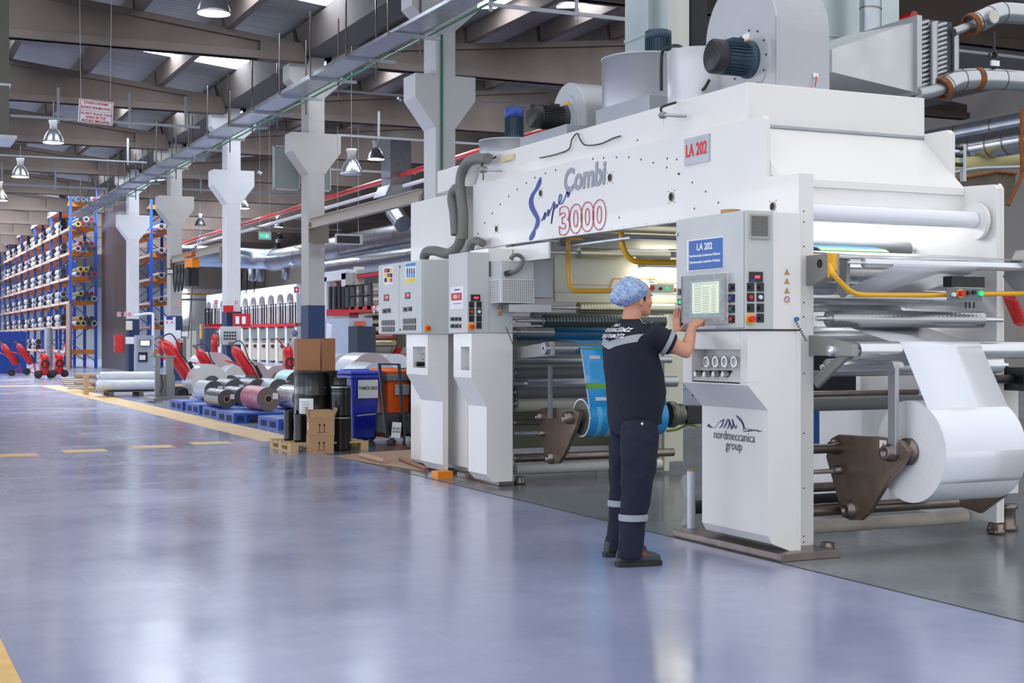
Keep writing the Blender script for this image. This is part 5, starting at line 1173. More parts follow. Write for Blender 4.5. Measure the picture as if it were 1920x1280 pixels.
bx2('junction_panel', 648, 512, 662, 532, X - 0.1, PG); bx2('upright', 663, 500, 668, 535, X, mat('ivory', (216, 212, 200), 0.5)); bx2('red_canopy', 668, 512, 715, 518, X, RD); bx2('canopy_beam', 668, 503, 715, 511, X, SHEET); bx2('canopy_back', 668, 518, 720, 530, X + 0.5, mat('press_dark', (110, 112, 118), 0.5))
bx2('red_deck', 612, 579, 655, 591, X - 0.4, RD, 1.0); bx2('red_deck', 655, 573, 740, 584, X - 0.4, RD, 1.0)
for u in (618, 627, 635, 643): bx2('black_post', u - 2, 537, u + 2, 580, X - 0.4, BLACK, 0.08)
for u in (650, 661, 676, 692): bx2('black_gate', u - 3.5, 534, u + 3, 580, X - 0.4, mat('gate_dark', (50, 56, 62), 0.45), 0.08)
bx2('gate_rail', 648, 533, 694, 536, X - 0.4, BLACK, 0.08); bx2('gate_rail', 650, 554, 694, 556, X - 0.4, BLACK, 0.06)
for k, v in enumerate((540, 549, 558, 566)): bx2('web_band', 668, v, 735, v + 5, X + 0.4, PAPER if k % 2 == 0 else PG)
p = PX(706, 579, X - 0.42); text('HE', (X - 0.42, p.y - 0.12, p.z), 0.28, WTXT, t, '-X', bold=0.01)
o = MB(); c = PX(701, 580, X - 0.41); o.ring((X - 0.41, c.y, c.z), (1, 0, 0), 0.12, 0.07, 0.01, 20).build('round_mark', WTXT, t)
GOLD = mat('brassy_roller', (190, 174, 120), 0.35, 0.6)
for v, rr in ((588, 0.07), (603, 0.08), (617, 0.09), (631, 0.07), (642, 0.09)):
    c = PX(690, v, X); MB().cyl((X, c.y + 0.9, c.z), (X, c.y - 2.6, c.z), rr).build('roller', GOLD if v != 631 else mat('red_brass', (170, 70, 40), 0.4, 0.4), t)
bx2('side_frame', 672, 586, 683, 650, X, PW, 0.3); bx2('roller_back', 655, 585, 745, 650, X + 0.5, mat('press_bed', (120, 110, 90), 0.6)); bx2('warning_label', 675, 602, 679, 610, X - 0.02, YEL, 0.02)
# grey-blue cabinet and desk in front of it
t = thing('switch_cabinet', 'pale blue-grey switch cabinet behind the beige column', 'cabinet', tuple(PX(630, 650, 14)))
a, b = PX(606, 598, 14), PX(653, 598, 14); MB().box(14, 14.8, b.y, a.y, 0, a.z).build('cabinet_body', mat('pale_blue_grey', (176, 186, 204), 0.5), t)
a, b = PX(653, 612, 14), PX(670, 612, 14); tag(MB().box(14, 14.6, b.y, a.y, 0, a.z).build('dark_cabinet', mat('slate', (46, 56, 70), 0.5)), 'dark slate cabinet right of the pale blue-grey cabinet', 'cabinet')
tag(r2(653, 602, 669, 611, 14.2, 0.3).build('orange_box', mat('coral', (226, 110, 84), 0.5)), 'coral red box on top of the dark slate cabinet', 'box')
t = thing('display_board', 'white tilted board on a stand behind the cardboard box', 'board', tuple(PX(616, 650, 13)))
c = PX(617, 624, 13); MB().cbox(c, (0.04, 0.42, 0.52), Matrix.Rotation(0.15, 3, 'X')).build('panel', PAPER, t)
MB().box(13.02, 13.08, c.y - 0.04, c.y + 0.04, 0, c.z).build('stand', STEEL, t)
# ducts above the presses
yduct(20, 5.55, 0.56, 46, 73, 'huge round spiral duct above the presses, upper of the two', mat('dark_galvanised', (140, 142, 146), 0.3, 0.9, var=0.2), 2.4)
yduct(19.2, 4.55, 0.36, 42, 62, 'lower round spiral duct above the nearer press', mat('dark_galvanised', (140, 142, 146), 0.3, 0.9, var=0.2), 2.0)
t = thing('spiral_duct', 'long bluish round duct running crosswise behind the white column', 'duct', (17, 75, 5.3))
MB().tube(smoothpath([(15.0, 75.5, 5.85), (16, 75.5, 5.85), (18.6, 75.3, 5.8), (19.8, 74.4, 5.7), (20, 72.5, 5.6)], 8), 0.55, 32).build('duct_tube', mat('bluish_galvanised', (176, 192, 206), 0.3, 0.8, var=0.1), t)
m = MB()
for k in range(9): m.ring((15.2 + 0.4 * k, 75.5, 5.85), (1, 0, 0), 0.56, 0.54, 0.03, 28)
m.build('seams', mat('seam_blue', (130, 146, 160), 0.4, 0.8), t)
for k, (u, v0, v1, Y_) in enumerate(((472, 500, 520, 72), (487, 500, 521, 72), (535, 495, 515, 62), (612, 480, 508, 52), (632, 478, 508, 50), (655, 474, 505, 48))):
    a = PX(u, v0, 20); b = PX(u, v1 + 4, 20); m = MB().tube(smoothpath([a, a + Vector((0, -0.1, -0.5)), b], 4), [0.22] * 9, 14) if k < 3 else MB().tube(smoothpath([a, a + Vector((0, 0.0, -0.5)), b + Vector((0, -0.9, 0))], 4), 0.24, 14)
    tag(m.build('duct_branch', GALV), 'short round branch dropping from the large duct above the presses', 'duct', 'duct branches')
boxduct(732, 771, 262, 345, 44, 0.9, 'upright rectangular duct left of the tall white column', GALV)
t = thing('duct_hood', 'flared end of the upright duct left of the tall column', 'duct', tuple(PY(750, 362, 44))); a, b = PY(722, 366, 43.8), PY(775, 366, 43.8); c_, d_ = PY(732, 345, 43.8), PY(771, 345, 43.8)
MB().add([(a.x, 43.8, a.z), (b.x, 43.8, b.z), (d_.x, 43.8, d_.z), (c_.x, 43.8, c_.z), (a.x, 45, a.z), (b.x, 45, b.z), (d_.x, 45, d_.z), (c_.x, 45, c_.z)], [(0, 1, 2, 3), (4, 7, 6, 5), (0, 4, 5, 1), (3, 2, 6, 7), (0, 3, 7, 4), (1, 5, 6, 2)]).build('hood', GALV, t)
a, b = PY(765, 415, 33), PY(735, 388, 33)
tag(MB().tube([PX(738, 395, 19), PX(756, 420, 19)], 0.34, 18).build('duct_branch', GALV), 'slanting crumpled duct joining the huge round duct from above', 'duct')
# grey electrical panels on the beige column and exit sign
def colpanel(u0, v0, u1, v1, Y, label, name='electrical_box', mm=None):
    a = PY(u0, v1, Y); b = PY(u1, v0, Y); t = thing(name, label, 'panel', ((a.x + b.x) / 2, Y, a.z)); MB().box(a.x, b.x, Y, Y + 0.12, a.z, b.z).build('panel_face', mm or mat('panel_green_grey', (134, 140, 138), 0.5), t)
    m = MB().box(a.x, b.x, Y - 0.02, Y, b.z - 0.03, b.z).box(a.x, b.x, Y - 0.02, Y, a.z, a.z + 0.03).box(a.x, a.x + 0.03, Y - 0.02, Y, a.z, b.z).box(b.x - 0.03, b.x, Y - 0.02, Y, a.z, b.z); m.build('frame', PERF, t); return t
colpanel(513, 275, 562, 355, 33.0, 'grey framed panel hanging left behind the beige column')
colpanel(593, 276, 620, 358, 33.0, 'grey framed panel hanging right behind the beige column')
t = thing('exit_sign', 'hanging green and white running exit sign between the columns', 'sign', tuple(PY(496, 450, 38)))
MB().ry(38, 496, 442, 23, 15, 0.06).build('box', SHEET, t); MB().ry(37.93, 496, 442, 19, 9, 0.005).build('green_field', mat('exit_green', (60, 190, 150), 0.5, emit=(60, 190, 150), estr=0.4), t)
m = MB(); m.ry(37.92, 491, 442, 5, 1.2, 0.004); c = PY(498, 442, 37.91); m.add([(c.x, 37.91, c.z + 0.06), (c.x, 37.91, c.z - 0.06), (c.x + 0.1, 37.91, c.z)], [(0, 1, 2)]); m.build('arrow', WTXT, t)
for u in (487, 505): p = PY(u, 434, 38); MB().tube([p, p + Vector((0, 0, 3.0))], 0.006, 5).build('wire', STEEL, t)
t = thing('hanging_display', 'dark hanging display box with pale frame right of the beige column', 'display', tuple(PY(652, 458, 30)))
MB().ry(30, 652, 449, 48, 19, 0.15).build('frame', PERF, t); MB().ry(29.85, 653, 449, 43, 14, 0.01).build('dark_face', mat('dark_display', (14, 14, 16), 0.3), t)
for u in (633, 672): p = PY(u, 440, 30); MB().tube([p, p + Vector((0, 0, 2.4))], 0.006, 5).build('wire', STEEL, t)
for k, (u, v, Y_) in enumerate(((556, 543, 31.9), (405, 566, 39.9), (333, 568, 47.9), (223, 589, 55.9), (236, 589, 55.9), (243, 589, 55.9), (443, 567, 39.9))):
    t = thing('emergency_sign', ['small red and white evacuation sign on the left edge of the beige column', 'small red and white sign on the left edge of the button box column', 'small red and white sign beside the floodlight column', 'leftmost of three small signs on the slim far column', 'middle of three small signs on the slim far column', 'rightmost of three small signs on the slim far column', 'small red and white sign right of the button box column'][k], 'sign', tuple(PY(u, v, Y_)))
    w_ = 11 if k == 0 else 7
    MB().ry(Y_, u, v, w_, w_ * 1.2, 0.02).build('plate', PAPER, t); MB().ry(Y_ - 0.02, u, v, w_ * 0.75, w_ * 0.9, 0.004).build('red_field', RTXT, t); MB().ry(Y_ - 0.024, u, v, w_ * 0.3, w_ * 0.45, 0.004).build('pictogram', WTXT, t)
# fittings on the columns
t = thing('button_box', 'grey junction box with rows of buttons on the white column', 'junction box', tuple(PX(430, 645, 9.3)))
MB().ry(39.6, 430, 629, 35, 34, 0.3).build('box', GREY, t, 0.01); m = MB()
for i in range(5):
    for j in range(3): m.dy(39.3, 421 + 5 * i, 623 + 6 * j, 1.6, 0.05, 8)
m.build('button_rows', BLACK, t)
tag(MB().ry(39.9, 428, 579, 19, 13, 0.02).build('red_notice', RTXT), 'red notice board above the button box on the white column', 'sign')
tag(MB().ry(39.85, 451, 600, 30, 24, 0.25).build('red_display', mat('red_display', (200, 40, 50), 0.4)), 'red and white pictogram board right of the button box column', 'sign')
MBw = MB().ry(39.59, 445, 600, 7, 14, 0.01).ry(39.59, 457, 600, 7, 14, 0.01); tag(MBw.build('board_pictures', WTXT), 'two white pictograms on the red board right of the button box', 'sign')
t = thing('service_board', 'white service board with blue heading on the grey column', 'board', tuple(PY(318, 640, 47.9)))
MB().ry(47.9, 318, 625, 20, 62, 0.1).build('board', PAPER, t); MB().ry(47.8, 318, 596, 12, 6, 0.01).build('blue_heading', BTXT, t)
m = MB().dy(47.8, 313, 604, 1.6, 0.04, 8).dy(47.8, 322, 604, 1.6, 0.04, 8); m.build('red_knobs', REDP, t)
for k, (u, v, w_, h_) in enumerate(((333, 627, 12, 16), (347, 626, 13, 9), (336, 638, 14, 8))): tag(MB().ry(47.75, u, v, w_, h_, 0.01).build('paper_sheet', PAPER), 'sheet of white paper pinned right of the service board', 'paper', 'papers by the service board')
t = thing('flood_light', 'small floodlight on the grey column above the service board', 'lamp', tuple(PY(318, 510, 47.6)))
MB().ry(47.6, 319, 509, 18, 12, 0.2).build('body', DSTEEL, t); MB().ry(47.4, 320, 509, 13, 7, 0.01).build('glass', PAPER, t); MB().box(9.7, 10.1, 47.4, 48, 3.75, 3.95).build('bracket', mat('brown_bracket', (128, 116, 102), 0.6), t)
t = thing('chain_hoist', 'orange chain hoist hanging on the crane joist', 'hoist', (9.62, 43.6, 3.5))
c = PX(358, 492, 9.6)
MB().box(9.5, 9.74, c.y - 0.6, c.y + 0.5, c.z - 0.18, c.z + 0.12).build('trolley', ORG, t, 0.02); MB().box(9.45, 9.8, c.y - 0.25, c.y + 0.15, c.z - 0.75, c.z - 0.15).build('motor', BLACK, t, 0.02)
MB().box(9.48, 9.76, c.y - 0.6, c.y + 0.6, c.z + 0.18, c.z + 0.3).build('end_stop', mat('brown_orange', (190, 110, 60), 0.5), t)
for k in range(3):
    y0 = c.y + 0.9 + 0.55 * k; MB().tube(smoothpath([(9.55, y0, c.z), (9.55, y0 + 0.05, c.z - 0.5), (9.55, y0 + 0.22, c.z - 0.85), (9.55, y0 + 0.4, c.z - 0.5), (9.55, y0 + 0.45, c.z)], 4), 0.03, 6).build('cable_loop', BLACK, t)
MB().tube([(9.62, c.y, c.z - 0.7), (9.62, c.y + 0.1, 0.3)], 0.02, 6).build('chain', DSTEEL, t); MB().tube([(9.6, c.y - 0.4, c.z - 0.3), (9.4, c.y - 0.5, 1.4)], 0.012, 6).build('pendant_cable', BLACK, t)
p = PX(377, 623, 9.5); MB().tube([p + Vector((0, 0, 0.25)), p - Vector((0, 0, 0.2))], 0.04, 8).build('hand_control', YEL, t)
# red hose cabinet and desk by the slim column
t = thing('hose_cabinet', 'red fire hose cabinet on the slim far column', 'cabinet', tuple(PY(221, 660, 55.9))); MB().ry(56, 221, 643.5, 17, 33, 0.4).build('cabinet', RED, t, 0.01); MB().ry(55.6, 215, 645, 2, 3, 0.02).build('latch', STEEL, t)
t = thing('work_station', 'grey workstation with monitor and printer by the slim column', 'workstation', tuple(PY(267, 690, 54)))
MB().ry(54.5, 267, 644, 31, 31, 0.5).build('upper_cabinet', mat('grey_cabinet', (170, 176, 186), 0.5), t); MB().ry(54, 272, 643, 20, 11, 0.1).build('monitor', BLACK, t); MB().ry(53.9, 272, 643, 17, 9, 0.01).build('screen', mat('screen_pale', (220, 228, 240), 0.4, emit=(220, 228, 240), estr=0.5), t)
MB().ry(54.3, 267, 681, 32, 46, 0.5).build('lower_cabinet', mat('grey_cabinet', (170, 176, 186), 0.5), t); MB().ry(53.8, 268, 669, 17, 18, 0.05).build('printer', BLACK, t); MB().ry(53.7, 267, 670, 11, 9, 0.02).build('paper_tray', PAPER, t)
tag(MB().ry(55.9, 242, 610, 12, 17, 0.03).build('paper_poster', mat('poster_pale', (222, 216, 196), 0.5)), 'pale poster on the navy foot of the slim column', 'poster')
tag(MB().ry(55.7, 242, 638, 15, 13, 0.2).build('clip_board', PAPER), 'white clipboard holder right of the red hose cabinet', 'holder')
tag(MB().tube(smoothpath([PY(u, v, 55) for u, v in ((252, 591), (262, 590), (284, 588), (287, 600), (286, 660))], 4), 0.05, 8).build('lamp_arm', PAPER), 'white bent lamp arm standing over the workstation', 'lamp')
# cabinets near the wall
for k, (u0, v0, u1, v1, Y_, col, lab) in enumerate(((330, 611, 358, 670, 60, (134, 130, 124), 'grey-brown cabinet behind the service board papers'), (385, 615, 404, 672, 52, (72, 84, 104), 'slate blue cabinet left of the white column'), (358, 620, 368, 650, 58, (200, 196, 180), 'narrow cream box right of the grey-brown cabinet'))):
    a, b = PY(u0, v0, Y_), PY(u1, v1, Y_); tag(MB().box(a.x, b.x, Y_, Y_ + 0.9, 0, a.z).build('steel_cabinet', mat('cab%d' % k, col, 0.5)), lab, 'cabinet')
tag(MB().box(PY(330, 550, 110).x, PY(560, 550, 110).x, 110, 110.3, PY(400, 553, 110).z, PY(400, 550, 110).z).build('gas_pipe', YEL), 'thin yellow pipe along the far wall', 'pipe')
tag(MB().box(PY(330, 538, 110).x, PY(600, 538, 110).x, 110, 110.4, PY(400, 564, 110).z, PY(400, 560, 110).z).build('wall_rail', SHEET), 'grey rail along the far white wall', 'rail')
a = PY(392, 594, 68)
g = thing('gate_rack', 'short far press with red base and black posts left of the white column', 'printing unit', tuple(a))
MB().ry(68, 396, 610, 26, 5, 1).build('red_base', RD, g)
for u in (385, 391, 397, 403): MB().ry(68, u, 593, 2, 30, 0.1).build('black_post', BLACK, g)
# ================================================================ RACKS WITH CYLINDERS
RNAVY = mat('rack_navy', (34, 66, 140), 0.45); RBLUE = mat('rack_blue', (30, 86, 186), 0.42); RLIT = mat('rack_beam_lit', (214, 206, 202), 0.45)
LV = [0.78, 2.0, 3.19, 4.37, 5.58, 6.76, 7.96]
def rack(x0, x1, y0, n, pitch, label):
    t = thing('pallet_rack', label, 'rack', ((x0 + x1) / 2, y0, 0))
    for i in range(n + 1):
        y = y0 + pitch * i
        for x in (x0, x1): MB().box(x - 0.07, x + 0.07, y - 0.05, y + 0.07, 0, 8.9).build('upright', RBLUE if i == 0 else RNAVY, t)
        if i < 3:
            z = 0.3; k = 0; m = MB(); m.box(x0, x1, y - 0.02, y + 0.02, 8.35, 8.4)
            while z < 8.0: m.bar((x0, y, z) if k % 2 else (x1, y, z), (x1, y, z + 0.95) if k % 2 else (x0, y, z + 0.95), 0.04); z += 0.95; k += 1
            m.build('frame_bracing', RBLUE if i == 0 else RNAVY, t)
        if i < n:
            m = MB()
            for z in LV: m.box(x0 - 0.05, x0 + 0.02, y + 0.07, y + pitch - 0.05, z - 0.06, z + 0.06)
            m.build('long_beam', RLIT, t)  # whitish tone paints in the light falling on these beams
            m = MB()
            for z in LV: m.box(x0 - 0.08, x0 - 0.05, y - 0.08, y + 0.1, z - 0.12, z + 0.12).box(x0, x1, y + pitch - 0.3, y + pitch - 0.2, z - 0.06, z + 0.04)
            m.build('orange_connector', ORG, t)
            m = MB()
            for z in LV: m.box(x0 + 0.03, x1 - 0.05, y + 0.3, y + pitch - 0.3, z + 0.0, z + 0.03)
            m.build('shelf_board', mat('shelf_board', (150, 104, 76), 0.7), t)
    for z in LV: MB().box(x0 + 0.07, x1 - 0.07, y0 + 0.08, y0 + 0.14, z - 0.11, z + 0.11).build('end_beam', ORG, t)
    return t
rack(9.4, 10.6, 71.0, 10, 3.7, 'tall blue and orange rack full of wrapped cylinders at the left')
rack(13.25, 14.5, 71.0, 3, 3.7, 'second blue and orange rack seen between two columns')
DEND = mat('dark_roll_end', (40, 38, 40), 0.6)
def protoroll(m, rimm, R=0.15, L=2.2):
    b = MB().cyl((0, 0, R), (0, L, R), R, n=14, caps=False); b.mset(1).ring((0, 0, R), (0, 1, 0), R * 1.02, R * 0.7, 0.05, 14); b.mset(2).ring((0, 0, R), (0, 1, 0), R * 0.7, R * 0.25, 0.04, 12)
    o = b.build('wrapped_cylinder', [m, rimm, DEND]); return o
WRAPS = [mat('wrap_white', (214, 206, 200), 0.35, var=0.2, vscale=5), mat('wrap_brown', (150, 122, 104), 0.5, var=0.25, vscale=5), mat('wrap_grey', (130, 130, 136), 0.3, var=0.3, vscale=5), mat('wrap_pale', (196, 192, 190), 0.3, var=0.25, vscale=6)]
RIMS = [mat('rim_dark', (60, 58, 62), 0.5), mat('rim_red', (150, 36, 60), 0.5), mat('rim_yellow', (186, 160, 60), 0.5), mat('rim_grey', (150, 150, 156), 0.4), mat('rim_blue', (50, 80, 120), 0.4), mat('rim_dark', (60, 58, 62), 0.5)]
protos = {}
def wroll(x, y, z, wi, ri, s, label, grp):
    k = (wi, ri)
    if k not in protos: protos[k] = protoroll(WRAPS[wi], RIMS[ri]); o = protos[k]
    else: o = protos[k].copy(); COL.objects.link(o)
    o.location = (x, y, z); o.scale = (s, 1, s); tag(o, label, 'cylinder', grp)
rnd = random.Random(3)
lvn = ['lowest', 'second', 'third', 'fourth', 'fifth', 'sixth', 'topmost']
for li, z in enumerate(LV):
    if li > 0:
        for k in range(4):
            wroll(9.65 + 0.25 * k, 71.25, z + 0.03, rnd.randrange(1, 4), rnd.choice([0, 1, 2, 3, 4]), rnd.uniform(0.82, 0.92), 'wrapped cylinder end on in the rack end bay, lower row of the %s shelf' % lvn[li], 'cylinders in the rack end, %s shelf' % lvn[li])
        for k in range(3):
            wroll(9.78 + 0.25 * k, 71.3, z + 0.27, rnd.randrange(1, 4), rnd.choice([0, 1, 2, 3, 0]), rnd.uniform(0.78, 0.92), 'wrapped cylinder end on in the rack end bay, upper row of the %s shelf' % lvn[li], 'upper cylinders in the rack end, %s shelf' % lvn[li])
    for b in range(1, 10):
        y = 71.0 + 3.7 * b
        if li == 0 and b < 4: continue
        for k in range(3):
            wroll(9.5 + (0.0 if k == 2 else 0.33 * k), y + rnd.uniform(0.3, 0.9) + (0.1 if k == 2 else 0), z + 0.03 + (0.3 if k == 2 else 0), rnd.choice([0, 0, 3]), rnd.choice([0, 0, 3]), rnd.uniform(0.95, 1.15), 'pale wrapped cylinder on the aisle side of the rack, %s shelf level' % lvn[li], 'cylinders on the aisle side, %s shelf' % lvn[li])
for li, z in enumerate(LV[1:]):
    for k in range(3): wroll(13.6 + 0.3 * k, 71.25, z + 0.03, rnd.randrange(1, 4), rnd.choice([0, 3, 4, 3]), 1.0, 'wrapped cylinder end on in the second rack, %s shelf' % lvn[li + 1], 'cylinders in the second rack, %s shelf' % lvn[li + 1])
# ================================================================ EXTINGUISHERS
TYRE = mat('dusty_tyre', (44, 42, 44), 0.7)
def bottle_cart(label, loc, s=1.0, rz=0.0):
    t = thing('wheeled_extinguisher', label, 'fire extinguisher', (0, 0, 0), 'wheeled fire extinguishers')
    a, b = Vector((-0.62, 0, 1.2)), Vector((-0.1, 0, 0.42)); d = (b - a).normalized()
    MB().tube([a - d * 0.02, a + d * 0.02, a + d * 0.08, a + d * 0.16, b - d * 0.05, b], [0.03, 0.065, 0.105, 0.122, 0.122, 0.08], 18).build('cylinder', RED, t)
    MB().tube([a - d * 0.1, a - d * 0.02], 0.03, 10).box(-0.74, -0.66, -0.02, 0.02, 1.25, 1.32).build('valve', DSTEEL, t)
    MB().tube([(-0.02, -0.1, 0.5), (0.06, -0.1, 0.06), (0.06, 0.1, 0.06), (-0.02, 0.1, 0.5)], 0.016, 8).tube([(-0.02, 0, 0.3), (-0.28, 0, 0.13)], 0.016, 8).tube([(0.06, 0, 0.06), (-0.28, 0, 0.13)], 0.018, 8).build('frame', RED, t)
    MB().tube(smoothpath([(-0.3, -0.1, 0.66), (-0.55, -0.11, 0.82), (-0.78, -0.11, 0.88), (-0.78, 0.11, 0.88), (-0.55, 0.11, 0.82), (-0.3, 0.1, 0.66)], 4), 0.016, 8).build('handle', RED, t)
    for y in (-0.17, 0.17): MB().lathe((-0.28, y, 0.13), [(0.001, -0.02), (0.06, -0.02), (0.07, -0.03), (0.13, -0.02), (0.13, 0.02), (0.07, 0.03), (0.001, 0.02)], (0, 1, 0)).build('wheel', TYRE, t)
    MB().tube(smoothpath([(-0.66, 0, 1.28), (-0.5, -0.06, 1.35), (-0.38, -0.1, 1.2), (-0.3, -0.12, 0.95), (-0.15, -0.12, 0.75), (-0.05, -0.12, 0.55)], 5), 0.014, 8).build('hose', BLACK, t)
    MB().tube([(-0.12, -0.13, 0.78), (0.0, -0.13, 0.5)], [0.025, 0.045], 10).build('horn', BLACK, t)
    t.location = loc; t.rotation_euler = (0, 0, rz); t.scale = (s, s, s); return t
p = PZ(364, 748); e0 = bottle_cart('large red wheeled extinguisher leaning beside the stainless lift', (p.x, p.y, 0), 1.12)
def ecart(u, v, lab, s=1.0, rz=0.0): p = PZ(u, v); return dup(e0, (p.x, p.y, 0), rz, lab, scale=(s, s, s))
ecart(416, 744, 'red wheeled extinguisher in front of the very large pinkish roll', 0.95); ecart(487, 747, 'red wheeled extinguisher leaning in front of the button box column', 1.0)
ecart(36, 704, 'red wheeled extinguisher cut by the left edge of the view'); ecart(64, 702, 'red wheeled extinguisher leaning on the rack, second from the left edge')
ecart(664, 714, 'red wheeled extinguisher leaning right, above the blue bin', 1.0, math.pi); ecart(720, 712, 'red wheeled extinguisher just left of the wide console leg', 1.0, math.pi)
ecart(640, 722, 'low red wheeled extinguisher right behind the cardboard box', 0.8, 0.2)
def powder(u, v, lab, h=0.85, r=0.17):
    p = PZ(u, v); x, y = p.x, p.y; t = thing('wheeled_extinguisher', lab, 'fire extinguisher', (x, y, 0), 'powder extinguishers on wheels')
    MB().lathe((x, y, 0), [(0.001, 0.1), (r * 0.8, 0.11), (r, 0.18), (r, h - 0.12), (r * 0.7, h), (0.04, h + 0.04), (0.001, h + 0.05)]).build('cylinder', RED, t)
    MB().tube([(x - 0.1, y, h), (x - 0.38, y, h + 0.28)], 0.02, 8).tube([(x - 0.1, y, h), (x - 0.1, y, 0.15)], 0.02, 8).build('handle', RED, t); MB().cyl((x, y, h + 0.04), (x, y, h + 0.12), 0.04).build('valve', DSTEEL, t)
    for k in (-0.22, 0.2): MB().lathe((x + k, y - 0.12, 0.14), [(0.001, -0.02), (0.14, -0.03), (0.14, 0.03), (0.001, 0.02)], (0.5, 1, 0)).build('wheel', TYRE, t)
    MB().ring((x + 0.02, y - r - 0.02, h * 0.6), (0, 1, 0), 0.15, 0.11, 0.05).build('hose', BLACK, t); return t
powder(83, 709, 'squat red wheeled powder extinguisher with black hose, left one before the rack leg'); powder(110, 707, 'squat red wheeled powder extinguisher with black hose, right one before the rack leg')
powder(540, 722, 'upright red wheeled extinguisher just left of the cardboard box', 1.15, 0.16)
def wallext(u, v, Y, lab, h=0.55):
    p = PY(u, v, Y); t = thing('fire_extinguisher', lab, 'fire extinguisher', (p.x, Y, p.z)); MB().lathe((p.x, Y, p.z), [(0.001, 0), (0.09, 0.01), (0.09, h * 0.8), (0.03, h * 0.95), (0.001, h)]).build('cylinder', RED, t)
    MB().tube(smoothpath([(p.x, Y, p.z + h), (p.x + 0.12, Y, p.z + h * 0.9), (p.x + 0.12, Y - 0.02, p.z + h * 0.3)], 4), 0.015, 6).build('hose', BLACK, t)
wallext(402, 661, 39.5, 'small red extinguisher on the navy foot of the white column'); wallext(334, 667, 47.5, 'small red extinguisher behind the leaning ones, by the grey column'); wallext(302, 664, 50, 'small red extinguisher left of the service board')
t = thing('hose_cabinet', 'red cabinet fixed on the first leg of the tall rack', 'cabinet', tuple(PY(125, 666, 70.6))); MB().ry(70.9, 125, 655, 10, 23, 0.3).build('cabinet', RED, t); MB().ry(70.6, 121, 655, 2, 10, 0.02).build('white_label', PAPER, t)
# things at the foot of the rack
tag(MB().box(8.7, 8.75, 66.0, 67.1, 0, 3.0).build('cardboard_sheet', CARD) , 'tall cardboard sheet standing between the far extinguishers', 'cardboard')
p = PZ(20, 703); tag(MB().box(p.x - 0.7, p.x + 0.9, p.y + 3, p.y + 4, 0, 1.7).build('blue_tank', BLU), 'blue tank behind the leftmost red extinguisher', 'tank')
p = PZ(90, 695); tag(MB().cyl((p.x, p.y, 0), (p.x, p.y, 1.9), 0.17).build('grey_tube', SHEET), 'upright grey tube before the tall rack', 'tube')
# ================================================================ ROLLS ON THE FLOOR AND PALLETS
BP = mat('blue_plastic', (36, 84, 176), 0.4, var=0.1)
def pallet(x, y, w=1.2, d=1.0, label='', m=None, h=0.17, grp=None, wood=False):
    t = thing('pallet', label, 'pallet', (x + w / 2, y + d / 2, 0), grp); m = m or BP
    if wood:
        for k in range(5): MB().box(x, x + w, y + k * (d - 0.1) / 4, y + k * (d - 0.1) / 4 + 0.1, h - 0.022, h).build('deck_board', m, t)
        for k in range(3):
            xx = x + k * (w - 0.1) / 2
            for j in range(3): yy = y + j * (d - 0.14) / 2; MB().box(xx, xx + 0.1, yy, yy + 0.14, 0.02, h - 0.04).build('block', m, t)
            MB().box(xx, xx + 0.1, y, y + d, 0, 0.02).build('bottom_board', m, t); MB().box(xx, xx + 0.1, y, y + d, h - 0.04, h - 0.022).build('stringer', m, t)
    else:
        MB().box(x, x + w, y, y + d, h - 0.04, h).build('deck', m, t, 0.005)
        for k in range(3):
            xx = x + k * (w - 0.22) / 2; f_ = MB().box(xx, xx + 0.22, y, y + d, 0, h - 0.04).build('runner', m, t)
            MB().box(xx + 0.05, xx + 0.17, y - 0.002, y, 0.025, h - 0.05).build('opening', mat('pallet_recess', (20, 44, 96), 0.8), f_)
            if k == 0:
                for j in range(2): MB().box(xx - 0.002, xx, y + 0.14 + 0.52 * j * d / 1.2, y + 0.5 + 0.52 * j * d / 1.2, 0.025, h - 0.05).build('opening', MATS['pallet_recess'], f_)
    return t
for k, (x, y, w) in enumerate(((5.75, 27.6, 1.3), (5.75, 26.1, 1.3), (5.72, 24.5, 1.3), (5.62, 22.95, 1.35), (5.8, 20.9, 1.2))):
    pallet(x, y, w, 1.2, ['farthest blue plastic pallet beside the yellow line', 'second farthest blue plastic pallet beside the yellow line', 'blue plastic pallet under the middle foil rolls', 'blue plastic pallet carrying the pink printed roll', 'blue plastic pallet nearest the black drums'][k], grp='blue plastic pallets')
FOIL = mat('silver_foil', (150, 158, 164), 0.22, 0.75, var=0.3, vscale=10, bump=0.35, bscale=16)
WFOIL = mat('plastic_wrapped_white', (214, 220, 226), 0.15, var=0.12, vscale=9, bump=0.4, bscale=14, coat=0.5)
PINK = mat('pink_print', (206, 130, 150), 0.3, var=0.5, vscale=16, bump=0.1, bscale=20)
KRAFT = mat('grey_brown_roll_end', (120, 106, 100), 0.6, var=0.1); PKEND = mat('pinkish_roll_end', (192, 172, 170), 0.6, var=0.08)
FEND = mat('foil_roll_end', (92, 92, 94), 0.45, 0.3)
TEALP = mat('pale_teal_print', (170, 214, 214), 0.3, var=0.2, vscale=20)
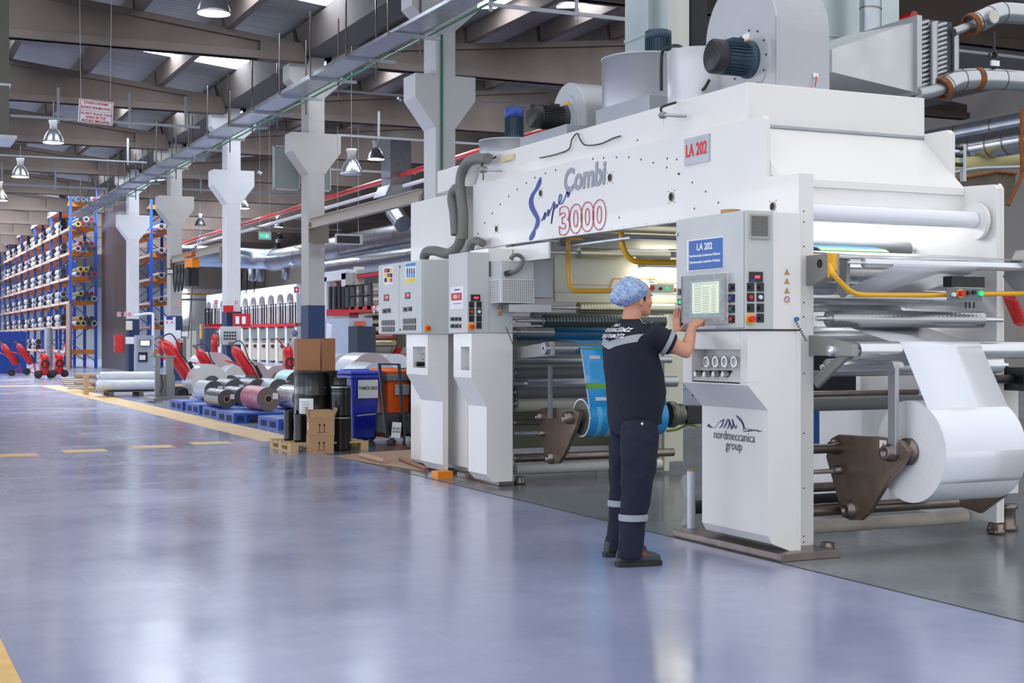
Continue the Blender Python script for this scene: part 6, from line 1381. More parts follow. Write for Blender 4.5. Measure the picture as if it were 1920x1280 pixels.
def roll(u, v, r, L, label, m=FOIL, endm=FEND, zb=0.17, core=0.36, tagp=True, grp=None, R=None):
    """roll lying lengthwise, its near end centred on pixel (u, v), resting at height zb"""
    d = (HC - zb) * F / ((v - V0) + r); R = r * d / F; q_ = ray(u, v); x, y, z = q_[0] * d, q_[1] * d, zb + R
    t = thing('film_roll', label, 'film roll', (x, y, zb), grp)
    MB().cyl((x, y, z), (x, y + L, z), R, n=40, caps=False).build('wound_film', m, t)
    MB().ring((x, y, z), (0, 1, 0), R, R * core * 0.98, 0.004, 40).build('roll_end', endm, t)
    MB().ring((x, y + 0.01, z), (0, 1, 0), R * core, R * core * 0.74, 0.05, 24).build('core', CARD, t)
    MB().cyl((x, y + 0.02, z), (x, y + 0.03, z), R * core * 0.78, n=20).build('core_hole', DARK, t)
    if tagp: MB().box(x + R * 0.35, x + R * 0.8, y - 0.006, y - 0.002, z, z + R * 0.5).build('paper_tag', PAPER, t)
    return t
roll(425.5, 748, 17.5, 1.1, 'silver foil roll nearest the yellow line, with brown core'); roll(457, 743, 17, 1.0, 'dark ended silver roll between the foil roll and the pink roll', core=0.34)
roll(503.5, 748, 22.5, 1.15, 'roll with pink printed wrap and brown core on the blue pallet', PINK, KRAFT); roll(570, 747, 23, 1.1, 'plastic wrapped silver roll partly hidden by the black drum', WFOIL, FEND)
for k, (u, v, r) in enumerate(((402, 733, 19), (441, 731, 20), (484, 729, 19), (524, 730, 20), (546, 732, 18), (398, 720, 16), (432, 719, 16), (470, 718, 16))):
    roll(u, v, r, 1.0, ['foil roll with paper tag behind the nearest silver roll', 'foil roll with dark end behind the pink roll, left', 'foil roll right behind the pink roll', 'pale foil roll behind the pink roll, right', 'foil roll beside the open cardboard box', 'back row foil roll, left', 'back row foil roll, middle', 'back row foil roll, right'][k], FOIL if k % 3 else WFOIL, FEND, tagp=k < 2)
roll(393, 716, 34, 1.0, 'large white plastic wrapped roll behind the foil rolls, left one', WFOIL, mat('white_wrap_end', (214, 210, 200), 0.4, bump=0.3, bscale=12), 0.0, 0.12, False)
roll(447, 712, 28, 1.0, 'large white plastic wrapped roll behind the foil rolls, right one', WFOIL, mat('white_wrap_end', (214, 210, 200), 0.4), 0.0, 0.12, False)
roll(404, 699, 39, 1.2, 'very large roll with pinkish end face behind the wrapped white rolls', FILM, PKEND, 0.0, 0.12, False)
roll(477, 706, 28, 1.1, 'large roll with pinkish end face behind the leaning extinguisher', FILM, PKEND, 0.0, 0.14, False)
roll(520, 709, 24, 1.0, 'roll with ringed pinkish end left of the upright extinguisher', FILM, PKEND, 0.0, 0.5, False)
roll(562, 722, 28, 1.0, 'roll with pale teal print beside the cardboard box', TEALP, FEND, 0.1, 0.2, False)
roll(652, 702, 40, 1.3, 'large white roll behind the blue bin', FILM, FILMEND, 0.0, 0.12, False); roll(697, 706, 45, 1.2, 'very large pinkish white roll behind the orange bin', FILM, PKEND, 0.0, 0.1, False)
roll(742, 705, 42, 1.2, 'large white roll left of the wide console leg', FILM, FILMEND, 0.0, 0.1, False); roll(712, 725, 46, 1.2, 'plastic wrapped white roll just above the bin lids', WFOIL, WFOIL, 0.0, 0.1, False)
# long wrapped rolls lying crosswise near the rack
def xroll(u0, u1, v, r, Y, label, m, band=None, zfix=None):
    a = PY(u0, v, Y); b = PY(u1, v, Y); R = r * dep(a) / F; z = zfix if zfix is not None else max(a.z, R); t = thing('long_roll', label, 'roll', ((a.x + b.x) / 2, Y, z - R))
    MB().cyl((a.x, Y, z), (b.x, Y, z), R, n=24).build('wrapped_body', m, t)
    if band: c = PY(band, v, Y); MB().cyl((c.x - 0.04, Y, z), (c.x + 0.04, Y, z), R * 1.02, n=24).build('red_band', RTXT, t)
    MB().cyl((a.x - 0.01, Y, z), (a.x + 0.0, Y, z), R * 0.4, n=12).build('core', DARK, t); return t
KW = mat('kraft_wrap', (176, 150, 130), 0.6, var=0.1)
xroll(188, 280, 698, 6, 38.0, 'long brown wrapped roll with a red band, on the stack near the rack', KW, 231, zfix=0.43); xroll(140, 200, 697, 5, 39.5, 'long brown roll with white label behind the banded roll', KW, zfix=0.40)
xroll(140, 190, 709, 5.5, 38.6, 'short brown roll lying below the others beside the pallet', KW, zfix=0.22)
xroll(150, 240, 690, 3.5, 41, 'thin pale roll at the back of the stack near the rack', WFOIL, zfix=0.36)
for k in range(6): xroll(112 + 3 * k, 155 + 4 * k, 700 + 3.2 * k, 1.6, 40.5 - 0.5 * k, 'thin steel rod sticking out left of the brown rolls', STEEL, zfix=0.32 - 0.04 * k).__setitem__('group', 'steel rods by the brown rolls')
pallet(5.6, 38.3, 2.6, 1.2, 'wooden pallet beneath the long brown rolls', WOOD, 0.14, wood=True)
t = thing('wrapped_bundle', 'bundle of long rolls under white plastic film on a grey pallet', 'bundle', (6.3, 34.5, 0.14))
a, b = PY(177, 725, 35.3), PY(294, 725, 35.3)
for k, (dy, dz, rr) in enumerate(((0, 0.14, 0.13), (0.27, 0.14, 0.14), (0.55, 0.14, 0.13), (0.14, 0.34, 0.12), (0.4, 0.34, 0.12))): MB().tube([(a.x + 0.04 * k, 35.0 + dy, dz + 0.13), (a.x + 0.15, 35.0 + dy, dz + 0.14), (b.x - 0.1, 35.0 + dy, dz + 0.14), (b.x, 35.0 + dy, dz + 0.12)], [rr * 0.7, rr, rr, rr * 0.8], 16).build('wrapped_roll', WFOIL, t)
pallet(a.x + 0.3, 34.9, 1.5, 1.0, 'grey weathered pallet beneath the plastic wrapped bundle', mat('grey_wood', (108, 102, 98), 0.8, var=0.2, vscale=8), 0.13, wood=True)
tag(MB().box(5.2, 5.3, 36.6, 36.9, 0, 0.5).build('wooden_stick', WOOD), 'upright wooden stick beside the brown rolls', 'stick')
# stainless lift
p = PZ(300, 753); x, y = p.x, p.y; t = thing('stacker_lift', 'stainless steel stacker lift at the edge of the yellow line', 'lift', (x, y, 0)); SS = mat('stainless', (150, 150, 146), 0.35, 0.8)
MB().box(x - 0.1, x + 0.0, y, y + 0.1, 0.05, 1.0).build('mast', SS, t); MB().box(x + 0.14, x + 0.3, y, y + 0.12, 0.05, 0.98).build('mast', SS, t); MB().box(x - 0.05, x + 0.35, y + 0.1, y + 0.14, 0.1, 0.6).build('back_plate', SS, t)
MB().box(x - 0.25, x - 0.08, y - 0.6, y + 0.6, 0.03, 0.1).build('foot', SS, t); MB().box(x + 0.0, x + 0.6, y - 0.25, y - 0.1, 0.03, 0.13).build('foot', SS, t); MB().box(x - 0.25, x + 0.35, y - 0.02, y + 0.12, 0.99, 1.02).build('top_plate', SS, t)
MB().tube(smoothpath([(x + 0.02, y - 0.02, 0.6), (x + 0.05, y - 0.04, 0.35), (x + 0.0, y - 0.03, 0.2)], 4), 0.015, 6).build('cable', BLACK, t)
# ================================================================ DRUMS, BOXES AND BINS
GB = mat('gloss_black_drum', (14, 14, 16), 0.28, coat=0.3)
pallet(4.8, 16.75, 1.0, 0.95, 'pale wooden pallet beneath the black drums', WOOD, 0.11, wood=True)
def steel_drum(x, y, z, R, H, label, lidring=True, mm=None, rings=(0.33, 0.66)):
    t = thing('steel_drum', label, 'drum', (x, y, z), 'black drums'); pr = [(0.001, 0.01), (R * 0.97, 0.01), (R, 0.0), (R, 0.02)]
    for k in rings:
        for q_ in (-0.02, 0.0, 0.02): pr.append((R * (1.0 if q_ else 1.025), H * k + q_))
    pr += [(R, H - 0.03), (R * 1.02, H - 0.02), (R * 1.02, H), (R * 0.96, H), (R * 0.96, H - 0.02), (0.001, H - 0.02)]
    MB().lathe((x, y, z), pr, n=40).build('shell', mm or GB, t)
    if lidring: MB().ring((x, y, z + H - 0.015), (0, 0, 1), R * 1.035, R * 0.99, 0.015, 40).build('clamp_ring', STEEL, t)
    return t
D = steel_drum(5.27, 17.25, 0.115, 0.27, 0.87, 'big glossy black drum carrying the open cardboard box', False)
lab_ = MB().cyl((5.27, 17.25, 0.44), (5.27, 17.25, 0.63), 0.272, n=40, caps=False)
fs = MB(); 
for k in range(6):
    a0, a1 = math.radians(205 + 7 * k), math.radians(205 + 7 * (k + 1)); fs.add([(5.27 + .273 * math.cos(a0), 17.25 + .273 * math.sin(a0), .44), (5.27 + .273 * math.cos(a1), 17.25 + .273 * math.sin(a1), .44), (5.27 + .273 * math.cos(a1), 17.25 + .273 * math.sin(a1), .64), (5.27 + .273 * math.cos(a0), 17.25 + .273 * math.sin(a0), .64)], [(0, 1, 2, 3)])
lb_ = fs.build('paper_label', PAPER, D)
m = MB()
for k in range(5): z = 0.47 + 0.03 * k; m.add([(5.27 + .2745 * math.cos(math.radians(a)), 17.25 + .2745 * math.sin(math.radians(a)), z + h_) for h_ in (0, 0.006) for a in (212, 220, 228, 236)], [(0, 1, 5, 4), (1, 2, 6, 5), (2, 3, 7, 6)])
m.build('label_print', INK, lb_)
steel_drum(5.47, 16.85, 0.0, 0.13, 0.42, 'slim black drum on the floor carrying another, beside the cartons', True, rings=()); steel_drum(5.47, 16.85, 0.42, 0.125, 0.38, 'upper slim black drum stacked beside the big drum', True, rings=(0.7,))
tag(MB().lathe((5.46, 16.85, 0.8), [(0.001, 0), (0.09, 0), (0.085, 0.02), (0.085, 0.09), (0.095, 0.1), (0.001, 0.1)]).build('tin_can', mat('dark_olive_tin', (62, 64, 60), 0.35, 0.4)), 'dark tin lying on top of the slim black drum', 'can')
steel_drum(4.98, 16.95, 0.115, 0.075, 0.34, 'small black pail below the paper label of the big drum', False, rings=(0.85,)); steel_drum(4.92, 17.25, 0.115, 0.06, 0.38, 'narrow black pail left of the small pail', False, rings=())
# open cardboard box standing on the drum
R_ = Matrix.Rotation(math.radians(-8), 3, 'Z'); c = Vector((5.27, 17.2, 0.985))
t = thing('cardboard_box', 'tall open cardboard box standing on the big black drum', 'box', tuple(c))
def pan(dx, dy, w_, d_, z0, z1, nm, mm, p_): MB().cbox(c + R_ @ Vector((dx, dy, 0)) + Vector((0, 0, (z0 + z1) / 2)), (w_, d_, z1 - z0), R_).build(nm, mm, p_)
pan(-0.105, -0.02, 0.29, 0.008, 0, 0.395, 'side', CARD2, t)
R2_ = Matrix.Rotation(math.radians(22), 3, 'Z'); MB().cbox(c + Vector((0.155, -0.0, 0.2)), (0.21, 0.008, 0.41), R2_).build('side', CARD2, t)
pan(-0.245, 0.11, 0.008, 0.26, 0, 0.39, 'side', CARD2, t); pan(0.0, 0.24, 0.49, 0.008, 0, 0.4, 'side', CARD2, t); pan(0, 0.11, 0.46, 0.24, 0, 0.01, 'bottom', CARD2, t)
# cartons with arrows
def carton(x, y, z, w_, d_, h_, rz, label, open_=False):
    Rz = Matrix.Rotation(rz, 3, 'Z'); t = thing('carton', label, 'box', (x, y, z)); o = Vector((x, y, z))
    MB().cbox(o + Vector((0, 0, h_ / 2)), (w_, d_, h_), Rz).build('box_body', CARD, t, 0.002); m = MB()
    for s_ in (-1, 1):
        q_ = lambda a, b: o + Rz @ Vector((a, -d_ / 2 - 0.002, b)); cx_ = s_ * 0.028
        m.add([q_(cx_ - 0.004, 0.05), q_(cx_ + 0.004, 0.05), q_(cx_ + 0.004, 0.13), q_(cx_ - 0.004, 0.13)], [(0, 1, 2, 3)]); m.add([q_(cx_ - 0.016, 0.12), q_(cx_ + 0.016, 0.12), q_(cx_, 0.15)], [(0, 1, 2)])
    m.add([q_(-0.055, 0.035), q_(0.055, 0.035), q_(0.055, 0.04), q_(-0.055, 0.04)], [(0, 1, 2, 3)]); m.build('printed_arrows', INK, t)
    if open_:
        for a, b, ww, dd, ang, ax in ((-w_ / 2, 0, 0.004, d_, -0.15, 'Y'), (w_ / 2, 0, 0.004, d_, 0.35, 'Y'), (0, d_ / 2, w_, 0.004, -0.3, 'X'), (0, -d_ / 2, w_ * 0.98, 0.004, -0.25, 'X')):
            hh = 0.12 if ax == 'Y' else 0.09; RR_ = Rz @ Matrix.Rotation(ang, 3, ax); MB().cbox(o + Rz @ Vector((a, b, h_)) + RR_ @ Vector((0, 0, hh / 2)), (ww, dd, hh), RR_).build('flap', CARD, t)
        MB().cbox(o + Rz @ Vector((-w_ / 2 - 0.002, -0.02, h_ * 0.5)), (0.002, 0.07, 0.09), Rz).build('white_label', PAPER, t)
    return t
carton(5.12, 16.58, 0, 0.3, 0.3, 0.215, math.radians(-10), 'lower brown carton with two black arrows on the floor'); carton(5.125, 16.58, 0.216, 0.3, 0.3, 0.215, math.radians(-10), 'upper open brown carton with two black arrows', True)
# wheeled bins
def bin_(x, y, w_, d_, h_, m, lidm, label, rz=0, bag=False):
    t = thing('wheeled_bin', label, 'bin', (x, y, 0)); Rz = Matrix.Rotation(rz, 3, 'Z'); o = Vector((x, y, 0))
    vs = []
    for zz, k in ((0.05, 0.78), (h_ * 0.93, 1.0)):
        for a, b in ((-1, -1), (1, -1), (1, 1), (-1, 1)): vs.append(o + Rz @ Vector((a * w_ / 2 * k, b * d_ / 2 * k, zz)))
    MB().add(vs, [(0, 1, 2, 3), (4, 7, 6, 5), (0, 4, 5, 1), (1, 5, 6, 2), (2, 6, 7, 3), (3, 7, 4, 0)]).build('body', m, t, 0.03)
    MB().cbox(o + Vector((0, 0, h_ * 0.91)), (w_ * 1.08, d_ * 1.08, 0.05), Rz).build('rim', m, t, 0.01)
    MB().cbox(o + Vector((0, 0, h_ * 0.965)), (w_ * 1.12, d_ * 1.12, 0.05), Rz).cbox(o + Rz @ Vector((0, d_ * 0.3, h_ * 0.99)), (w_ * 0.9, d_ * 0.35, 0.04), Rz).build('lid', lidm, t, 0.015)
    for s_ in (-1, 1): c_ = o + Rz @ Vector((s_ * w_ * 0.42, d_ * 0.48, 0.1)); ax = Rz @ Vector((1, 0, 0)); MB().cyl(c_ - ax * 0.025, c_ + ax * 0.025, 0.1).build('wheel', RUBBER, t)
    if bag: MB().cbox(o + Vector((0, 0, h_ * 0.88)), (w_ * 1.13, d_ * 1.13, 0.1), Rz).build('bin_liner', mat('grey_liner', (120, 122, 126), 0.25, bump=1.0, bscale=14), t, 0.02)
    return t, o, Rz
sgm = mat('laminated_sign', (214, 216, 220), 0.35)
bb, o, Rz = bin_(6.1, 18.0, 0.42, 0.44, 0.97, mat('bin_blue', (26, 42, 168), 0.32), mat('bin_blue_lid', (40, 70, 214), 0.3), 'blue wheeled bin with a white sign reading TEMIZ BEZ', 0.12)
q_ = o + Rz @ Vector((0.02, -0.232, 0.72)); s1 = MB().cbox(q_, (0.29, 0.006, 0.24), Rz).build('sign_sheet', sgm, bb)
text('TEMİZ BEZ', q_ + Vector((0, -0.006, 0.01)), 0.055, INK, s1, Rz @ FACE['-Y'], bold=0.001)
ob, o, Rz = bin_(6.6, 18.15, 0.42, 0.44, 0.98, mat('bin_orange', (226, 92, 24), 0.3), mat('bin_orange_lid', (250, 120, 40), 0.3), 'orange wheeled bin lined with a grey bag, behind the trolley', 0.3, True)
MB().cbox(o + Rz @ Vector((0.02, -0.23, 0.7)), (0.24, 0.006, 0.14), Rz).build('sign_sheet', mat('dull_sign', (170, 172, 174), 0.4), ob)
tag(MB().tube([(6.25, 17.7, 0.32), (6.6, 17.72, 0.29)], 0.012, 8).tube([(5.98, 17.72, 0.37), (6.25, 17.7, 0.39)], 0.012, 8).build('bin_bar', STEEL), 'thin steel foot bar across the blue and orange bins', 'bar')
bk_, o, Rz = bin_(7.05, 17.9, 0.5, 0.5, 1.0, mat('bin_black', (34, 36, 38), 0.35), mat('bin_black', (34, 36, 38), 0.35), 'black bin behind the wide console leg', 0.1)
m = MB()
for z in (0.6, 0.68): m.cbox(o + Vector((0, -0.24, z)), (0.45, 0.02, 0.015), Rz)
m.build('moulded_rib', mat('rib_grey', (120, 122, 124), 0.4), bk_)
t = thing('hand_trolley', 'black hand trolley with bag and paper sign in front of the orange bin', 'trolley', (6.6, 17.1, 0)); BM = mat('black_tube_steel', (36, 42, 52), 0.35)
def tp(u, v, Y=17.1): return PY(u, v, Y)
MB().bar(tp(711, 682), tp(726, 818), 0.035).bar(tp(748, 683), tp(759, 826), 0.035).bar(tp(709, 682), tp(750, 683), 0.03, 0.02).build('handle_frame', BM, t)
a, b = tp(727, 818), tp(800, 778)
MB().box(a.x, b.x, 17.12, 17.6, 0.14, b.z + 0.02).build('bag', mat('black_bag', (28, 30, 34), 0.5, bump=0.8, bscale=9), t, 0.03)
for k, (u, v) in enumerate(((733, 829), (765, 835))): c_ = PZ(u, v + 5); MB().cyl((c_.x - 0.015, c_.y, 0.045), (c_.x + 0.02, c_.y - 0.02, 0.045), 0.045).build('castor', mat('castor_grey', (120, 118, 112), 0.5), t); MB().box(c_.x - 0.02, c_.x + 0.02, c_.y - 0.02, c_.y + 0.03, 0.06, 0.15).build('castor_fork', STEEL, t)
c_ = tp(743, 806, 17.07); Rt = Matrix.Rotation(math.radians(6), 3, 'Y'); sh = MB().cbox(c_, (0.125, 0.005, 0.2), Rt).build('paper_sign', PAPER, t)
text('SOLVENT\nARABASI', c_ - Vector((0, 0.005, 0)), 0.04, INK, sh, Rt @ FACE['-Y'], sx=0.7)
# cardboard sheets on the floor
SHT = mat('floor_cardboard', (186, 152, 130), 0.8, var=0.08)
def sheet(pts, label, z=0.004, th=0.003): 
    pp = [PZ(u, v) for u, v in pts]; pp = [(p.x, p.y) for p in pp]; tag(MB().prism(pp, 'Z', z, z + th).build('cardboard_sheet', SHT), label, 'cardboard')
sheet(((626, 855), (690, 868), (800, 885), (800, 842), (700, 848)), 'large flat cardboard sheet on the floor before the bins')
a, b = PZ(677, 858), PZ(722, 870)
tag(MB().tube([(a.x, a.y, 0.035), (b.x, b.y, 0.035)], 0.028, 12).build('rolled_card', SHT), 'rolled up edge of cardboard on the floor sheet', 'cardboard')
a, b = PZ(750, 864), PZ(800, 884)
tag(MB().tube([(a.x, a.y, 0.03), (b.x, b.y, 0.03)], 0.022, 12).build('rolled_card', mat('brown_card_dark', (150, 116, 90), 0.8)), 'curled brown cardboard strip beside the far console leg', 'cardboard')
# stretch film roll standing by the console
p = PZ(1296, 992); t = thing('stretch_film_roll', 'upright roll of clear stretch film standing left of the console leg', 'film roll', (p.x, p.y, 0))
CLEAR = mat('clear_stretch_film', (196, 202, 210), 0.12, var=0.1, vscale=20, bump=0.3, bscale=30, coat=0.6)
MB().cyl((p.x, p.y, 0), (p.x, p.y, 0.42), 0.031, n=28).build('wound_film', CLEAR, t); MB().ring((p.x, p.y, 0.425), (0, 0, 1), 0.026, 0.02, 0.01, 24).build('core', CARD, t)
tail = bpy.data.materials.new('loose_film'); tail.use_nodes = True; bs = tail.node_tree.nodes['Principled BSDF']; bs.inputs['Alpha'].default_value = 0.3; bs.inputs['Roughness'].default_value = 0.1; bs.inputs['Base Color'].default_value = (0.9, 0.93, 1, 1)
m = MB(); vs = []
for k in range(9):
    z = 0.4 - 0.045 * k; w_ = 0.03 + 0.012 * math.sin(k * 1.7); vs += [(p.x - 0.03, p.y + 0.005, z), (p.x - 0.03 - w_, p.y + 0.02 + 0.01 * math.sin(k), z - 0.01)]
m.add(vs, [(2 * i, 2 * i + 1, 2 * i + 3, 2 * i + 2) for i in range(8)], True); m.build('loose_film_tail', tail, t)
t = thing('servo_drive', 'black drive with cables between the worker and the console leg', 'drive', (6.6, 12.0, 0.75))
a, b = PY(1252, 777, 11.7), PY(1278, 777, 11.7); c2 = PY(1312, 777, 11.7); k = dep(a) / F
MB().lathe((a.x, 11.7, a.z), [(22 * k, 0), (25 * k, 0.02), (25 * k, 0.06), (20 * k, 0.1), (20 * k, b.x - a.x)], (1, 0, 0)).build('gear_head', mat('grey_gear', (120, 118, 108), 0.4, 0.6), t); MB().box(b.x, c2.x, 11.6, 11.85, b.z - 17 * k, b.z + 17 * k).build('motor_body', BLACK, t, 0.01)
MB().tube(smoothpath([PY(u, v, 11.75) for u, v in ((1250, 808), (1270, 805), (1290, 796), (1312, 800))], 4), 0.012, 8).build('earth_cable', mat('yellow_green', (170, 180, 60), 0.5), t)
# ================================================================ THE WORKER
SKIN = mat('skin', (206, 148, 122), 0.5, var=0.08, vscale=12, spec=0.35, bump=0.03, bscale=120)
def loft(m, secs, n=24, caps=True):
    """secs: (centre, half x, half y) rings, flat in z unless a frame (e1, e2) is given"""
    vs = []
    for s_ in secs:
        c, a, b = s_[:3]; e1, e2 = (Vector((1, 0, 0)), Vector((0, 1, 0))) if len(s_) < 5 else (s_[3], s_[4]); p_ = s_[5] if len(s_) > 5 else 2.0
        for k in range(n):
            t_ = 2 * math.pi * k / n; ct, st = math.cos(t_), math.sin(t_)
            vs.append(Vector(c) + e1 * (a * math.copysign(abs(ct) ** (2 / p_), ct)) + e2 * (b * math.copysign(abs(st) ** (2 / p_), st)))
    N = len(secs); fs = [(i * n + k, i * n + (k + 1) % n, (i + 1) * n + (k + 1) % n, (i + 1) * n + k) for i in range(N - 1) for k in range(n)]
    if caps: fs += [tuple(reversed(range(n))), tuple((N - 1) * n + k for k in range(n))]
    return m.add(vs, fs, True)
def fuse(o, vox, sm=6, fac=0.5, disp=None):
    r_ = o.modifiers.new('fuse', 'REMESH'); r_.mode = 'VOXEL'; r_.voxel_size = vox; r_.use_smooth_shade = True
    s_ = o.modifiers.new('smooth', 'SMOOTH'); s_.iterations = sm; s_.factor = fac
    if disp:
        tx = bpy.data.textures.new('folds', 'CLOUDS'); tx.noise_scale = disp[0]; d_ = o.modifiers.new('folds', 'DISPLACE'); d_.texture = tx; d_.strength = disp[1]; d_.mid_level = 0.5; d_.texture_coords = 'LOCAL'
    return o
def J(u, v, Y): return PY(u, v, Y)
BX, BY = 4.375, 7.68
B = MB()
# torso core, neck, head
loft(B, [((BX + .02, BY, 0.9), 0.08, 0.11), ((BX + .02, BY, 1.0), 0.115, 0.15), ((BX, BY, 1.2), 0.11, 0.16), ((BX, BY, 1.36), 0.10, 0.17), ((BX + 0.005, BY, 1.44), 0.07, 0.12), ((BX + 0.01, BY, 1.49), 0.055, 0.065)])
HX, HY = BX + 0.045, BY + 0.005
loft(B, [((BX + 0.0, BY, 1.44), 0.066, 0.07), ((BX + 0.012, BY, 1.5), 0.06, 0.058), ((HX - 0.02, HY, 1.56), 0.062, 0.056), ((HX - 0.01, HY, 1.6), 0.07, 0.06)])
# head: side profile built from levels (z, back x, front x, half width)
prof = [(1.518, 0.035, 0.085, 0.022), (1.53, 0.0, 0.1, 0.04), (1.55, -0.045, 0.102, 0.056), (1.575, -0.075, 0.1, 0.064), (1.6, -0.092, 0.1, 0.07), (1.63, -0.1, 0.099, 0.074), (1.66, -0.102, 0.098, 0.076), (1.69, -0.098, 0.092, 0.074), (1.715, -0.085, 0.076, 0.066), (1.735, -0.06, 0.05, 0.048), (1.745, -0.03, 0.02, 0.025)]
loft(B, [((HX + (a + b) / 2, HY, z), (b - a) / 2, w_) for z, a, b, w_ in prof])
B.ell((HX + 0.1, HY, 1.604), (0.02, 0.015, 0.016)); B.ell((HX + 0.097, HY, 1.622), (0.013, 0.011, 0.026))          # nose
B.ell((HX + 0.093, HY, 1.578), (0.012, 0.024, 0.006)); B.ell((HX + 0.091, HY, 1.567), (0.012, 0.02, 0.007))        # lips
B.ell((HX + 0.085, HY, 1.535), (0.018, 0.022, 0.016)); B.ell((HX + 0.088, HY, 1.65), (0.014, 0.055, 0.01))         # chin, brow
for s_ in (-1, 1): B.ell((HX + 0.062, HY + s_ * 0.045, 1.6), (0.03, 0.02, 0.025))                                   # cheeks
for s_ in (-1, 1): B.ell((HX - 0.008, HY + s_ * 0.077, 1.612), (0.016, 0.008, 0.028), R=Matrix.Rotation(s_ * 0.3, 3, 'Z')); B.ell((HX - 0.002, HY + s_ * 0.076, 1.59), (0.01, 0.007, 0.012))
# arms
xs_ = XA - 0.034
RS, RE, RW_ = Vector((4.42, 7.50, 1.405)), J(1287, 659, 7.42), J(1298, 613, 7.59)
LS, LE, LW = Vector((4.40, 7.86, 1.405)), Vector((4.62, 7.97, 1.27)), J(1247, 634, 7.97)
B.tube([RS, RS.lerp(RE, .5), RE - (RE - RS) * .06, RE, RE.lerp(RW_, .25), RE.lerp(RW_, .6), RW_], [0.055, 0.05, 0.044, 0.043, 0.044, 0.036, 0.027], 14)
B.tube([LS, LS.lerp(LE, .5), LE, LE.lerp(LW, .3), LE.lerp(LW, .7), LW], [0.055, 0.048, 0.042, 0.042, 0.034, 0.027], 14)
def finger(pts, r=0.0095): B.tube(smoothpath(pts, 2), [r * (1.05 - 0.3 * i / (2 * (len(pts) - 1))) for i in range(2 * (len(pts) - 1) + 1)], 8); B.ell(pts[-1], (r * .8, r * .8, r * .8), 8, 6)
# right hand: curled, index fingertip on the screen
tip = PX(1317, 599, xs_); PW1 = RW_; pc = RW_ + Vector((0.055, 0.035, 0.028)); Bk = [Vector((0.088, 0.075, 0.045)), Vector((0.095, 0.055, 0.05)), Vector((0.095, 0.034, 0.045)), Vector((0.088, 0.016, 0.034))]
ax_ = (pc - RW_).normalized(); sd = Vector((0.35, -0.9, -0.15)).normalized(); sd = (sd - ax_ * sd.dot(ax_)).normalized(); up_ = ax_.cross(sd)
kn = RW_ + ax_ * 0.085
loft(B, [(RW_ - ax_ * 0.01, 0.027, 0.021, sd, up_), (RW_ + ax_ * 0.03, 0.038, 0.022, sd, up_), (RW_ + ax_ * 0.065, 0.044, 0.02, sd, up_), (kn, 0.043, 0.016, sd, up_)], 14)
upz = up_ if up_.z > 0 else -up_
for k, o_ in enumerate((-0.03, -0.01, 0.011, 0.03)):
    k0 = kn - ax_ * 0.012 + sd * o_
    if k == 0: finger([k0, k0 + ax_ * 0.03 + upz * 0.006, (k0 + ax_ * 0.04).lerp(tip, .55), tip - Vector((0.006, 0, 0))])
    else:
        c1 = k0 + ax_ * 0.034 + upz * 0.004; c2 = c1 + ax_ * 0.014 - upz * 0.026; c3 = c2 - ax_ * 0.018 - upz * 0.012; finger([k0, c1, c2, c3])
t0 = RW_ + ax_ * 0.03 - sd * 0.032; finger([t0, t0 + ax_ * 0.03 - sd * 0.012 - upz * 0.012, t0 + ax_ * 0.055 - upz * 0.024, t0 + ax_ * 0.072 + sd * 0.012 - upz * 0.028], 0.0105)
# left hand: open, palm on the edge of the cabinet, fingers up
py = PX(1270, 606, XA).y - 0.035; P0 = Vector((XA - 0.024, py, PX(1270, 616, XA).z)); yv, zv, xv = Vector((0, 1, 0)), Vector((0.0, 0.12, 1)).normalized(), Vector((1, 0, 0))
loft(B, [(LW, 0.022, 0.026, xv, yv), (LW.lerp(P0, .5), 0.02, 0.032, xv, yv), (P0, 0.019, 0.045, xv, yv), (P0 + zv * 0.05, 0.015, 0.047, xv, yv)], 14)
for k, (o_, L_) in enumerate(((-0.034, 0.084), (-0.011, 0.094), (0.012, 0.087), (0.034, 0.068))):
    k0 = P0 + zv * 0.035 + yv * o_; sp = yv * (o_ * 0.25)
    finger([k0, k0 + zv * L_ * .35 + sp * .3, k0 + zv * L_ * .7 + sp * .7 + xv * 0.004, k0 + zv * (L_ + 0.012) + sp + xv * 0.012])
t0 = P0 - yv * 0.036 - zv * 0.012; finger([t0, t0 - yv * 0.026 + zv * 0.012, t0 - yv * 0.048 + zv * 0.03, t0 - yv * 0.062 + zv * 0.05 + xv * 0.012], 0.012)
# legs inside the trousers
NA, NK, NH = J(1180, 1036, 7.47), J(1196, 885, 7.49), J(1200, 770, 7.56); FA, FK, FH = J(1156, 1022, 7.84), J(1172, 880, 7.83), J(1178, 770, 7.8)
for H_, K_, A_ in ((NH, NK, NA), (FH, FK, FA)): B.tube([H_.lerp(K_, .4), K_, A_], [0.06, 0.05, 0.036], 12)
body = B.build('person', SKIN); fuse(body, 0.0048, 4, 0.5)
tag(body, 'man in blue hair net and navy work clothes, operating the touch screen console', 'person')
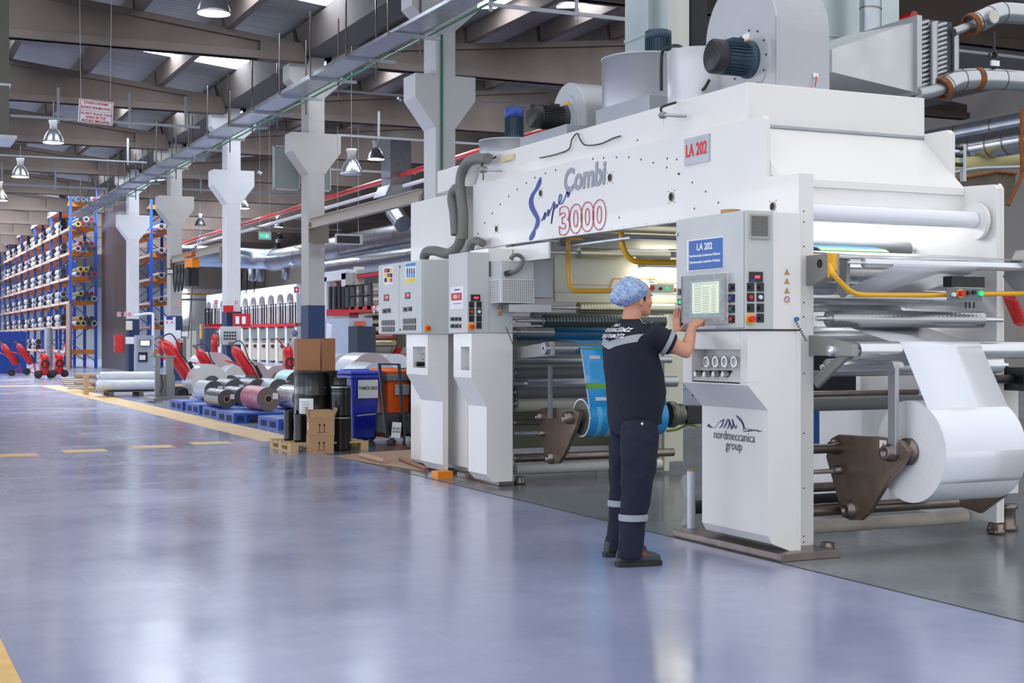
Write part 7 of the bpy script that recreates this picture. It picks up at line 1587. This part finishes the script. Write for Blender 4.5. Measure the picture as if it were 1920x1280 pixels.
# eyes, brows, hair
for s_ in (-1, 1):
    e_ = MB().ell((HX + 0.0855, HY + s_ * 0.031, 1.628), (0.011, 0.013, 0.008)).build('eye', mat('eye_white', (225, 222, 215), 0.25), body)
    MB().ell((HX + 0.0955, HY + s_ * 0.031, 1.628), (0.003, 0.006, 0.006)).build('iris', mat('iris_dark', (50, 34, 24), 0.25), e_)
    MB().tube([(HX + 0.098, HY + s_ * 0.016, 1.646), (HX + 0.098, HY + s_ * 0.035, 1.65), (HX + 0.086, HY + s_ * 0.052, 1.645)], 0.0035, 6).build('eyebrow', mat('dark_hair', (38, 28, 24), 0.7), body)
HAIR = mat('dark_hair', (38, 28, 24), 0.7)
Hm = MB(); loft(Hm, [((HX + (a + b) / 2 - 0.012, HY, z), (b - a) / 2 - 0.002, w_ + 0.004) for z, a, b, w_ in prof[5:]]); Hm.build('hair', HAIR, body)
for s_ in (-1, 1): MB().ell((HX + 0.022, HY + s_ * 0.0725, 1.63), (0.008, 0.003, 0.022)).build('sideburn', HAIR, body)
# hair net
NET = bpy.data.materials.new('hair_net'); NET.use_nodes = True; nt = NET.node_tree; bs = nt.nodes['Principled BSDF']
tc = nt.nodes.new('ShaderNodeTexCoord'); nz = nt.nodes.new('ShaderNodeTexNoise'); nz.inputs['Scale'].default_value = 38; nz.inputs['Detail'].default_value = 6; nz.inputs['Distortion'].default_value = 1.2
nt.links.new(tc.outputs['Object'], nz.inputs[0]); cr_ = nt.nodes.new('ShaderNodeValToRGB'); cr_.color_ramp.elements[0].position = 0.35; cr_.color_ramp.elements[0].color = srgb((112, 142, 190)) + (1,); cr_.color_ramp.elements[1].position = 0.65; cr_.color_ramp.elements[1].color = srgb((186, 206, 238)) + (1,)
nt.links.new(nz.outputs[0], cr_.inputs[0]); nt.links.new(cr_.outputs[0], bs.inputs['Base Color']); bs.inputs['Alpha'].default_value = 0.86; bs.inputs['Roughness'].default_value = 0.55
bp = nt.nodes.new('ShaderNodeBump'); bp.inputs['Strength'].default_value = 0.8; bp.inputs['Distance'].default_value = 0.01; nt.links.new(nz.outputs[0], bp.inputs['Height']); nt.links.new(bp.outputs[0], bs.inputs['Normal'])
te = math.radians(27); f1 = Vector((math.cos(te), 0, math.sin(te))); f2 = Vector((0, 1, 0)); f3 = Vector((-math.sin(te), 0, math.cos(te)))
nc = Vector((HX - 0.018, HY, 1.636)) - f3 * 0.012
m = MB(); secs = []
for k in range(15):
    t_ = k / 14; 
    if t_ < 0.25: rr = 0.84 + 0.2 * math.sin(t_ / 0.25 * math.pi / 2)
    else: rr = 1.04 * math.cos((t_ - 0.25) / 0.75 * math.pi / 2) ** 0.62
    hh = 0.15 * (t_ ** 0.9); secs.append((nc + f3 * hh - f1 * 0.016 * math.sin(t_ * math.pi) * 1.4, 0.124 * max(rr, 0.03), 0.098 * max(rr, 0.03), f1, f2))
loft(m, secs, 48, True); net = m.build('hair_net', NET, body)
tx = bpy.data.textures.new('crumple', 'CLOUDS'); tx.noise_scale = 0.022; d_ = net.modifiers.new('c', 'SUBSURF'); d_.levels = 1; d_.render_levels = 1; d_ = net.modifiers.new('crumple', 'DISPLACE'); d_.texture = tx; d_.strength = 0.012; d_.mid_level = 0.5
m = MB(); pts = [nc + f3 * 0.004 + f1 * (0.124 * .86 * math.cos(k * math.pi / 18)) + f2 * (0.098 * .86 * math.sin(k * math.pi / 18)) for k in range(37)]
m.tube(pts, 0.005, 6); m.build('elastic_band', mat('net_blue', (120, 156, 214), 0.6), net)
# shirt
SHIRT = mat('navy_cotton', (14, 18, 38), 0.85, var=0.15, vscale=8, bump=0.25, bscale=9)
m = MB()
tor = [(0.845, 0.035, 0.155, 0.18), (0.9, 0.03, 0.158, 0.19), (0.98, 0.04, 0.165, 0.2), (1.05, 0.045, 0.172, 0.205), (1.14, 0.03, 0.168, 0.21), (1.24, 0.01, 0.155, 0.215), (1.33, -0.005, 0.145, 0.215), (1.40, -0.008, 0.125, 0.2), (1.45, -0.004, 0.095, 0.16), (1.485, 0.0, 0.075, 0.1), (1.5, 0.002, 0.07, 0.078)]
loft(m, [((BX + cx_, BY, z), a, b, Vector((1, 0, 0)), Vector((0, 1, 0)), 2.3) for z, cx_, a, b in tor], 36)
def sleeve(S0, E0, k): m.tube([S0 + (S0 - E0) * 0.12 - Vector((0, 0, 0.0)), S0, S0.lerp(E0, k * .5), S0.lerp(E0, k)], [0.072, 0.082, 0.075, 0.07], 18)
sleeve(RS, RE, 0.62); sleeve(LS, LE, 0.7)
shirt = m.build('shirt', SHIRT, body); fuse(shirt, 0.009, 6, 0.5, (0.1, 0.010))
GREYB = mat('reflective_grey', (150, 154, 160), 0.4, 0.2); 
def wrapto(o, off=0.003):
    s_ = o.modifiers.new('lie', 'SHRINKWRAP'); s_.target = shirt; s_.wrap_method = 'PROJECT'; s_.use_project_x = True; s_.use_negative_direction = True; s_.use_positive_direction = True; s_.offset = off; s_.wrap_mode = 'ABOVE_SURFACE'
def onback(o):
    ox, oy, oz = ORG_[body.name]
    for v in o.data.vertices:
        y, z = v.co.y + oy - BY, v.co.z + oz
        for i in range(len(tor) - 1):
            if tor[i][0] <= z <= tor[i + 1][0]:
                t_ = (z - tor[i][0]) / (tor[i + 1][0] - tor[i][0]); cx_, a, b = [tor[i][k] + (tor[i + 1][k] - tor[i][k]) * t_ for k in (1, 2, 3)]
                v.co.x = BX + cx_ - a * max(0.0, 1 - min(1, abs(y) / b) ** 2.3) ** (1 / 2.3) - 0.014 - ox
m = MB(); vs = []; n = 34
for i in range(n + 1):
    y = BY - 0.2 + 0.4 * i / n; t_ = abs(y - BY) / 0.2; xb = BX - 0.145 * math.sqrt(max(0, 1 - (t_ * 0.93) ** 2)); zb = 1.312 + 0.045 * t_
    for j in range(4): vs.append((xb - 0.02, y, zb + 0.048 * j / 3))
fs = [(i * 4 + j, i * 4 + j + 1, (i + 1) * 4 + j + 1, (i + 1) * 4 + j) for i in range(n) for j in range(3)]
m.add(vs, fs, True); o = m.build('reflective_chevron', GREYB, shirt); wrapto(o)
for s, z, sz in (('ÖNCE GÜVENLİĞİMİZ', 1.43, 0.031), ('ÇÜNKÜ ÖNEMLİYİZ', 1.393, 0.031)):
    o = text(s, (BX - 0.19, BY - 0.01, z), sz, WTXT, shirt, bold=0.0005, sx=0.9, ext=0); onback(o)
o = text('alpack', (BX - 0.17, BY - 0.02, 1.462), 0.024, WTXT, shirt, bold=0.0003, shear=0.3, ext=0); onback(o)
d = (RE - RS).normalized(); c = RS.lerp(RE, 0.46)
MB().tube([c - d * 0.014, c + d * 0.014], 0.0835, 28, False).build('sleeve_band', GREYB, shirt)
m = MB(); vs = []
for i in range(11):
    t_ = i / 10; p = Vector((BX + 0.03, BY - 0.075, 1.5)).lerp(Vector((RS.x - 0.01, RS.y - 0.03, 1.475)), t_); vs += [p + Vector((-0.008, 0, 0.004)), p + Vector((0.008, 0, 0.004))]
m.add(vs, [(2 * i, 2 * i + 1, 2 * i + 3, 2 * i + 2) for i in range(10)], True); o = m.build('shoulder_piping', GREYB, shirt); w_ = o.modifiers.new('lie', 'SHRINKWRAP'); w_.target = shirt; w_.wrap_method = 'NEAREST_SURFACEPOINT'; w_.wrap_mode = 'ABOVE_SURFACE'; w_.offset = 0.003
# trousers
TR = mat('navy_trousers', (14, 18, 42), 0.85, var=0.15, vscale=6, bump=0.3, bscale=8)
m = MB(); loft(m, [((BX + 0.03, BY, 0.93), 0.14, 0.17), ((BX + 0.025, BY, 0.86), 0.148, 0.185), ((BX + 0.02, BY, 0.78), 0.14, 0.18)], 28)
def leg(H_, K_, A_, r): m.tube([Vector((H_.x, H_.y, 0.84)), H_.lerp(K_, .5), K_, K_.lerp(A_, .35), K_.lerp(A_, .7), A_, A_ - Vector((0, 0, 0.035))], r, 20)
leg(NH, NK, NA, [0.115, 0.122, 0.102, 0.088, 0.078, 0.08, 0.083]); leg(FH, FK, FA, [0.11, 0.118, 0.1, 0.086, 0.076, 0.078, 0.08])
tr = m.build('trousers', TR, body); fuse(tr, 0.011, 5, 0.5, (0.11, 0.03))
for K_, A_, vv, Y_ in ((NK, NA, 969, 7.48), (FK, FA, 941, 7.84)):
    z = J(1180, vv, Y_).z; t_ = (K_.z - z) / (K_.z - A_.z); c = K_.lerp(A_, t_); MB().tube([c - Vector((0, 0, 0.02)), c + Vector((0, 0, 0.02))], 0.09 if Y_ < 7.6 else 0.088, 28, False).build('reflective_band', GREYB, tr)
p = J(1204, 794, 7.42); MB().cbox((p.x, p.y - 0.0, p.z), (0.012, 0.004, 0.014)).build('pocket_tag', PAPER, tr)
# shoes
SHOE = mat('grey_suede', (62, 64, 68), 0.6, var=0.15, vscale=20); SOLE = mat('black_sole', (30, 30, 32), 0.6)
def shoe(A_, name='shoe', yaw=-0.12):
    Rz = Matrix.Rotation(yaw, 3, 'Z'); o = Vector((A_.x + 0.005, A_.y, 0)); m = MB()
    prof_ = [(-0.085, 0.03, 0.045), (-0.075, 0.038, 0.085), (-0.04, 0.042, 0.1), (0.0, 0.043, 0.1), (0.05, 0.046, 0.085), (0.1, 0.05, 0.065), (0.15, 0.05, 0.055), (0.18, 0.042, 0.045), (0.197, 0.025, 0.03)]
    secs = [(o + Rz @ Vector((x, 0, 0.02 + h * .5)), w_, h * .5 + 0.005, Rz @ Vector((0, 1, 0)), Vector((0, 0, 1)), 2.6) for x, w_, h in prof_]
    loft(m, secs, 20); s_ = m.build(name, SHOE, body); s_.modifiers.new('s', 'SUBSURF').levels = 1
    m = MB(); out = [(-0.092, 0.03), (-0.06, 0.043), (0.0, 0.044), (0.06, 0.048), (0.12, 0.054), (0.17, 0.05), (0.2, 0.03), (0.207, 0.01)]
    poly = [(x, w_) for x, w_ in out] + [(x, -w_) for x, w_ in reversed(out)]; pp = [(o + Rz @ Vector((x, y, 0))) for x, y in poly]
    m.prism([(p.x, p.y) for p in pp], 'Z', 0.0, 0.03).build('sole', SOLE, s_, 0.004)
    MB().cbox(o + Rz @ Vector((0.075, -0.046, 0.075)), (0.02, 0.006, 0.01), Rz).build('red_tab', REDP, s_)
shoe(NA); shoe(FA)
# far worker in pale overall and hood
p = PZ(553, 703); fx, fy = p.x, p.y
m = MB(); loft(m, [((fx, fy, 0.9), 0.1, 0.15), ((fx, fy, 1.3), 0.11, 0.18), ((fx, fy, 1.45), 0.06, 0.08), ((fx + 0.02, fy, 1.5), 0.055, 0.06), ((fx + 0.04, fy, 1.6), 0.09, 0.075), ((fx + 0.04, fy, 1.7), 0.085, 0.07), ((fx + 0.03, fy, 1.75), 0.03, 0.03)])
m.tube([(fx, fy - 0.2, 1.4), (fx + 0.1, fy - 0.24, 1.15), (fx + 0.3, fy - 0.2, 1.1)], 0.04, 10).tube([(fx, fy + 0.2, 1.4), (fx + 0.1, fy + 0.24, 1.15), (fx + 0.3, fy + 0.2, 1.1)], 0.04, 10)
for s_ in (-1, 1): m.tube([(fx, fy + s_ * 0.1, 0.95), (fx, fy + s_ * 0.11, 0.5), (fx, fy + s_ * 0.11, 0.02)], [0.08, 0.06, 0.045], 10).box(fx - 0.08, fx + 0.18, fy + s_ * 0.11 - 0.05, fy + s_ * 0.11 + 0.05, 0, 0.07)
fp = m.build('person', SKIN); fuse(fp, 0.014, 3); tag(fp, 'far worker in pale grey coat and blue-grey hood, seen left of the cardboard box', 'person')
COAT = mat('pale_grey_coat', (172, 176, 184), 0.8, bump=0.2, bscale=10); m = MB()
loft(m, [((fx, fy, 0.6), 0.17, 0.22), ((fx, fy, 0.95), 0.155, 0.21), ((fx, fy, 1.3), 0.15, 0.24), ((fx, fy, 1.42), 0.11, 0.2), ((fx, fy, 1.49), 0.07, 0.09)])
m.tube([(fx, fy - 0.2, 1.4), (fx + 0.1, fy - 0.25, 1.15), (fx + 0.27, fy - 0.2, 1.1)], 0.06, 12).tube([(fx, fy + 0.2, 1.4), (fx + 0.1, fy + 0.25, 1.15), (fx + 0.27, fy + 0.2, 1.1)], 0.06, 12)
fuse(m.build('coat', COAT, fp), 0.016, 4)
m = MB().ell((fx - 0.01, fy, 1.63), (0.12, 0.1, 0.15)); m.build('hood', mat('blue_grey_hood', (110, 124, 150), 0.8), fp)
m = MB()
for s_ in (-1, 1): m.tube([(fx, fy + s_ * 0.1, 0.95), (fx, fy + s_ * 0.11, 0.08)], [0.1, 0.08], 12)
m.build('trousers', COAT, fp)
